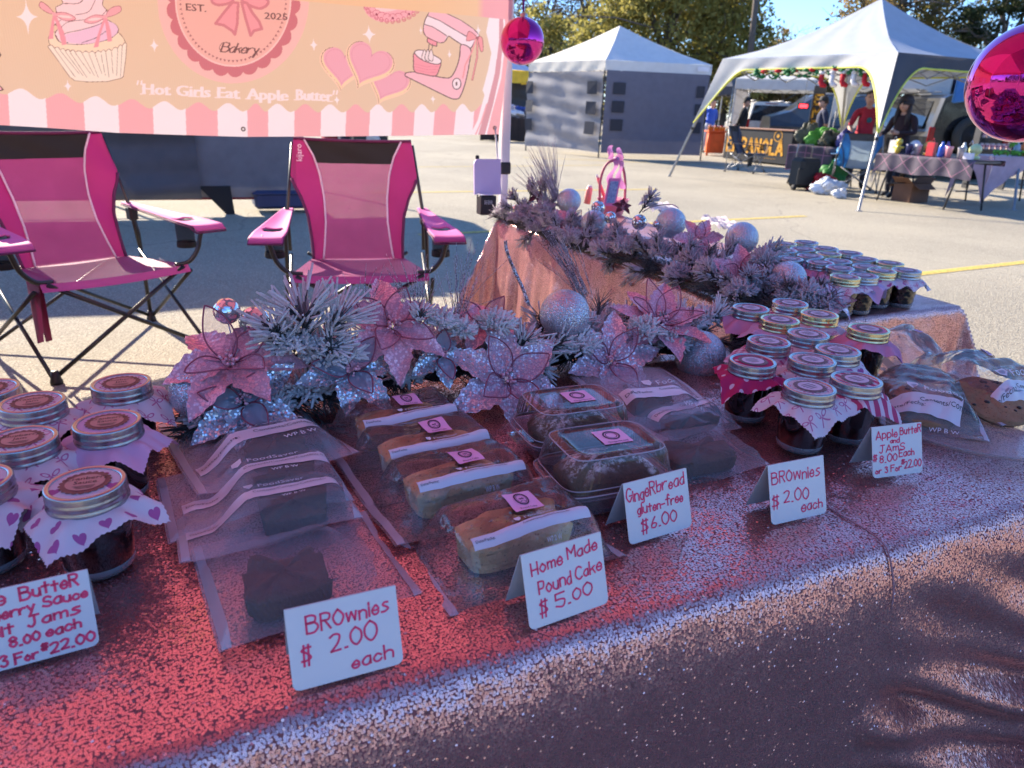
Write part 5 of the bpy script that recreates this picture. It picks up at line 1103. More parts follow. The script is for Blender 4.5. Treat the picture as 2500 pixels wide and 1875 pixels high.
for (x, y, dx, dz) in ((1120, 440, -.6, .6), (1145, 425, .1, 1), (1165, 420, .3, 1), (1110, 450, -1, .2), (1170, 455, .6, .5), (1560, 560, .3, .8), (1640, 560, .8, .6), (1470, 560, -.3, .6), (1680, 640, .8, .3), (1385, 455, .4, .8), (1150, 505, -.6, -.3), (1330, 560, -.5, -.2), (1370, 590, -.4, -.3)): spray(m, g2p(x, y, .04), unit(E1*dx+EZ*dz-E2*.3), .05, 46, .045, r=.0016)
for (x, y, R_) in ((1150, 480, .035), (1175, 455, .04), (1330, 510, .035), (1420, 540, .04), (1390, 575, .045), (1440, 590, .04), (1345, 550, .035), (1480, 610, .03), (1140, 460, .035), (1530, 570, .035), (1290, 520, .03), (1650, 560, .03)): bushy(m, g2p(x, y, .05), R_, 260, ln=.014)
m.build('standing_tips', [FLOCK2, NEED, STEM], g2, True)
# ---- ornaments
CAPM = M('ornament_cap', S(196, 190, 186), .3, 1)
def bauble(name, label, c, r, m_, group=None, cap=(0, 0, 1), seg=48, cat='bauble'):
    t = thing(name, label, cat, c-EZ*r, 0, group); m = MB(); m.ball(c, r, seg, seg//2+4); m.build('ball', m_, t, True)
    a = unit(cap); X = unit(np.cross(a, (1, .3, .2))); Y = np.cross(a, X); m = MB(); m.lathe([(r*.17, r*.96), (r*.17, r*1.10), (r*.13, r*1.13), (0, r*1.13)], 14, 0, c, ax=(X, Y, a)); m.tube([c+a*r*1.12+X*(r*.06*cos(k))+a*(r*.07+r*.07*sin(k)) for k in np.linspace(0, 6.28, 12)], r*.014, 5); m.build('cap', CAPM, t, True)
    return t
for (x, y, rp, f, off, lab) in ((425, 848, 57, g1p, .035, 'large silver glitter bauble at the left end of the front garland under a pink flower'), (1220, 679, 54, g1p, .03, 'large silver glitter bauble standing up in the middle of the front garland'), (1512, 768, 54, g1p, .055, 'large silver glitter bauble at the right end of the front garland'),
        (1229, 434, 26, g2p, -.02, 'frosted silver bauble farthest along the side table garland'), (1283, 482, 28, g2p, .05, 'frosted silver bauble beside the pink flower on the side table garland'), (1449, 482, 32.5, g2p, -.02, 'frosted silver bauble in the middle of the side table garland'), (1602, 515, 35, g2p, -.02, 'frosted silver bauble behind the big poinsettia'), (1701, 604, 39.5, g2p, .04, 'frosted silver bauble at the near end of the side table garland beside the jars')):
    c = f(x, y, off); bauble('bauble', lab, c, rp*PXM(c), SILV, 'silver baubles set into the garlands', (.5, .6, -.4))
for (x, y, rp, f, off, lab) in ((490, 672, 28.5, g1p, .0, 'mirrored sequin ball on a wire above the left end of the front garland'), (551, 696, 34, g1p, -.01, 'mirrored sequin ball half hidden behind the left pink flower'), (1292, 449, 15, g2p, .0, 'mirrored sequin ball above the front bauble of the side table garland'), (1318, 470, 13, g2p, .03, 'small mirrored ball right of the bauble on the side table garland'), (1381, 480, 16.5, g2p, .02, 'mirrored sequin ball alone in the middle of the side table garland'), (1113, 452, 9.5, g2p, .05, 'tiny mirrored ball at the far end of the side table garland'), (1418, 484, 8, g2p, .03, 'tiny mirrored ball left of the middle bauble')):
    c = f(x, y, off); r_ = rp*PXM(c); t = thing('sequin_ball', lab, 'ornament', c-EZ*r_, 0, 'mirrored sequin balls in the garlands'); m = MB(); m.ball(c, r_, 40, 24); m.build('ball', DISCO, t, True)
    m = MB(); e = f(x+8, y+rp*3.0, off); m.tube([c-EZ*r_*.9, (c+e)/2-EZ*r_+E1*.004, e], .0011, 5); m.build('wire', CAPM, t, True)
# ---- poinsettias
def poinsettia(label, c, nrm, R_, pm, sheer=SHEER, n=6, inner=3, seed=0, group='glittered cloth poinsettias in the garlands', beads=PINKP, curl=.25, wire=True, rot=None, len_=None, upc=.55):
    r = random.Random(seed); t = thing('poinsettia', label, 'artificial flower', c, 0, group); Z = unit(nrm); X = unit(np.cross(EZ, Z)) if abs(Z[2]) < .95 else np.array([1., 0, 0]); Y = np.cross(Z, X)
    def petal(a, L, W, cu, lift, ser, m_, nm, wr=False):
        d = X*cos(a)+Y*sin(a); s_ = np.cross(Z, d); ph = r.uniform(0, 6.28); tw = r.uniform(-.25, .25)
        def wd(s): return W*(sin(pi*min(1, s**.78*1.0))**.85*(1-.25*s)+.02)*(1+(ser*sin(s*36+ph) if s > .12 else 0))
        def f(b, s):
            x = (2*b-1); w_ = wd(s); zz = lift*L*s+cu*L*s*s*(-1)+(abs(x)**1.5)*w_*.35+.02*L*sin(s*8+ph+x*2)+tw*x*w_*s
            return c+d*(L*(.05+.95*s)*(1-.1*abs(cu)*s))+s_*(x*w_)+Z*zz
        m = MB(); m.grid(f, 8, 22); o = m.build(nm, m_, t, True)
        if wr:
            m = MB(); m.tube([f(0, s) for s in np.linspace(.02, 1, 16)]+[f(1, s) for s in np.linspace(.98, .02, 16)], .0012, 5); m.build('wire_edge', WIRE, o, True)
        return o
    a0 = rot if rot is not None else r.uniform(0, 6.28)
    for i in range(n): petal(a0+2*pi*i/n+r.uniform(-.16, .16), R_*(len_[i] if len_ else r.uniform(.85, 1.1)), R_*.265, curl+r.uniform(-.1, .12), .12, .10, pm, 'petal')
    for i in range(inner): petal(a0+.5+2*pi*i/inner+r.uniform(-.2, .2), R_*r.uniform(.58, .72), R_*.21, .1, upc+r.uniform(-.1, .15), 0, sheer, 'sheer_petal', wire)
    m = MB()
    for i in range(16):
        a, q = r.uniform(0, 6.28), R_*.13*sqrt(r.random()); m.ball(c+X*q*cos(a)+Y*q*sin(a)+Z*(R_*.06+r.uniform(0, .012)), R_*r.uniform(.018, .034), 8, 6)
    m.build('bead_centre', beads, t, True); return t
up = lambda tx, tz: unit(E1*tx-E2*(1-abs(tx)*.3)*.8+EZ*tz)
F1 = (('pink poinsettia with tall wired petals at the left end of the front garland', 500, 785, .05, (-.1, 1.5), 150, PINKP, SHEER, 6, 4, 1, .2, .1), ('silver sequin poinsettia at the left front of the front garland above the brownie bags', 528, 872, .085, (-.1, .7), 118, SILVP, SHEERS, 6, 3, 2, .1, .5),
      ('grey silver poinsettia with broad petals behind the back pound cake', 758, 802, .075, (.0, .8), 112, SILVP, SHEERS, 6, 3, 3, .15, .2), ('pink poinsettia with red beads standing tall left of the middle of the front garland', 845, 706, .045, (.0, .9), 128, PINKP, SHEER, 6, 4, 4, .2, .55),
      ('small grey silver poinsettia behind the large rose one', 950, 770, .06, (.1, .7), 86, SILVP, SHEERS, 5, 2, 5, .2, .9), ('large rose silver sequin poinsettia drooping in front of the front garland', 1096, 820, .095, (.05, .62), 142, LILP, SHEER, 6, 4, 6, .12, 1.45),
      ('pink poinsettia with bare wired petals behind the large rose one', 1048, 705, .0, (.0, 2.2), 95, PINKP, SHEER, 5, 4, 7, .1, .3), ('rose glitter poinsettia left of the right hand front bauble', 1318, 782, .07, (.0, .75), 116, LILP, SHEER, 6, 3, 8, .2, .2), ('wide pink poinsettia with sheer upright petals behind the right hand front bauble', 1425, 700, .02, (.0, 1.9), 118, PINKP, SHEER, 7, 5, 9, .05, .1))
for (lab, x, y, off, tilt, rp, pm, shm, n, inn, sd, cu, rot) in F1:
    c = g1p(x, y, off); poinsettia(lab, c, up(*tilt), rp*1.08*PXM(c), pm, shm, n, inn, sd, curl=cu, rot=rot, upc=.75 if tilt[1] > 1.2 else .5)
F2 = (('deep pink poinsettia near the far end of the side table garland', 1232, 484, .05, (-.2, .7), 52, PINKP, SHEER, 6, 2, 11, .2, .3), ('pink poinsettia pointing upright between two baubles of the side table garland', 1508, 518, .03, (-.2, .6), 60, PINKP, SHEER, 6, 2, 12, .1, 1.0), ('big rose pink poinsettia hanging over the side table cloth', 1602, 600, .075, (-.1, .55), 92, LILP, SHEER, 6, 3, 13, .15, .5), ('sheer rose poinsettia at the near end of the side table garland by the jars', 1803, 650, .03, (.2, 1.0), 62, LILP, SHEER, 5, 3, 14, .2, 1.2))
for (lab, x, y, off, tilt, rp, pm, shm, n, inn, sd, cu, rot) in F2:
    c = g2p(x, y, off); poinsettia(lab, c, up(*tilt), rp*PXM(c), pm if sd != 13 else PINKP, shm, n, inn, sd, curl=cu, rot=rot)
for (x, y, sd, lab) in ((1160, 425, 41, 'wine red cloth leaf spray at the far end of the side table garland'), (1345, 447, 42, 'wine red cloth leaves in front of the pink gift basket')):
    c = g2p(x, y, .0); poinsettia(lab, c, up(-.2, .8), 26*PXM(c), WINEP, WINEP, 5, 2, sd, wire=False, group='wine red cloth leaves in the side table garland')
# ---- hanging mirror balls
def chrome(name, tint):
    k = NT(name); k.set(k.b, 'Base Color', tint); k.set(k.b, 'Metallic', 1); k.set(k.b, 'Roughness', k.math('MULTIPLY_ADD', k.noise(6).outputs[0], .03, .015)); k.set(k.b, 'Coat Weight', .3); k.set(k.b, 'Coat Roughness', .02); return k.m
MAG = chrome('magenta_mirror_ball', S(214, 44, 150)); RIB = M('purple_ribbon', S(150, 40, 190), .4, trans=.3)
for (x, y, rp, d, lab) in ((1128, 89, 47.5, 3.0, 'magenta mirrored ball on a purple ribbon beside the banner edge'), (2226, 179, 122, 1.34, 'big magenta mirrored ball cut by the right border')):
    c = PD(x, y, d); r_ = rp*PXM(c); t = bauble('hanging_ball', lab, c, r_, MAG, 'magenta mirrored balls hung from the canopy', (.03, 0, 1), 64, 'hanging ball')
    m = MB()
    for s_ in (-1, 1): m.tube([c+EZ*r_*1.2, c+EZ*(r_*1.2+.12)+E1*.004*s_, np.array([c[0]+.004*s_, c[1], 2.10])], .0035, 6)
    m.build('ribbon', RIB, t, True)
    if rp > 100:
        m = MB(); a0 = radians(203)
        for kk in range(2):
            def hp(px, py): a = a0+(px)*.075/r_; b = (py-.02-.0*kk)/r_; return c+(r_+.0006+.0004*kk)*np.array([cos(a)*cos(b), sin(a)*cos(b), sin(b)])
            s_ = .012-.0035*kk; m.add([hp(s_*.0, 0)]+[hp(s_*.0+s_*sin(q)**3*.6, s_*(13*cos(q)-5*cos(2*q)-2*cos(3*q)-cos(4*q))/16*.8) for q in np.linspace(0, 6.28, 24, False)], [(0, i+1, (i+1) % 24+1) for i in range(24)], kk, False)
        m.build('heart_decal', [M('silver_decal', S(210, 170, 200), .3), M('rose_decal', S(190, 90, 130), .4)], t, True)
# ---- things at the far end of the side table
q = P(1050, 466, T); t = thing('card_reader_box', 'black box with raised lilac lid at the far corner of the side table', 'box', q+EZ*.004, BA)
m = MB(); m.box((0, .0, .045), (.075, .06, .085), bev=.004); m.box((-.005, -.032, .060), (.07, .002, .03), mi=0, bev=.0005); b_ = m.build('black_box', M('black_card', S(30, 26, 32), .5), t)
m = MB(); m.box((-.012, -.012, .092), (.06, .05, .0015), mi=0); m.build('white_slip', CARD, b_)
m = MB()
for k in range(5): m.box((-.02+.008*k, -.0342, .06), (.002, .0006, .018))
m.build('fine_print', PRW, b_)
m = MB(); m.prism([(-.055, 0), (.075, 0), (.075, .155), (-.035, .155), (-.049, .149), (-.055, .135)], np.array([.01, .045, .085]), (1, 0, 0), (0, .08, 1), (0, -1, .08), .012); m.box((-.024, .062, .247), (.016, .012, .018), mi=1, bev=.003); m.build('raised_lid', [M('lilac_plastic', S(206, 186, 222), .45, var=.03), BLK], t)
q = P(1322, 470, T); t = thing('gift_basket', 'little pink gift basket with a tall bow tied handle behind the side garland', 'basket', q+E1*.06+E2*.10, BA)
PKB = M('pink_wicker', S(226, 140, 160), .7, bump=.6, bs=160); m = MB(); m.lathe([(.05, 0), (.075, .07), (.08, .075), (.074, .075), (.05, .006), (0, .005)], 24); m.build('bowl', PKB, t)
m = MB(); m.tube(smoothpts([np.array(p) for p in ((-.072, 0, .06), (-.080, 0, .15), (-.058, 0, .225), (-.01, 0, .25), (.035, 0, .225), (.06, 0, .15), (.066, 0, .06))], 5), .0065, 7); m.build('handle', M('wine_handle', S(170, 92, 110), .6), t)
BW = M('mauve_ribbon', S(206, 138, 190), .45, trans=.25); m = MB()
for s_ in (-1, 1):
    m.grid(lambda a, b, s_=s_: np.array([.0+s_*(.012+.045*sin(pi*b)*1.0)*(.4+.6*b)-.01, .012*sin(6*b+a*3), .252+.045*b*(1 if s_ < 0 else .8)+(a-.5)*.03+.01*sin(9*b)]), 5, 12)
    m.grid(lambda a, b, s_=s_: np.array([.012*s_+s_*.02*b+(a-.5)*.03+.008*sin(8*b), -.01-.01*sin(7*b+a*2), .25-.13*b]), 5, 14)
m.ball((0, 0, .252), .016, 12, 8); m.build('bow', BW, t)
q2 = P(1332, 447, T+.06); m = MB(); ax = E1; m.box(q2+EZ*.06+E2*.05, (.062, .004, .125), (unit(E1*1-E2*.1), E2, unit(EZ+E1*.14)), bev=.001); fr = m.build('picture_frame', M('pink_frame', S(232, 120, 176), .5), world=True); tag(fr, 'small pink framed sign leaning beside the gift basket handle', 'sign')
m = MB(); m.box(q2+EZ*.06+E2*.047, (.042, .002, .098), (unit(E1*1-E2*.1), E2, unit(EZ+E1*.14))); m.build('printed_sheet', M('pale_blue_print', S(170, 190, 226), .5, c2=S(90, 110, 170), vs_=120), fr, True)
for (x0, y0, x1, y1, mm, nm, lab) in ((1291, 384, 1311, 440, M('rose_tube', S(236, 110, 120), .4), 'gift_tube', 'rose tube with a pale cap standing in the gift basket'), (1301, 428, 1289, 452, M('orange_stick', S(226, 146, 50), .5), 'gift_stick', 'orange stick leaning in the gift basket'), (1274, 405, 1268, 440, M('blush_plastic', S(238, 160, 150), .4), 'gift_bottle', 'small blush bottle at the left side of the gift basket')):
    a, b = PD(x0, y0, q[1]+.14), PD(x1, y1, q[1]+.14); m = MB(); r_ = .008 if nm != 'gift_bottle' else .016; m.tube([a, a*.85+b*.15, b], [r_*.9, r_, r_], 10); m.tube([a+(a-b)*.12, a], [r_*.6, r_*.7], 10, 1); tag(m.build(nm, [mm, CARD], world=True), lab, 'gift')
for (x, y, s1, s2, lab) in ((1420, 462, .14, .025, 'white paper bag lying behind the middle bauble of the side table'), (1552, 500, .10, .03, 'white tissue paper behind the upright pink poinsettia')):
    c = P(x, y+6, T+.02); m = MB(); m.grid(lambda a, b: c+E1*(a-.5)*s1+E2*((b-.5)*.12)+EZ*(.03+s2*b*.8+.012*sin(9*a+6*b)*sin(7*b+3*a)+.01*abs(sin(17*a))), 14, 10); o = m.build('tissue_paper', M('white_paper', S(226, 220, 228), .8, trans=.3, var=.03), world=True); tag(o, lab, 'paper')
# ================================================================== BACKGROUND
def gx(px, y): return float(PD(px, 250, y)[0])          # x on the ground for an image column at distance y
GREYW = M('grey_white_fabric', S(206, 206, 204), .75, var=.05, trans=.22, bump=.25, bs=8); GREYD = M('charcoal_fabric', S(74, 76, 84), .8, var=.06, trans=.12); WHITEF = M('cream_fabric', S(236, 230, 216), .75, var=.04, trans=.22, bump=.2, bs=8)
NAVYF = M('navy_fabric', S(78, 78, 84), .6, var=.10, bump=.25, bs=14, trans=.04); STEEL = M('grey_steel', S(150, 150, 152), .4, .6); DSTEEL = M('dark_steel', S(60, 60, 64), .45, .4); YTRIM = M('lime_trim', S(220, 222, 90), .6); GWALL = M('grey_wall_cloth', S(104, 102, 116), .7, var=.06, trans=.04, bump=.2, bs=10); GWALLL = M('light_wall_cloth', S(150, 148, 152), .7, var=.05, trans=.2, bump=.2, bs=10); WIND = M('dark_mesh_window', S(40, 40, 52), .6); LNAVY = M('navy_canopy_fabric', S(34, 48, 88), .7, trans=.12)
def hang_wall(name, a, b, z0, z1, m_, parent, folds=.02, fq=9, gather=0, seed=0, nx=60, nz=34, diag=0):
    a, b = np.array([*a[:2], 0.]), np.array([*b[:2], 0.]); d = b-a; W = np.linalg.norm(d); n = np.cross(d/W, EZ); r = random.Random(seed); ph = [r.uniform(0, 6.28) for _ in range(6)]
    def fn(u, v):
        z = z0+(z1-z0)*v; o = folds*(sin(v*fq*3+ph[0]+2*sin(u*4+ph[1]))+.6*sin(v*fq*6+u*5+ph[2])+.5*sin(u*14+v*4+ph[3]))*.5
        if diag: o += diag*(sin((u*W*3+v*4)*3.0+ph[4])*.5+.5*sin((u*W*2-v*6)*2.6+ph[5]))*(.4+.6*sin(pi*u))
        sg = gather*sin(pi*u)*(1-v)
        return a+d*u+EZ*(z+sg)+n*o
    m = MB(); m.grid(fn, nx, nz); return m.build(name, m_, parent, True), fn
# ---- neighbour's tent with the navy wall, behind the banner
NC = np.array([-2.44, 8.36]); nd = np.array([.932, .362]); nn_ = np.array([-.362, .932])
nt_ = canopy('market_canopy', 'tent with a hanging navy side wall behind the camp chairs', [NC, NC-nd*3.05, NC-nd*3.05+nn_*3.05, NC+nn_*3.05], 2.32, 3.25, NAVYF, NAVYF, DSTEEL, vh=.25)
hang_wall('side_wall', NC-nd*1.1-nn_*.12, NC-nd*5.2-nn_*.12, .17, 2.3, NAVYF, nt_, .045, 7, seed=4, nx=90, nz=70, diag=.03)
hang_wall('grey_wall', NC-nn_*.02, NC-nd*1.15-nn_*.02, .17, 2.3, M('slate_wall_cloth', S(106, 107, 114), .6, trans=.06), nt_, .006, 3, seed=5)
m = MB(); m.box([*(NC-nd*2.2-nn_*.03), .165], (4.2, .02, .022), (np.array([*nd, 0]), np.array([*nn_, 0]), EZ)); m.build('red_hem', M('red_webbing', S(120, 30, 40), .7), nt_, True)
for (px, py, lab) in ((478, 462, 'black triangular foot standing under the navy tent wall'),):
    q = P(px, py, 0); m = MB(); m.prism([(-.20, .30), (.12, .30), (.14, 0), (.05, 0)], q, E1, EZ, -E2, .05); tag(m.build('sign_foot', BLK, world=True), lab, 'stand')
q = P(556, 470, 0); m = MB(); m.box(q+EZ*.15+np.array([.1, .55, 0]), (.62, .4, .20), (E1, E2, EZ), bev=.03); m.box(q+EZ*.22+np.array([.1, .55, 0]), (.66, .44, .03), (E1, E2, EZ), bev=.01); tag(m.build('storage_tub', M('blue_plastic', S(46, 56, 90), .5), world=True), 'blue plastic tub on the ground under the navy wall', 'tub')
# goods beyond the banner's lower edge
for (px, py, wd, hh, cl, nm, lab, cat) in ((728, 322, .45, .55, S(150, 24, 40), 'cool_box', 'red cool box just right of the navy wall below the banner', 'cooler'), (760, 326, .4, .7, S(30, 40, 66), 'storage_tub', 'dark blue tub between the red cooler and a black bag', 'tub'), (798, 330, .55, .62, S(40, 40, 40), 'black_bag', 'black bag with pale print below the banner', 'bag')):
    q = P(px, py+2, 0); m = MB(); m.box(q+EZ*hh*.45, (wd*1.6, .5, hh*.9), (E1, E2, EZ), bev=.05); m.box(q+EZ*(hh*.93), (wd*1.66, .54, hh*.12), (E1, E2, EZ), bev=.03)
    if nm == 'black_bag': m.ball(q+EZ*hh*.6-E2*.28, .16, 10, 8, 1, (1.4, .2, .7))
    m.tube([q+EZ*hh+E1*wd*.5, q+EZ*(hh+.16)+E1*wd*.3, q+EZ*(hh+.16)-E1*wd*.3, q+EZ*hh-E1*wd*.5], .02, 5); tag(m.build(nm, [M(nm+'_shell', cl, .55), M('pale_print', S(196, 190, 186), .6)], world=True), lab, cat)
# ---- cream tent with grey walls
T1 = [np.array(q) for q in ((2.18, 21.02), (5.18, 21.58), (3.15, 23.96), (.145, 23.4))]
t1 = canopy('market_canopy', 'cream pop-up tent closed in with grey side walls', T1, 2.52, 3.5, WHITEF, WHITEF, DSTEEL, vh=.26, sag=.05, roofs=[M('shade_grey_roof', S(214, 214, 214), .75, var=.04, trans=.1), WHITEF, WHITEF, WHITEF], vals=[M('shade_grey_roof', S(214, 214, 214)), WHITEF, WHITEF, WHITEF], legtop=2.3)  # front roof panel and valance greyer, the tent's shaded side put into the colour
def off(a, b, s): d = b-a; return a+d*s
a, b = T1[0], T1[1]; dv = (b-a)/np.linalg.norm(b-a); nv = np.array([dv[1], -dv[0]])
_, fr = hang_wall('side_wall', a+dv*.05+nv*.02, b-dv*.05+nv*.02, .14, 2.27, GWALL, t1, .012, 2, seed=7)
wn = lambda fn, u0, u1, v0, v1, n3: [fn(u0, v0)+n3, fn(u1, v0)+n3, fn(u1, v1)+n3, fn(u0, v1)+n3]
for (u0, u1) in ((.07, .19), (.89, .97)):
    for k in range(3): m = MB(); m.add(wn(fr, u0, u1, .86-.22*k-.14, .86-.22*k, np.array([nv[0], nv[1], 0])*.03), [(0, 1, 2, 3)], 0, False); m.build('window', WIND, t1, True)
a2, b2 = T1[3], T1[0]; dv2 = (b2-a2)/np.linalg.norm(b2-a2); nv2 = np.array([dv2[1], -dv2[0]])
_, fl = hang_wall('side_wall', a2+nv2*.03, b2+nv2*.03, .14, 2.24, GWALLL, t1, .035, 5.5, seed=12, nx=70, nz=60, diag=.008, gather=.04)
for (u0, u1) in ((.02, .12), (.84, .96)):
    for k in range(3): m = MB(); m.add(wn(fl, u0, u1, .88-.25*k-.16, .88-.25*k, np.array([nv2[0], nv2[1], 0])*.10), [(0, 1, 2, 3)], 0, False); m.build('window', WIND, t1, True)
m = MB(); put_text(m, 'COLEMAN'[:0] or 'canopy', .10, lambda x, y: np.array([*(b-dv*.75+nv*.05), 2.33])+np.array([*dv, 0])*x+EZ*y) if False else m.add(wn(lambda u, v: np.array([*(a+(b-a)*u+nv*.04), 2.27+.25*v]), .86, .97, .3, .75, np.zeros(3)), [(0, 1, 2, 3)], 0, False); m.build('white_patch', M('white_print2'), t1, True)
# ---- big slant-leg canopy on the right
T2 = [(5.72, 12.1), (8.6, 13.3), (6.6, 16.0), (3.74, 14.8)]; F2_ = [(4.91, 10.58), (7.75, 11.51), (7.5, 17.6), (3.12, 15.51)]
RW = M('silver_roof_fabric', S(172, 178, 188), .6, var=.05, trans=.12, bump=.35, bs=5)
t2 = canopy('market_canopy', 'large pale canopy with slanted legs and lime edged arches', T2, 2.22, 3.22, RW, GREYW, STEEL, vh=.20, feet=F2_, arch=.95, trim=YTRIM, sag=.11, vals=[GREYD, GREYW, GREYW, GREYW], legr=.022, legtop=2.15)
# ---- canopies farther back
def simple_can(label, px0, px1, y0, y1, dpt, ze, zp, fab, val, arch=0, steel=STEEL, vh=.3):
    A, B = np.array([gx(px0, y0), y0]), np.array([gx(px1, y1), y1]); d = (B-A)/np.linalg.norm(B-A); n = np.array([-d[1], d[0]])*dpt
    return canopy('market_canopy', label, [A, B, B+n, A+n], ze, zp, fab, val, steel, vh=vh, arch=arch, feet=[tuple(A-d*.01), tuple(B+d*.01), tuple(B+n), tuple(A+n)] if arch else None), A, B, d
tA, A0, A1, dA = simple_can('white canopy over the black stall with gold lettering', 1580, 1752, 24.5, 23.5, 3.0, 2.35, 3.1, GREYW, GREYW)
hang_wall('side_wall', A0, A0+np.array([-dA[1], dA[0]])*2.6, .5, 2.1, GWALLL, tA, .05, 6, seed=3)
tB, B0_, B1_, dB = simple_can('white arched canopy behind the two people', 1795, 2040, 19.0, 18.0, 3.0, 2.28, 3.0, GREYW, GREYW, arch=.8)
tC, C0, C1, dC = simple_can('navy arched canopy at the right behind the mirrored ball', 2050, 2300, 18.2, 17.4, 3.0, 2.3, 3.1, LNAVY, LNAVY, arch=.8)
tD, D0, D1, dD = simple_can('pale blue and yellow canopy seen between the pole and the cream tent', 1070, 1150, 33, 33.5, 3.0, 2.75, 3.7, M('pale_blue_fabric', S(206, 216, 236), .7, trans=.3), M('yellow_fabric', S(238, 196, 60), .7, trans=.3), vh=.5)
tE, E0_, E1_, dE = simple_can('grey canopy between the cream tent and the black stall', 1515, 1575, 30, 29.5, 3.0, 2.3, 3.0, GREYD, GREYD)
# ---- stalls
def table(name, label, a, b, dpt, ztop, m_=None, group='folding tables at the stalls'):
    a, b = np.array([*a[:2], 0.]), np.array([*b[:2], 0.]); d = unit(b-a); n = np.cross(EZ, d); L = np.linalg.norm(b-a); t = thing(name, label, 'table', (a+b)/2+n*dpt/2, 0, group)
    m = MB(); m.box((a+b)/2+n*dpt/2+EZ*(ztop-.02), (L, dpt, .035), (d, n, EZ), bev=.008); m.build('tabletop', m_ or M('grey_plastic', S(120, 120, 124), .6), t, True)
    for s in (.12, .88):
        for q in (.12, .88): m = MB(); m.tube([a+d*L*s+n*dpt*q+EZ*.02+d*.12*(1 if q > .5 else -1), a+d*L*s+n*dpt*q+EZ*(ztop-.04)], .014, 6); m.build('leg', DSTEEL, t, True)
        m = MB(); m.tube([a+d*L*s+n*dpt*.12+EZ*.3, a+d*L*s+n*dpt*.88+EZ*.3], .011, 6); m.build('crossbar', DSTEEL, t, True)
    return a, b, d, n, L
def plaid(name, diag):
    k = NT(name); uv = k.coord('UV'); X = k.n('ShaderNodeSeparateXYZ', {0: uv}).outputs; u, v = X[0], X[1]
    if diag: u, v = k.math('ADD', u, v), k.math('SUBTRACT', u, v)
    f = lambda q, p, t_: k.math('LESS_THAN', k.math('FRACT', k.math('MULTIPLY', q, p)), t_)
    col = k.mix(k.noise(3).outputs[0], S(66, 58, 74), S(92, 84, 98)); col = k.mix(k.math('MULTIPLY', k.math('ADD', f(u, 3.2, .3), f(v, 3.2, .3)), .25), col, S(46, 40, 54))
    col = k.mix(k.math('MAXIMUM', f(u, 3.2, .04), f(v, 3.2, .04)), col, S(150, 104, 128)); k.set(k.b, 'Base Color', col); k.set(k.b, 'Roughness', .85); return k.m
def drape(name, label, a, b, d, n, L, dpt, zt, drop, m_, seed=0):
    r = random.Random(seed)
    def fn(u, v):
        s = -drop+v*(dpt+drop*1.3); x = -.05+(L+.10)*u; o = .02*sin(x*11+seed)*min(1, max(0, -s)/.2)+.012*sin(x*23)
        p = a+d*x
        if s < 0: return p-n*(.012-o*.8)+EZ*(zt+.006+s+.015*sin(x*7))
        if s > dpt: return p+n*(dpt+.012)+EZ*(zt+.006-(s-dpt))
        return p+n*s+EZ*(zt+.007)
    m = MB(); m.grid(fn, 50, 50, uvfn=lambda u, v: (u*L, v*(dpt+drop*1.3))); return tag(m.build(name, m_, world=True), label, 'tablecloth')
lt = table('folding_table', 'long folding table of gifts in front of the woman', P(1900, 332, .74), P(2100, 348, .74), .70, .74)
drape('tablecloth', 'dark tartan cloth with diagonal pink lines over the long gift table', *lt, .70, .74, .26, plaid('tartan_diagonal', True), 2)
st = table('folding_table', 'small folding table beside the dark folding chair', PD(1712, 300, 14.6), PD(1835, 300, 13.9), .7, .74)
drape('tablecloth', 'dark tartan cloth with upright pink lines over the small table', *st, .7, .74, .46, plaid('tartan_square', False), 3)
# stall counter with gold lettering
ca_, cb_ = PD(1567, 300, 22.6), PD(1712, 300, 20.4); ca_[2] = cb_[2] = 0; dc = unit(cb_-ca_); ncn = np.cross(EZ, dc); Lc = np.linalg.norm(cb_-ca_)
t = thing('stall_counter', 'black stall counter front with big gold lettering', 'stall counter', (ca_+cb_)/2); m = MB(); m.box((ca_+cb_)/2+EZ*.47+ncn*.3, (Lc, .6, .86), (dc, ncn, EZ), bev=.01); m.build('counter', M('black_vinyl', S(40, 40, 44), .45), t, True)
m = MB(); m.box((ca_+cb_)/2+EZ*.92+ncn*.3, (Lc+.05, .66, .035), (dc, ncn, EZ), bev=.008); m.build('counter_top', M('copper_edge', S(150, 110, 90), .5), t, True)
GOLD = M('gold_print', S(222, 160, 44), .5); m = MB(); put_strokes(m, 'EMPANOLA', .36, .075, lambda x, y: ca_+dc*x-ncn*.008+EZ*y, 0, .12, .28, 2.6, width=Lc*.84); m.build('lettering', GOLD, t, True)
m = MB(); m.lathe([(.13, 0), (.15, 0)], 24, 0, ca_+dc*Lc*.80+EZ*.76-ncn*.008, ax=(dc, EZ, -ncn)); m.lathe([(0, 0), (.05, 0)], 7, 0, ca_+dc*Lc*.80+EZ*.76-ncn*.008, ax=(dc, EZ, -ncn)); m.build('emblem', GOLD, t, True)
m = MB(); put_text(m, 'EMPANADAS'[:0]+'- - - - - - -', .12, lambda x, y: ca_+dc*(Lc*.62+x)-ncn*.008+EZ*(.13+y)); m.build('small_print', GOLD, t, True)
q = PD(1762, 250, 21.5); t = thing('feather_sign', 'narrow black upright sign with gold letters E M P', 'sign', q*np.array([1, 1, 0])); m = MB(); m.box(q*np.array([1, 1, 0])+EZ*1.25, (.34, .03, 1.7), bev=.005); m.tube([q*np.array([1, 1, 0]), q*np.array([1, 1, 0])+EZ*.42], .02, 6); m.build('panel', M('black_vinyl'), t, True)
m = MB()
for i, ch in enumerate('EMP'): put_strokes(m, ch, .24, .055, lambda x, y, i=i: np.array([q[0]-.10+x, q[1]-.02, 1.62-.34*i+y]), 0, 0, 0, width=.2)
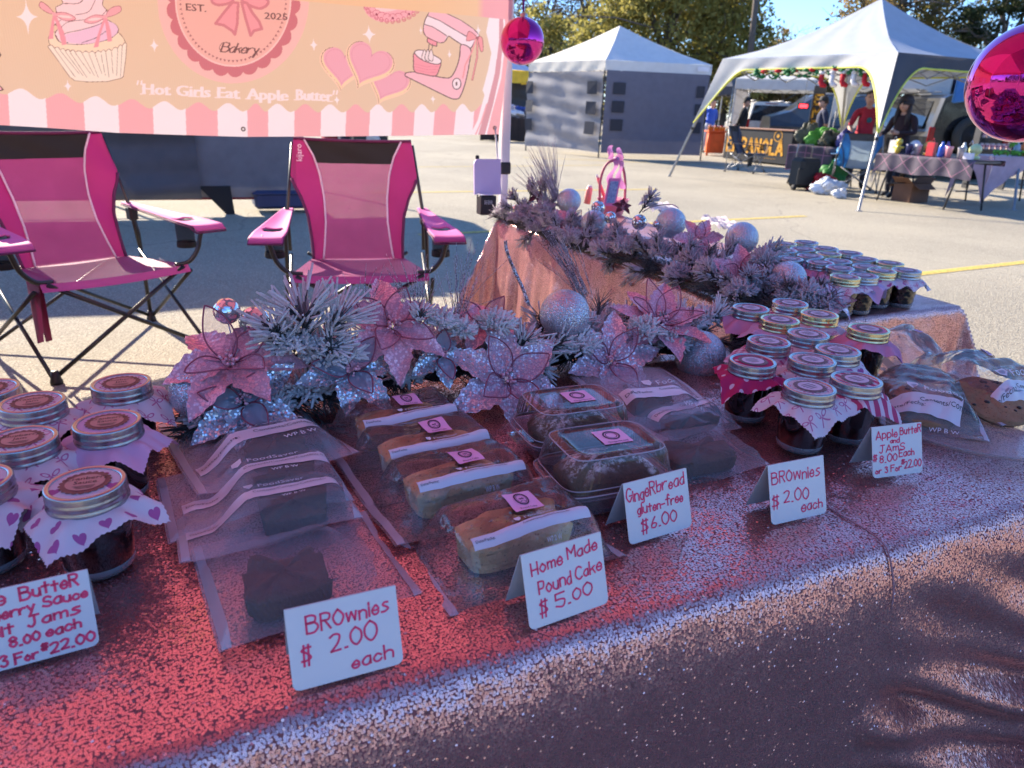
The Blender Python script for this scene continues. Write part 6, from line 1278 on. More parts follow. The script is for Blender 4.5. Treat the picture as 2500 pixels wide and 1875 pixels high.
m.build('lettering', GOLD, t, True)
q = PD(1735, 229, 21); m = MB(); m.box(q, (.30, .03, .15), bev=.005); m.box(q-np.array([0, .02, 0]), (.22, .01, .09), mi=1); m.tube([q+EZ*.07, q+EZ*.7], .006, 5); tag(m.build('lit_sign', [M('black_plastic'), M('red_lamps', (.8, .02, .03), .4, emit=((1, .03, .04), 2.2))], world=True), 'small lit red sign hanging in the black stall', 'sign')
a = PD(1529, 300, 25); b = PD(1562, 300, 24.6); t = thing('orange_stand', 'orange side table stacked with jars by the cream tent', 'side table', (a+b)/2*np.array([1, 1, 0])); W = np.linalg.norm(b-a); OR = M('orange_paint', S(214, 92, 36), .5); cc_ = (a+b)/2*np.array([1, 1, 0])
m = MB(); m.box(cc_+EZ*.40, (W*.9, .45, .64), bev=.02); m.build('cabinet', OR, t, True); m = MB(); m.box(cc_+EZ*.75, (W*1.15, .6, .05), bev=.01); m.build('top', OR, t, True)
for s in (-1, 1): m = MB(); m.tube([cc_+np.array([s*W*.5, -.25, .72]), cc_+np.array([s*W*.55, -.3, .35]), cc_+np.array([s*W*.5, -.26, .0])], .035, 6); m.build('leg', OR, t, True)
for i in range(6):
    q = cc_+np.array([W*(-.45+.17*i), -.1+.1*(i % 2), .775]); m = MB(); m.lathe([(0, 0), (.05, 0), (.055, .09), (.045, .12)], 10, 0, q); m.lathe([(.05, .12), (.05, .15), (0, .155)], 10, 1, q); tag(m.build('sauce_jar', [M('amber_jar', S(190, 130, 40), .3), (M('red_lid', S(180, 30, 40), .4), M('pale_lid', S(230, 220, 210), .4))[i % 2]], world=True), 'small sauce jar on the orange side table', 'jar', 'sauce jars on the orange side table')
# ---- people
def person(label, x, y, h, face, shirt, pants, hair, skin=(.42, .24, .17), sleeves=1, arms=((.2, -.18, .95), (-.2, -.18, .95)), stride=.1, long_hair=False, hat=None, glasses=False, lean=0, print_=None):
    """one skinned figure; face = heading angle it looks towards; arms = hand positions (right, left) in body space, y forward = -1"""
    k = h/1.72; f = np.array([cos(face), sin(face), 0]); s = np.array([-f[1], f[0], 0]); B = np.array([x, y, 0.])
    W_ = lambda a, b, c: B+s*(a*k)+f*((b+lean*max(0, c-.9))*k)+EZ*(c*k)
    J = []; E = []; R_ = []; MI = []
    def j(p, r): J.append(W_(*p)); R_.append(r*k); return len(J)-1
    def e(a, b, mi): E.append((a, b)); MI.append(mi)
    pel = j((0, 0, .93), .150); wa = j((0, 0, 1.08), .140); ch = j((0, .01, 1.26), .165); nk0 = j((0, 0, 1.41), .075); nk = j((0, .015, 1.48), .052); hd = j((0, .03, 1.53), .06)
    e(pel, wa, 0); e(wa, ch, 0); e(ch, nk0, 0); e(nk0, nk, 2); e(nk, hd, 2)
    for sg in (-1, 1):
        hp = j((sg*.095, 0, .86), .105); kn = j((sg*.11, stride*sg*.6+.03, .48), .066); an = j((sg*.12, stride*sg, .09), .046); to = j((sg*.13, stride*sg+.16, .045), .038)
        e(pel, hp, 1); e(hp, kn, 1); e(kn, an, 1); e(an, to, 3)
        sh = j((sg*.185, 0, 1.375), .070); hx, hf, hz = arms[0 if sg < 0 else 1]; el = j((sg*.27, hf*.25-.03, 1.12 if hz < 1.1 else 1.14), .046); wr = j((hx, hf, hz), .030)
        e(nk0, sh, 0); e(sh, el, 0); e(el, wr, 0 if sleeves else 2)
    me = bpy.data.meshes.new('figure'); me.from_pydata([tuple(p) for p in J], E, []); o = bpy.data.objects.new('figure', me); COL.objects.link(o); md = o.modifiers.new('skin', 'SKIN'); md.use_smooth_shade = True
    for i, sv in enumerate(me.skin_vertices[0].data): sv.radius = (R_[i], R_[i]); sv.use_root = (i == 0)
    o.modifiers.new('smooth', 'SUBSURF').levels = 2
    dg = bpy.context.evaluated_depsgraph_get(); ev = o.evaluated_get(dg); m2 = bpy.data.meshes.new_from_object(ev); V = np.array([v.co[:] for v in m2.vertices]); F = [tuple(p.vertices) for p in m2.polygons]; bpy.data.objects.remove(o)
    Cn = np.array([V[list(q)].mean(0) for q in F]); best = np.full(len(F), 1e9); mi = np.zeros(len(F), int)
    for (a, b), mm in zip(E, MI):
        A_, D_ = J[a], J[b]-J[a]; t_ = np.clip(((Cn-A_)@D_)/(D_@D_), 0, 1); ds = np.linalg.norm(Cn-A_-t_[:, None]*D_, axis=1)-R_[a]*.5*(1-t_)-R_[b]*.5*t_; q = ds < best; best[q] = ds[q]; mi[q] = mm
    if not sleeves: pass
    mb_ = MB(); o0 = 0; mb_.v = [tuple(v) for v in V]; mb_.uv = [(0, 0)]*len(V); mb_.f = list(F); mb_.mi = mi.tolist(); mb_.sm = [True]*len(F)
    hc = W_(0, .045, 1.615)
    def head(a, b):
        th, ph = 2*pi*a, pi*b; d = np.array([sin(ph)*cos(th), sin(ph)*sin(th), -cos(ph)]); r = .105*(1-.12*max(0, -d[2])); loc = d*np.array([.088, .104, .128]); fz = d[1]
        if fz > .5: loc[1] += .022*math.exp(-((d[0]/.16)**2+((d[2]+.05)/.22)**2))+.006*math.exp(-((d[0]/.3)**2+((d[2]+.55)/.12)**2))-.006*math.exp(-(((abs(d[0])-.35)/.15)**2+((d[2]-.15)/.12)**2))
        return hc+s*(loc[0]*k)+f*(loc[1]*k)+EZ*(loc[2]*k)
    mb_.grid(head, 22, 18, 2, cu=True)
    for sg in (-1, 1):
        mb_.ball(hc+s*(sg*.032*k)+f*(.090*k)+EZ*(.018*k), .012*k, 8, 6, 4); mb_.ball(hc+s*(sg*.088*k), .024*k, 8, 6, 2, (.5, 1, 1.3))
        hx, hf, hz = arms[0 if sg < 0 else 1]; wr = W_(hx, hf, hz); el = W_(sg*.27, hf*.25-.03, 1.12); dd = unit(wr-el); sd = unit(np.cross(dd, f+EZ*.3)); cr = np.cross(sd, dd)
        mb_.tube([wr-dd*.02*k, wr+dd*.03*k, wr+dd*.085*k], [.026*k, .036*k, .034*k], 8, 2)
        for fi in range(4):
            o_ = sd*((fi-1.5)*.017*k); L = (.07, .082, .076, .058)[fi]*k; p0 = wr+dd*.085*k+o_; mb_.tube([p0, p0+dd*L*.5+cr*.006*k, p0+dd*L*.85+cr*.022*k], [.0085*k, .008*k, .0065*k], 6, 2)
        p0 = wr+dd*.035*k+sd*(.032*k); mb_.tube([p0, p0+dd*.035*k+sd*.02*k+cr*.008*k, p0+dd*.062*k+sd*.022*k+cr*.02*k], [.011*k, .0095*k, .0075*k], 6, 2)
    mb_.tube([hc+s*(q*.026*k)+f*(.097*k)-EZ*(.058*k+.004*k*q*q) for q in (-1, 0, 1)], .005*k, 5, 5)
    SK = M('skin%d' % int(skin[0]*100), skin, .55, var=.05); mats = [M('shirt_%d_%d' % (int(shirt[0]*99), int(shirt[2]*99)), shirt, .85), M('trousers_%d' % int(pants[2]*200), pants, .85), SK, M('dark_shoe', S(36, 34, 36), .6), M('dark_eye', (.02, .015, .012), .2), M('lip', S(170, 90, 86), .5)]
    t = mb_.build('person', mats, origin=B); tag(t, label, 'person')
    hr = MB()
    def hf_(a, b):
        th, ph = 2*pi*a, pi*(.45+.55*b); d = np.array([sin(ph)*cos(th), sin(ph)*sin(th), -cos(ph)]); loc = d*np.array([.095, .112, .131]); 
        if d[1] > .35 and d[2] < .42: loc *= .80
        w_ = .006*sin(th*9+ph*5); return hc+s*((loc[0]+w_)*k)+f*((loc[1]-.012)*k)+EZ*((loc[2]+.006)*k)
    hr.grid(hf_, 30, 16, cu=True)
    if long_hair:
        def lh(a, b): x = (2*a-1); return hc+s*(k*(.105*x*(1+.35*b)+.01*sin(b*9+a*20)))+f*(k*(-.085+.10*abs(x)**2-.02*b))+EZ*(k*(.03-.36*b-.03*sin(a*14)))
        hr.grid(lh, 20, 14)
    if long_hair:
        for sg in (-1, 1): hr.tube(smoothpts([hc+s*(sg*.070*k)+EZ*.09*k, hc+s*(sg*.098*k)-EZ*.03*k, hc+s*(sg*.105*k)+f*.03*k-EZ*.18*k, hc+s*(sg*.10*k)+f*.06*k-EZ*.34*k], 4), [.03*k]*5+[.036*k]*5+[.026*k, .02*k, .012*k], 8)
    HM = M('hair_%d' % int(hair[0]*300), hair, .6); hb = hr.build('hair', HM, t, True)
    if long_hair: hb.modifiers.new('thickness', 'SOLIDIFY').thickness = .03
    if hat:
        m = MB(); m.lathe([(.0, .17), (.07, .165), (.108, .12), (.114, .06), (.116, .05)], 20, 0, hc, ax=(s*k, f*k, EZ*k)); m.grid(lambda a, b: hc+s*(k*.10*(2*a-1)*(1-.3*b))+f*(k*(.09+.10*b*(1-(2*a-1)**2*.5)))+EZ*(k*(.065-.012*b)), 10, 4); m.build('cap', M('cap_cloth', hat, .8), t, True)
    if glasses:
        m = MB()
        for sg in (-1, 1): m.ball(hc+s*(sg*.036*k)+f*(.102*k)+EZ*(.018*k), .026*k, 10, 8, 0, (1, .3, .8))
        m.tube([hc+s*(q*.09*k)+f*((.104-.11*abs(q)**3)*k)+EZ*(.022*k) for q in np.linspace(-1, 1, 9)], .004*k, 5); m.build('sunglasses', M('dark_lens', (.01, .01, .012), .1), t, True)
    if print_: m = MB(); m.ball(W_(.03, .165, 1.24), .05*k, 12, 8, 0, (1, .35, 1)); m.build('shirt_print', M('teal_print', print_, .7), t, True)
    return t
q = PD(1874, 250, 14.2); person('person in a plain red t-shirt looking down behind the camp chair', q[0], 14.2, 1.72, -1.9, S(168, 34, 52), S(60, 62, 80), S(60, 40, 30), (.50, .28, .21), 0, ((-.22, .25, .95), (.18, .28, .98)), .04, print_=S(40, 90, 100))
q = PD(1958, 250, 12.7); person('person with long dark hair and sunglasses in a black and red top holding gifts', q[0], 12.7, 1.60, -2.55, S(42, 22, 28), S(28, 30, 44), S(40, 26, 24), (.46, .26, .19), 1, ((-.20, .34, 1.10), (.12, .36, 1.14)), .12, long_hair=True, glasses=True, lean=.08)
q = PD(1606, 250, 24); person('person in black with a dark cap standing in the black stall', q[0], 24, 1.75, -.4, S(26, 26, 28), S(30, 30, 34), S(30, 24, 22), (.40, .24, .18), 1, hat=S(30, 30, 32))
q = PD(1536, 250, 26); person('person in a bright blue jacket and pale jeans beside the cream tent', q[0], 26, 1.72, -1.2, S(36, 84, 190), S(150, 160, 180), S(40, 34, 30), (.44, .26, .2), 1)
q = PD(1778, 250, 20); person('person in a navy shirt and brown cap behind the stall signs', q[0], 20, 1.74, 2.9, S(40, 46, 70), S(50, 60, 86), S(60, 44, 36), (.44, .26, .2), 0, hat=S(120, 84, 62))
# ---- chairs at the other stall
DK = (M('dark_navy_nylon', S(40, 46, 66), .6), M('dark_navy_nylon'), M('dark_navy_nylon'), BLK, BLK, BLK, STEEL, BLK)
camp_chair('camp_chair', 'dark navy folding chair seen from the side by the stall', np.array([*P(1612, 372, 0)[:2], 0]), radians(52), pal=DK, group=None)
GB_ = M('blue_nylon', S(48, 120, 190), .6, trans=.2); camp_chair('camp_chair', 'grey and blue camp chair with its back to the viewer', np.array([*P(1838, 412, 0)[:2], 0]), radians(160), pal=(GB_, M('pale_blue_cloth', S(170, 190, 206), .7, trans=.2), GB_, DSTEEL, DSTEEL, M('slate_cloth', S(70, 72, 78), .7), STEEL, GB_), group=None)
# ---- bags and boxes on the ground
q = P(1740, 412, 0); t = thing('wheeled_bag', 'black wheeled bag standing under the small tartan table', 'bag', q); m = MB(); m.box(q+EZ*.30+np.array([0, .2, 0]), (.48, .34, .52), (E1, E2, EZ), bev=.06); m.box(q+EZ*.24+np.array([-.06, .02, 0]), (.34, .06, .3), (E1, E2, EZ), bev=.025); m.build('body', M('black_canvas', S(34, 36, 38), .7, bump=.3, bs=60), t, True)
for s in (-1, 1): m = MB(); m.lathe([(.0, -.02), (.05, -.02), (.05, .02), (0, .02)], 12, 0, q+E1*s*.2+EZ*.05+E2*.1, ax=(E2, EZ, E1)); m.build('wheel', BLK, t, True)
m = MB(); m.tube([q+E1*.18*s+EZ*z+np.array([0, .36, 0]) for s, z in ((-1, .5), (-1, .78), (1, .78), (1, .5))], .014, 6); m.build('handle', STEEL, t, True)
def heap(label, c, r, cl, seed, nm='shopping_bag', cat='bag', sq=(1.2, .9, .75)):
    rr = random.Random(seed); p = [rr.uniform(0, 6.28) for _ in range(6)]; m = MB()
    m.grid(lambda a, b: c+EZ*r*sq[2]*.9+r*(1+.20*sin(8*a*pi+p[0]+b*5)+.16*sin(b*11+p[1]+a*9)+.10*sin(a*34+b*19+p[2])+.07*sin(a*63-b*27+p[3]))*np.array([sin(pi*b)*cos(2*pi*a)*sq[0], sin(pi*b)*sin(2*pi*a)*sq[1], -cos(pi*b)*sq[2]]), 44, 28, cu=True); tag(m.build(nm, M('%s_%d' % (nm, seed), cl, .55, trans=.1, bump=.3, bs=30), world=True), label, cat)
heap('crumpled red bag on the ground beside the wheeled bag', P(1770, 412, 0), .20, S(170, 24, 40), 1); heap('crumpled white plastic bag in front of the red bag', P(1786, 420, 0), .19, S(206, 212, 222), 2, sq=(1.3, .9, .7)); heap('green tote bag under the blue camp chair', P(1842, 425, 0)+np.array([.15, 1.3, 0]), .22, S(40, 120, 50), 3, sq=(1.1, .7, 1.1)); heap('teal bag behind the red bag', P(1796, 402, 0), .17, S(40, 130, 150), 4)
heap('small white bag by the foot of the blue chair', P(1812, 428, 0), .10, S(220, 220, 222), 12)
q0 = st[0]; d0, n0, L0 = st[2], st[3], st[4]
for (s, dd, r, cl, sd, lab, sq) in ((.15, .3, .17, S(90, 92, 80), 5, 'grey olive bag on the small tartan table', (1.2, .8, 1.1)), (.45, .35, .20, S(84, 160, 56), 6, 'bright green plush on the small tartan table', (1.5, .8, .8)), (.62, .2, .17, S(74, 76, 60), 7, 'olive cap shaped bag in front of the green plush', (1.2, .8, .8)), (.9, .1, .14, S(60, 60, 130), 8, 'purple blue bag at the right end of the small tartan table', (.9, .8, 1.1))): heap(lab, q0+d0*L0*s+n0*dd+EZ*.75, r, cl, sd, 'soft_bag', 'bag', sq)
heap('light blue bag hanging at the corner of the small tartan table', q0+d0*L0*1.0-n0*.1+EZ*.48, .15, S(70, 160, 220), 9, 'soft_bag', 'bag', (1.0, .7, 1.0))
q = P(1975, 438, 0)+np.array([0, .18, 0]); t = thing('cardboard_box', 'open brown cardboard box on the asphalt under the long gift table', 'box', q); CB = M('cardboard', S(112, 80, 62), .85, bump=.1, bs=40); m = MB()
for sx, sy, w1, w2 in ((0, -1, .42, .012), (0, 1, .42, .012), (-1, 0, .012, .34), (1, 0, .012, .34)): m.box(q+E1*sx*.21+E2*sy*.17+EZ*.15, (w1, w2, .30), (E1, E2, EZ))
m.box(q+EZ*.01, (.42, .34, .012), (E1, E2, EZ)); m.build('carton', CB, t, True)
for sx, sy in ((-1, 0), (1, 0), (0, 1), (0, -1)):
    o_ = E1*sx*.21+E2*sy*.17+EZ*.30; al = E2*.34 if sx else E1*.42; ou = (E1*sx+E2*sy)*.8+EZ*(.6 if sx else -.5); m = MB(); m.prism([(-.5, 0), (.5, 0), (.46, .15), (-.46, .15)], q+o_, al, unit(ou), unit(np.cross(al, ou)), .004); m.build('flap', CB, t, True)
# ---- gifts on the long table
a, b, d, n, L = lt; gl = ['white snow globe', 'yellow toy figure', 'blue drinks bottle', 'red gift bag', 'clear glass lantern', 'small silver tin', 'pink patterned tumbler', 'grey patterned tumbler', 'round lime topped dome', 'white folded card', 'dark blue mug', 'red mug', 'gold bauble', 'white carton', 'tall purple candle']
gc = [S(206, 206, 216), S(214, 190, 70), S(30, 80, 180), S(196, 50, 60), S(170, 178, 186), S(180, 180, 184), S(226, 150, 160), S(150, 146, 150), S(196, 206, 150), S(216, 212, 226), S(30, 40, 90), S(170, 30, 40), S(196, 160, 70), S(214, 210, 206), S(110, 80, 140)]
pos = [(.22, .35), (.13, .15), (.62, .12), (.50, .15), (.74, .35), (.33, .2), (.70, .12), (.83, .10), (.90, .25), (.93, .06), (.27, .12), (.42, .3), (.36, .4), (.05, .2), (.55, .4)]
for i, (lab, cl, (s, w_)) in enumerate(zip(gl, gc, pos)):
    c = a+d*L*s+n*w_+EZ*.754; m = MB(); mt = M('gift_%d' % i, cl, .3, coat=.3)
    if i in (3, 9, 13): m.box(c+EZ*(.10 if i != 9 else .045), (.13, .07, .20 if i != 9 else .09), (d, n, EZ), bev=.006); m.tube([c+EZ*.2+d*.03, c+EZ*.26, c+EZ*.2-d*.03], .005, 5)
    elif i in (0, 8, 12): m.lathe([(0, 0), (.08, 0), (.085, .03), (.06, .05)], 14, 0, c); m.ball(c+EZ*.13, .085, 14, 10)
    elif i == 1: m.ball(c+EZ*.07, .06, 10, 8, sq=(.8, .7, 1.2)); m.ball(c+EZ*.18, .05, 10, 8); m.tube([c+EZ*.1-d*.09, c+EZ*.1+d*.09], .018, 6)
    else: m.lathe([(0, 0), (.035, 0), (.043, .02), (.043, .14), (.03, .17), (.018, .19), (.018, .22), (0, .222)] if i in (2, 4, 14) else [(0, 0), (.035, 0), (.05, .13), (.052, .16), (.046, .158), (0, .15)], 16, 0, c)
    if i in (10, 11): m.tube([c+d*.045+EZ*.12, c+d*.085+EZ*.09, c+d*.045+EZ*.04], .008, 6)
    tag(m.build('gift_item', mt, world=True), lab+' on the long gift table', 'gift')
# mug shelves
q = PD(2150, 300, 15.2); q[2] = 0; t = thing('mug_shelf', 'dark wire shelf of pale mugs below the right mirrored ball', 'shelf', q); m = MB()
for z in (.78, 1.0): m.box(q+EZ*(z-.01), (.72, .25, .02), bev=.004)
for s in (-1, 1): m.box(q+np.array([s*.36, 0, .62]), (.03, .22, 1.2), bev=.005)
m.build('rack', DSTEEL, t, True); first = None
for z in (.78, 1.0):
    for i in range(6):
        p = q+np.array([-.28+.112*i, -.04, z+.002])
        if first is None:
            m = MB(); m.lathe([(0, 0), (.034, 0), (.042, .02), (.043, .12), (.039, .12), (.036, .02), (0, .015)], 14); m.tube([(.04, -.01, .1), (.075, -.01, .07), (.04, -.01, .03)], .007, 5); m.lathe([(.0436, .04), (.0438, .085)], 14, 1); first = m.build('mug', [M('blush_glaze', S(226, 200, 200), .3), M('mauve_print', S(170, 120, 140), .5)]); o = first
        else: o = first.copy(); COL.objects.link(o)
        o.location = tuple(p); tag(o, 'pale patterned mug on the wire shelf', 'mug', 'mugs on the wire shelf')
# mauve stretch table at the right border
q = P(2150, 340, .76); a, b = q.copy(), q+np.array([1.5, .45, 0]); a[2] = b[2] = 0; t_ = table('folding_table', 'table under a mauve stretch cover cut by the right border', a, b, .7, .76); d, n, L = t_[2], t_[3], t_[4]
m = MB(); m.grid(lambda u, v: a+d*L*u+EZ*(.775-.72*v*(.25+.75*abs(2*u-1)**1.6))-n*(.005+.012*sin(u*40+v*6)*v)-d*.10*v*(1-2*u)*.8, 40, 16); m.grid(lambda u, v: a+d*L*u+n*.7*v+EZ*.775, 10, 6); m.grid(lambda u, v: a+n*.7*u+EZ*(.775-.72*v*(.25+.75*abs(2*u-1)**1.6))-d*.06*v, 20, 12); tag(m.build('tablecloth', M('mauve_stretch_cloth', S(196, 164, 178), .7, trans=.1, sheen=.3), world=True), 'mauve stretch cover on the table cut by the right border', 'tablecloth')
m = MB()
for i in range(60): m.ball(a+d*(.15+.012*i)+n*(.15+.05*sin(i))+EZ*(.80+.05*abs(sin(i*.7))+(.12 if 22 < i < 30 else 0)), .022, 6, 4)
m.tube([a+d*(.15+.012*i)+n*(.15+.05*sin(i))+EZ*.80 for i in range(60)], .006, 5); tag(m.build('leaf_garland', M('bright_green_leaf', S(96, 160, 50), .6), world=True), 'bright green leaf garland on the mauve table', 'garland')
for i, cl in enumerate((S(150, 170, 190), S(214, 120, 60))): m = MB(); m.lathe([(0, 0), (.05, 0), (.05, .15), (.02, .2), (.02, .24), (0, .24)], 12, 0, a+d*(.62+.14*i)+n*.2+EZ*.777); tag(m.build('bottle', M('bottle_%d' % i, cl, .2), world=True), ('pale blue bottle', 'orange bottle')[i]+' on the mauve table', 'bottle')
# stocking garland under the big canopy's edge
t = thing('stocking_garland', 'green leaf garland with red bows along the big canopy edge', 'garland', np.array([4.7, 13.6, 2.0])); m = MB(); v0, v1 = np.array([4.15, 14.15, 1.98]), np.array([5.62, 12.35, 2.02]); r = random.Random(4)
for i in range(130):
    f = r.random(); p = v0+(v1-v0)*f+EZ*(-.06*abs(sin(f*9))+r.uniform(-.06, .05))+np.array([r.uniform(-.04, .04), r.uniform(-.06, .06), 0]); m.ball(p, r.uniform(.02, .045), 6, 4, 0, (1, 1, .7))
m.build('leaves', M('pine_green', S(30, 110, 60), .7), t, True); m = MB()
for f in (.1, .22, .36, .5, .68, .92): m = MB(); m.ball(v0+(v1-v0)*f+EZ*.0, .05, 8, 6, 0, (1.3, 1, .7)); m.build('red_bow', M('red_felt', S(186, 24, 40), .8), t, True)

for i, f in enumerate((.58, .66, .74, .82, .9, .97)):
    p = v0+(v1-v0)*f-EZ*.05; o_ = unit(v1-v0); m = MB(); m.tube([p, p-EZ*.14, p-EZ*.19+o_*.03, p-EZ*.21+o_*.10], [.045, .042, .045, .03], 8); m.tube([p+EZ*.015, p-EZ*.03], .05, 8, 1); tag(m.build('stocking', [(M('red_felt'), M('white_felt', S(226, 222, 222), .85))[i % 2], M('white_felt', S(226, 222, 222), .85)], world=True), ('red', 'white')[i % 2]+' christmas stocking hanging from the leaf garland', 'stocking', ('red', 'white')[i % 2]+' stockings on the leaf garland')
q = P(2066, 178, 0) if False else PD(2080, 195, 14.6); m = MB(); m.box(q, (.34, .05, .42), (unit(np.array([1, .1, .15])), unit(np.array([-.1, 1, 0])), EZ), bev=.03); m.tube([q+EZ*.2, q+EZ*.45], .01, 5); tag(m.build('blue_bag', M('blue_weave', S(50, 120, 200), .6, bump=.6, bs=60), world=True), 'blue woven bag hanging at the far leg of the big canopy', 'bag')
# ---- vehicles
def car(label, x, y, rz, body, W=1.95, L=4.6, H=1.85, spare=False):
    t = thing('parked_car', label, 'car', (x, y, 0), rz); PT = M('paint_%d' % int(body[0]*500), body, .3, .3, coat=.6); GL_ = M('tinted_glass', (.02, .022, .026), .06, spec=.8); h = W/2
    prof = [(-h, .35), (-h*1.0, .95), (-h*.92, 1.05), (-h*.78, H-.08), (-h*.62, H), (h*.62, H), (h*.78, H-.08), (h*.92, 1.05), (h, .95), (h, .35)]
    m = MB(); ys = [(-L/2, .97, .0), (-L/2+.12, 1, 0), (L*.18, 1, 0), (L*.34, 1, .55), (L/2, .95, .78)]; vs = []
    for yy, sc_, lo in ys:
        for px, pz in prof: vs.append((px*sc_, yy, pz if pz < 1.06 else 1.06+(pz-1.06)*(1-lo)))
    nP = len(prof); m.add(vs, [(i*nP+k, i*nP+(k+1) % nP, (i+1)*nP+(k+1) % nP, (i+1)*nP+k) for i in range(len(ys)-1) for k in range(nP)]+[tuple(range(nP-1, -1, -1)), tuple((len(ys)-1)*nP+k for k in range(nP))], 0, False); m.build('body', PT, t)
    m = MB(); yb = -L/2-.006; m.add([(-h*.84, yb, 1.10), (h*.84, yb, 1.10), (h*.70, yb, H-.14), (-h*.70, yb, H-.14)], [(0, 1, 2, 3)], 0, False); m.build('rear_window', GL_, t)
    for s in (-1, 1):
        m = MB(); m.add([(s*(h*.945+.004), -L/2+.35, 1.12), (s*(h*.945+.004), L*.16, 1.12), (s*(h*.80+.004), L*.16, H-.14), (s*(h*.80+.004), -L/2+.35, H-.14)], [(0, 1, 2, 3)], 0, False); m.build('side_window', GL_, t)
        m = MB(); m.box((s*h*.90, -L/2-.01, .98), (.14, .05, .36), bev=.02); m.build('tail_light', M('red_lens', S(150, 16, 24), .2), t)
        for yy in (-L*.31, L*.31):
            w_ = MB(); w_.lathe([(.2, -.11), (.33, -.11), (.36, -.06), (.36, .06), (.33, .11), (.2, .11)], 20, 0, (s*h*.92, yy, .36), ax=(np.array([0, 1., 0]), EZ, np.array([1., 0, 0]))); wh_ = w_.build('wheel', M('tyre_rubber', S(30, 30, 31), .85), t)
            m = MB(); m.lathe([(0, .10), (.21, .095), (.21, .08)], 16, 0, (s*(h*.92), yy, .36), ax=(np.array([0, 1., 0]), EZ*s, np.array([1., 0, 0])*s)); m.build('rim', STEEL, wh_)
        m = MB(); m.tube([(s*h*.6, -L*.4, H+.06), (s*h*.6, L*.1, H+.06)], .02, 6); m.build('roof_rail', STEEL, t)
    m = MB(); m.box((0, -L/2-.06, .5), (W*.98, .14, .22), bev=.04); m.build('bumper', M('grey_bumper', S(150, 150, 150), .5), t); m = MB(); m.box((0, -L/2-.015, .86), (.42, .02, .2)); m.build('plate_recess', BLK, t)
    m = MB(); m.box((0, -L/2-.02, H-.06), (.5, .03, .03)); m.build('brake_light', M('red_lens'), t)
    if spare:
        c = (-.05, -L/2-.16, 1.0); m = MB(); n_ = 48
        m.grid(lambda a, b: np.array(c)+np.array([cos(2*pi*a), 0, sin(2*pi*a)])*(.33+.085*cos(2*pi*b)+(.012 if int(a*n_*2) % 2 and cos(2*pi*b) > .3 else 0))+np.array([0, .12*sin(2*pi*b), 0]), n_*2, 14, cu=True); sw_ = m.build('spare_wheel', M('tyre_dust', S(58, 57, 54), .9), t)
        m = MB(); m.lathe([(0, .05), (.06, .06), (.10, .02), (.26, .0)], 20, 0, c, ax=(np.array([1., 0, 0]), EZ, np.array([0, -1., 0]))); m.build('rim', BLK, sw_)
    return t
car('silver estate car seen from behind between the stalls', gx(1672, 32), 32+2.3, radians(-4), S(206, 204, 200))
car('dark off-road car with a big spare wheel behind the gift table', gx(2096, 17.2), 17.2+2.3, radians(2), S(26, 26, 28), spare=True)
car('dark van parked behind the arched canopy', gx(1850, 27), 29.5, radians(84), S(60, 60, 64), H=2.1); car('blue car half hidden behind the black stall', gx(1745, 34), 36, radians(-6), S(40, 56, 96))
# stall seen left of the cream tent
a, b = PD(1040, 260, 29), PD(1134, 260, 29.5); t_ = table('folding_table', 'brown clothed table seen between the pole and the cream tent', a, b, .8, .9); drape('tablecloth', 'dark brown cloth to the ground between pole and cream tent', *t_, .8, .9, .88, M('dark_brown_cloth', S(58, 46, 40), .85), 6)
for i, (s, z, r, cl) in enumerate(((.15, .93, .2, S(230, 232, 236)), (.45, .93, .24, S(226, 230, 236)), (.75, .93, .26, S(232, 234, 238)), (.9, 1.1, .2, S(40, 70, 150)), (.6, 1.2, .18, S(190, 186, 206)))): heap(('white folded cloths on the left of the brown table', 'white folded cloths in the middle of the brown table', 'white folded cloths on the right of the brown table', 'blue folded cloth on the brown table', 'lilac goods at the back of the brown table')[i], t_[0]+t_[2]*t_[4]*s+EZ*z+t_[3]*.3, r, cl, 20+i, 'folded_goods', 'goods', (1.5, .8, .5))
hang_wall('back_curtain', D0+np.array([-1, 2.]), D1+np.array([.5, 2.]), .1, 2.6, M('black_vinyl'), tD, .05, 5)
# ---- pole and trees
a, b = PD(1621, 115, 40), PD(1633, 0, 40); d = b-a; m = MB(); m.tube([a-d*(a[2]/d[2]), a, b+d*1.2], [.19, .16, .13], 12); tag(m.build('utility_pole', M('weathered_wood', S(92, 82, 74), .9, bump=.5, bs=20), world=True), 'weathered wooden utility pole rising behind the canopies', 'pole')
def leafmat(name, c1, c2, c3):
    k = NT(name); c = k.coord(); n1 = k.noise(.8, c, 4, .6).outputs[0]; rn = k.n('ShaderNodeNewGeometry').outputs['Random Per Island']
    col = k.mix(k.ramp(n1, [(.35, (0, 0, 0)), (.65, (1, 1, 1))]), c1, c2); col = k.mix(k.math('MULTIPLY', rn, .6), col, c3); k.set(k.b, 'Base Color', col); k.set(k.b, 'Roughness', .7); k.set(k.b, 'Specular IOR Level', .3)
    k.surf(k.mixs(.52, k.b.outputs[0], k.n('ShaderNodeBsdfTranslucent', {'Color': col}).outputs[0])); return k.m
OLV = leafmat('olive_leaves', (.17, .16, .035), (.34, .30, .08), (.44, .38, .13)); GRN = leafmat('dark_oak_leaves', (.06, .07, .02), (.13, .13, .04), (.20, .18, .06)); AUT = leafmat('autumn_leaves', (.19, .13, .055), (.30, .21, .08), (.38, .27, .11)); PIN = leafmat('pine_needles', (.018, .032, .014), (.045, .062, .022), (.07, .08, .03)); GRY = leafmat('grey_twigs', (.07, .06, .05), (.12, .10, .085), (.15, .13, .10)); BARK = M('grey_bark', (.11, .09, .075), .95, bump=.6, bs=8)
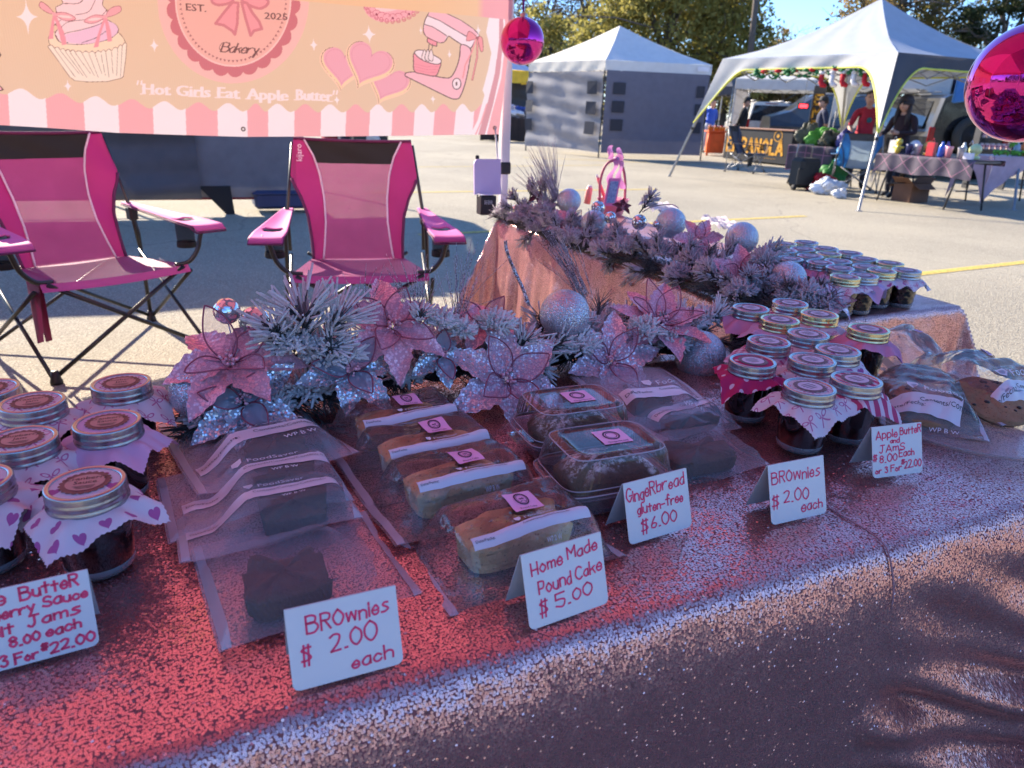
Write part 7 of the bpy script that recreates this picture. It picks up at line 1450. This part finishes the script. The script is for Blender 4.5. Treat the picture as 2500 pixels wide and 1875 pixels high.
def tree(nm, label, px, y, h, blobs, lm, n, leaf, seed, trunk=.28, bare=0, group='trees beyond the market'):
    """blobs: (dx, z, rx, rz) lumps of the crown in metres"""
    rg = np.random.default_rng(seed); x = gx(px, y); t = thing(nm, label, 'tree', (x, y, 0), 0, group); B = np.array([x, y, 0.]); m = MB(); top = B+EZ*h*.75+np.array([rg.normal()*.4, 0, 0])
    m.tube(smoothpts([B, B+EZ*h*.25+np.array([rg.normal()*.2, 0, 0]), B+EZ*h*.5+np.array([rg.normal()*.35, 0, 0]), top], 3), list(np.linspace(trunk, trunk*.25, 10)), 8)
    for dx, z, rx, rz in blobs:
        s_ = B+EZ*min(z*.6, h*.5); e_ = B+np.array([dx, rg.normal()*rx*.4, z]); md = (s_+e_)/2+np.array([0, 0, .25]); m.tube(smoothpts([s_, md, e_], 3), list(np.linspace(trunk*.5, .04, 7)), 6)
        for _ in range(5+bare):
            q = e_+np.array([rg.normal()*rx*.7, rg.normal()*rx*.6, rg.normal()*rz*.7]); m.tube([md+(e_-md)*rg.uniform(.3, 1), (e_+q)/2+EZ*rg.normal()*.15, q], [.05, .035, .012], 4)
            if bare:
                for _ in range(4): q2 = q+np.array([rg.normal()*.5, rg.normal()*.4, rg.normal()*.5+.25]); m.tube([(e_+q)/2, q, q2], [.022, .016, .006], 3)
    m.build('trunk', BARK, t, True); C = []
    tot = sum(b[2]*b[2]*b[3] for b in blobs)
    for dx, z, rx, rz in blobs:
        k = int(n*rx*rx*rz/tot); nc = max(6, k//26); v = rg.normal(size=(nc, 3)); v /= np.linalg.norm(v, axis=1, keepdims=True); rad = rg.uniform(.35, 1.05, (nc, 1))**.6
        cc = np.array([x+dx, y, z])+v*rad*np.array([rx, rx*.8, rz]); pts = np.repeat(cc, 26, 0)+rg.normal(size=(nc*26, 3))*np.array([.34, .34, .24])*min(1, rx*.5); C.append(pts)
    C = np.concatenate(C); k = len(C); a_ = rg.normal(size=(k, 3)); a_ /= np.linalg.norm(a_, axis=1, keepdims=True); b_ = np.cross(a_, rg.normal(size=(k, 3))); b_ /= np.linalg.norm(b_, axis=1, keepdims=True); s_ = leaf*rg.uniform(.5, 1.2, (k, 1))
    Q = np.stack([C-a_*s_-b_*s_*.35, C+a_*s_*.1-b_*s_*.6, C+a_*s_, C+a_*s_*.1+b_*s_*.6], 1).reshape(-1, 3); m = MB(); m.v = [tuple(q) for q in Q.tolist()]; m.uv = [(0, 0)]*len(m.v); m.f = [(4*i, 4*i+1, 4*i+2, 4*i+3) for i in range(k)]; m.mi = [0]*k; m.sm = [False]*k; m.build('crown', lm, t, True)
tree('oak_tree', 'broad olive green oak behind the cream tent', 1420, 46, 11, [(0, 6.0, 3.6, 2.6), (-3.2, 5.0, 2.6, 2.2), (3.2, 5.2, 2.8, 2.4), (1.2, 8.2, 3.2, 2.2), (-2.0, 7.6, 2.6, 2.0), (4.6, 3.4, 2.2, 1.8), (-4.4, 3.2, 2.2, 1.8), (0, 3.0, 3.2, 1.6), (3.6, 7.6, 2.2, 1.8)], OLV, 26000, .15, 1, .5)
tree('oak_tree', 'dark green oak at the right flank of the broad olive oak', 1560, 50, 10, [(0, 5.5, 2.6, 2.4), (1.2, 3.2, 2.4, 1.8), (-1.6, 7.6, 2.2, 1.8), (-.5, 9.0, 2.0, 1.5)], GRN, 11000, .15, 2, .4)
tree('oak_tree', 'lower olive tree directly behind the left mirrored ball', 1160, 42, 6.5, [(0, 4.2, 1.7, 1.5), (-1.6, 3.2, 1.7, 1.5), (1.6, 3.0, 1.7, 1.4), (.2, 5.4, 1.2, .9), (0, 2, 2.0, 1.2)], OLV, 9000, .13, 3, .3)
tree('bare_tree', 'tall grey leafless trees above the left mirrored ball', 1235, 60, 14, [(-3, 8, 3, 3.2), (1, 9.5, 3.4, 3.4), (4, 8, 2.6, 3.0), (-5, 6, 2.4, 2.6), (0, 6, 3, 2.4)], GRY, 15000, .13, 4, .4, 10)
tree('autumn_tree', 'thin russet tree left of the utility pole', 1665, 52, 7.5, [(0, 4.6, 1.6, 1.5), (-.9, 3.2, 1.5, 1.4), (1.0, 3.2, 1.5, 1.3), (.2, 6.0, 1.1, .9)], AUT, 3600, .13, 5, .2, 6)
tree('autumn_tree', 'dark russet conifer shaped tree right of the utility pole', 1718, 48, 6.4, [(0, 2.6, 1.3, 1.3), (0, 3.8, 1.1, 1.1), (.1, 4.8, .7, .8)], AUT, 4200, .12, 6, .2, 2)
tree('autumn_tree', 'golden autumn tree behind the left slope of the big canopy', 1800, 46, 9, [(0, 4.5, 2.2, 1.9), (1.8, 5.6, 2.0, 1.8), (-1.6, 3.0, 1.8, 1.5), (2.8, 3.6, 2.0, 1.8), (.8, 7.2, 1.6, 1.4)], AUT, 9000, .13, 7, .25, 6)
tree('oak_tree', 'tall olive tree right behind the big canopy peak', 1925, 48, 12, [(0, 7.0, 2.4, 2.4), (-2.0, 7.8, 2.0, 1.8), (2.2, 7.4, 2.2, 2.0), (-1, 9.2, 2.0, 1.4), (3.4, 5.4, 2.0, 1.8)], leafmat('olive_autumn_leaves', (.12, .11, .035), (.22, .19, .06), (.30, .25, .09)), 9500, .13, 8, .35, 5)
tree('pine_tree', 'dark open crowned pine at the upper right', 2130, 44, 11, [(0, 7.4, 1.3, .5), (1.6, 6.4, 1.4, .45), (-1.4, 6.0, 1.3, .45), (1.2, 8.4, 1.3, .5), (-.8, 8.6, 1.1, .5), (2.4, 7.6, 1.0, .4), (-2.2, 7.0, 1.0, .4), (.8, 5.0, 1.2, .4)], PIN, 5200, .13, 9, .22, 3)
tree('pine_tree', 'second dark pine right of the open crowned one', 2235, 46, 12, [(0, 7.0, 1.5, .6), (1.0, 8.2, 1.4, .6), (-1.4, 8.0, 1.4, .5), (-.6, 6.0, 1.3, .5), (.8, 5.2, 1.3, .5)], PIN, 4600, .13, 10, .25, 3)
rg = np.random.default_rng(77); k = 90000; TH = rg.uniform(0, 2*pi, k); RR = np.where(np.sin(TH) < -.15, 52, 84)+rg.uniform(-6, 6, k); X_ = RR*np.cos(TH)+8; Y_ = RR*np.sin(TH); Hh = np.where(np.sin(TH) < -.15, 3.5, 0)+5.2+1.6*np.sin(TH*11)+1.2*np.sin(TH*31+1)+.8*np.sin(TH*83+2); Z_ = rg.uniform(0, 1, k)**.8*Hh; C = np.stack([X_, Y_, Z_], 1)+rg.normal(size=(k, 3))*.25; a_ = rg.normal(size=(k, 3)); a_ /= np.linalg.norm(a_, axis=1, keepdims=True); b_ = np.cross(a_, rg.normal(size=(k, 3))); b_ /= np.linalg.norm(b_, axis=1, keepdims=True); s_ = .34*rg.uniform(.5, 1.2, (k, 1))  # back half unseen, added nearer and taller to block low sky in reflections
Q = np.stack([C-a_*s_-b_*s_*.35, C+a_*s_*.1-b_*s_*.6, C+a_*s_, C+a_*s_*.1+b_*s_*.6], 1).reshape(-1, 3); m = MB(); m.v = [tuple(q) for q in Q.tolist()]; m.uv = [(0, 0)]*len(m.v); m.f = [(4*i, 4*i+1, 4*i+2, 4*i+3) for i in range(k)]; m.mi = [0]*k; m.sm = [False]*k
o = m.build('far_woodland', leafmat('far_wood_leaves', (.04, .04, .022), (.085, .075, .04), (.12, .10, .055))); tag(o, 'far-off belt of mixed woodland with an added, unseen, nearer half behind the camera', 'woodland', kind='stuff')
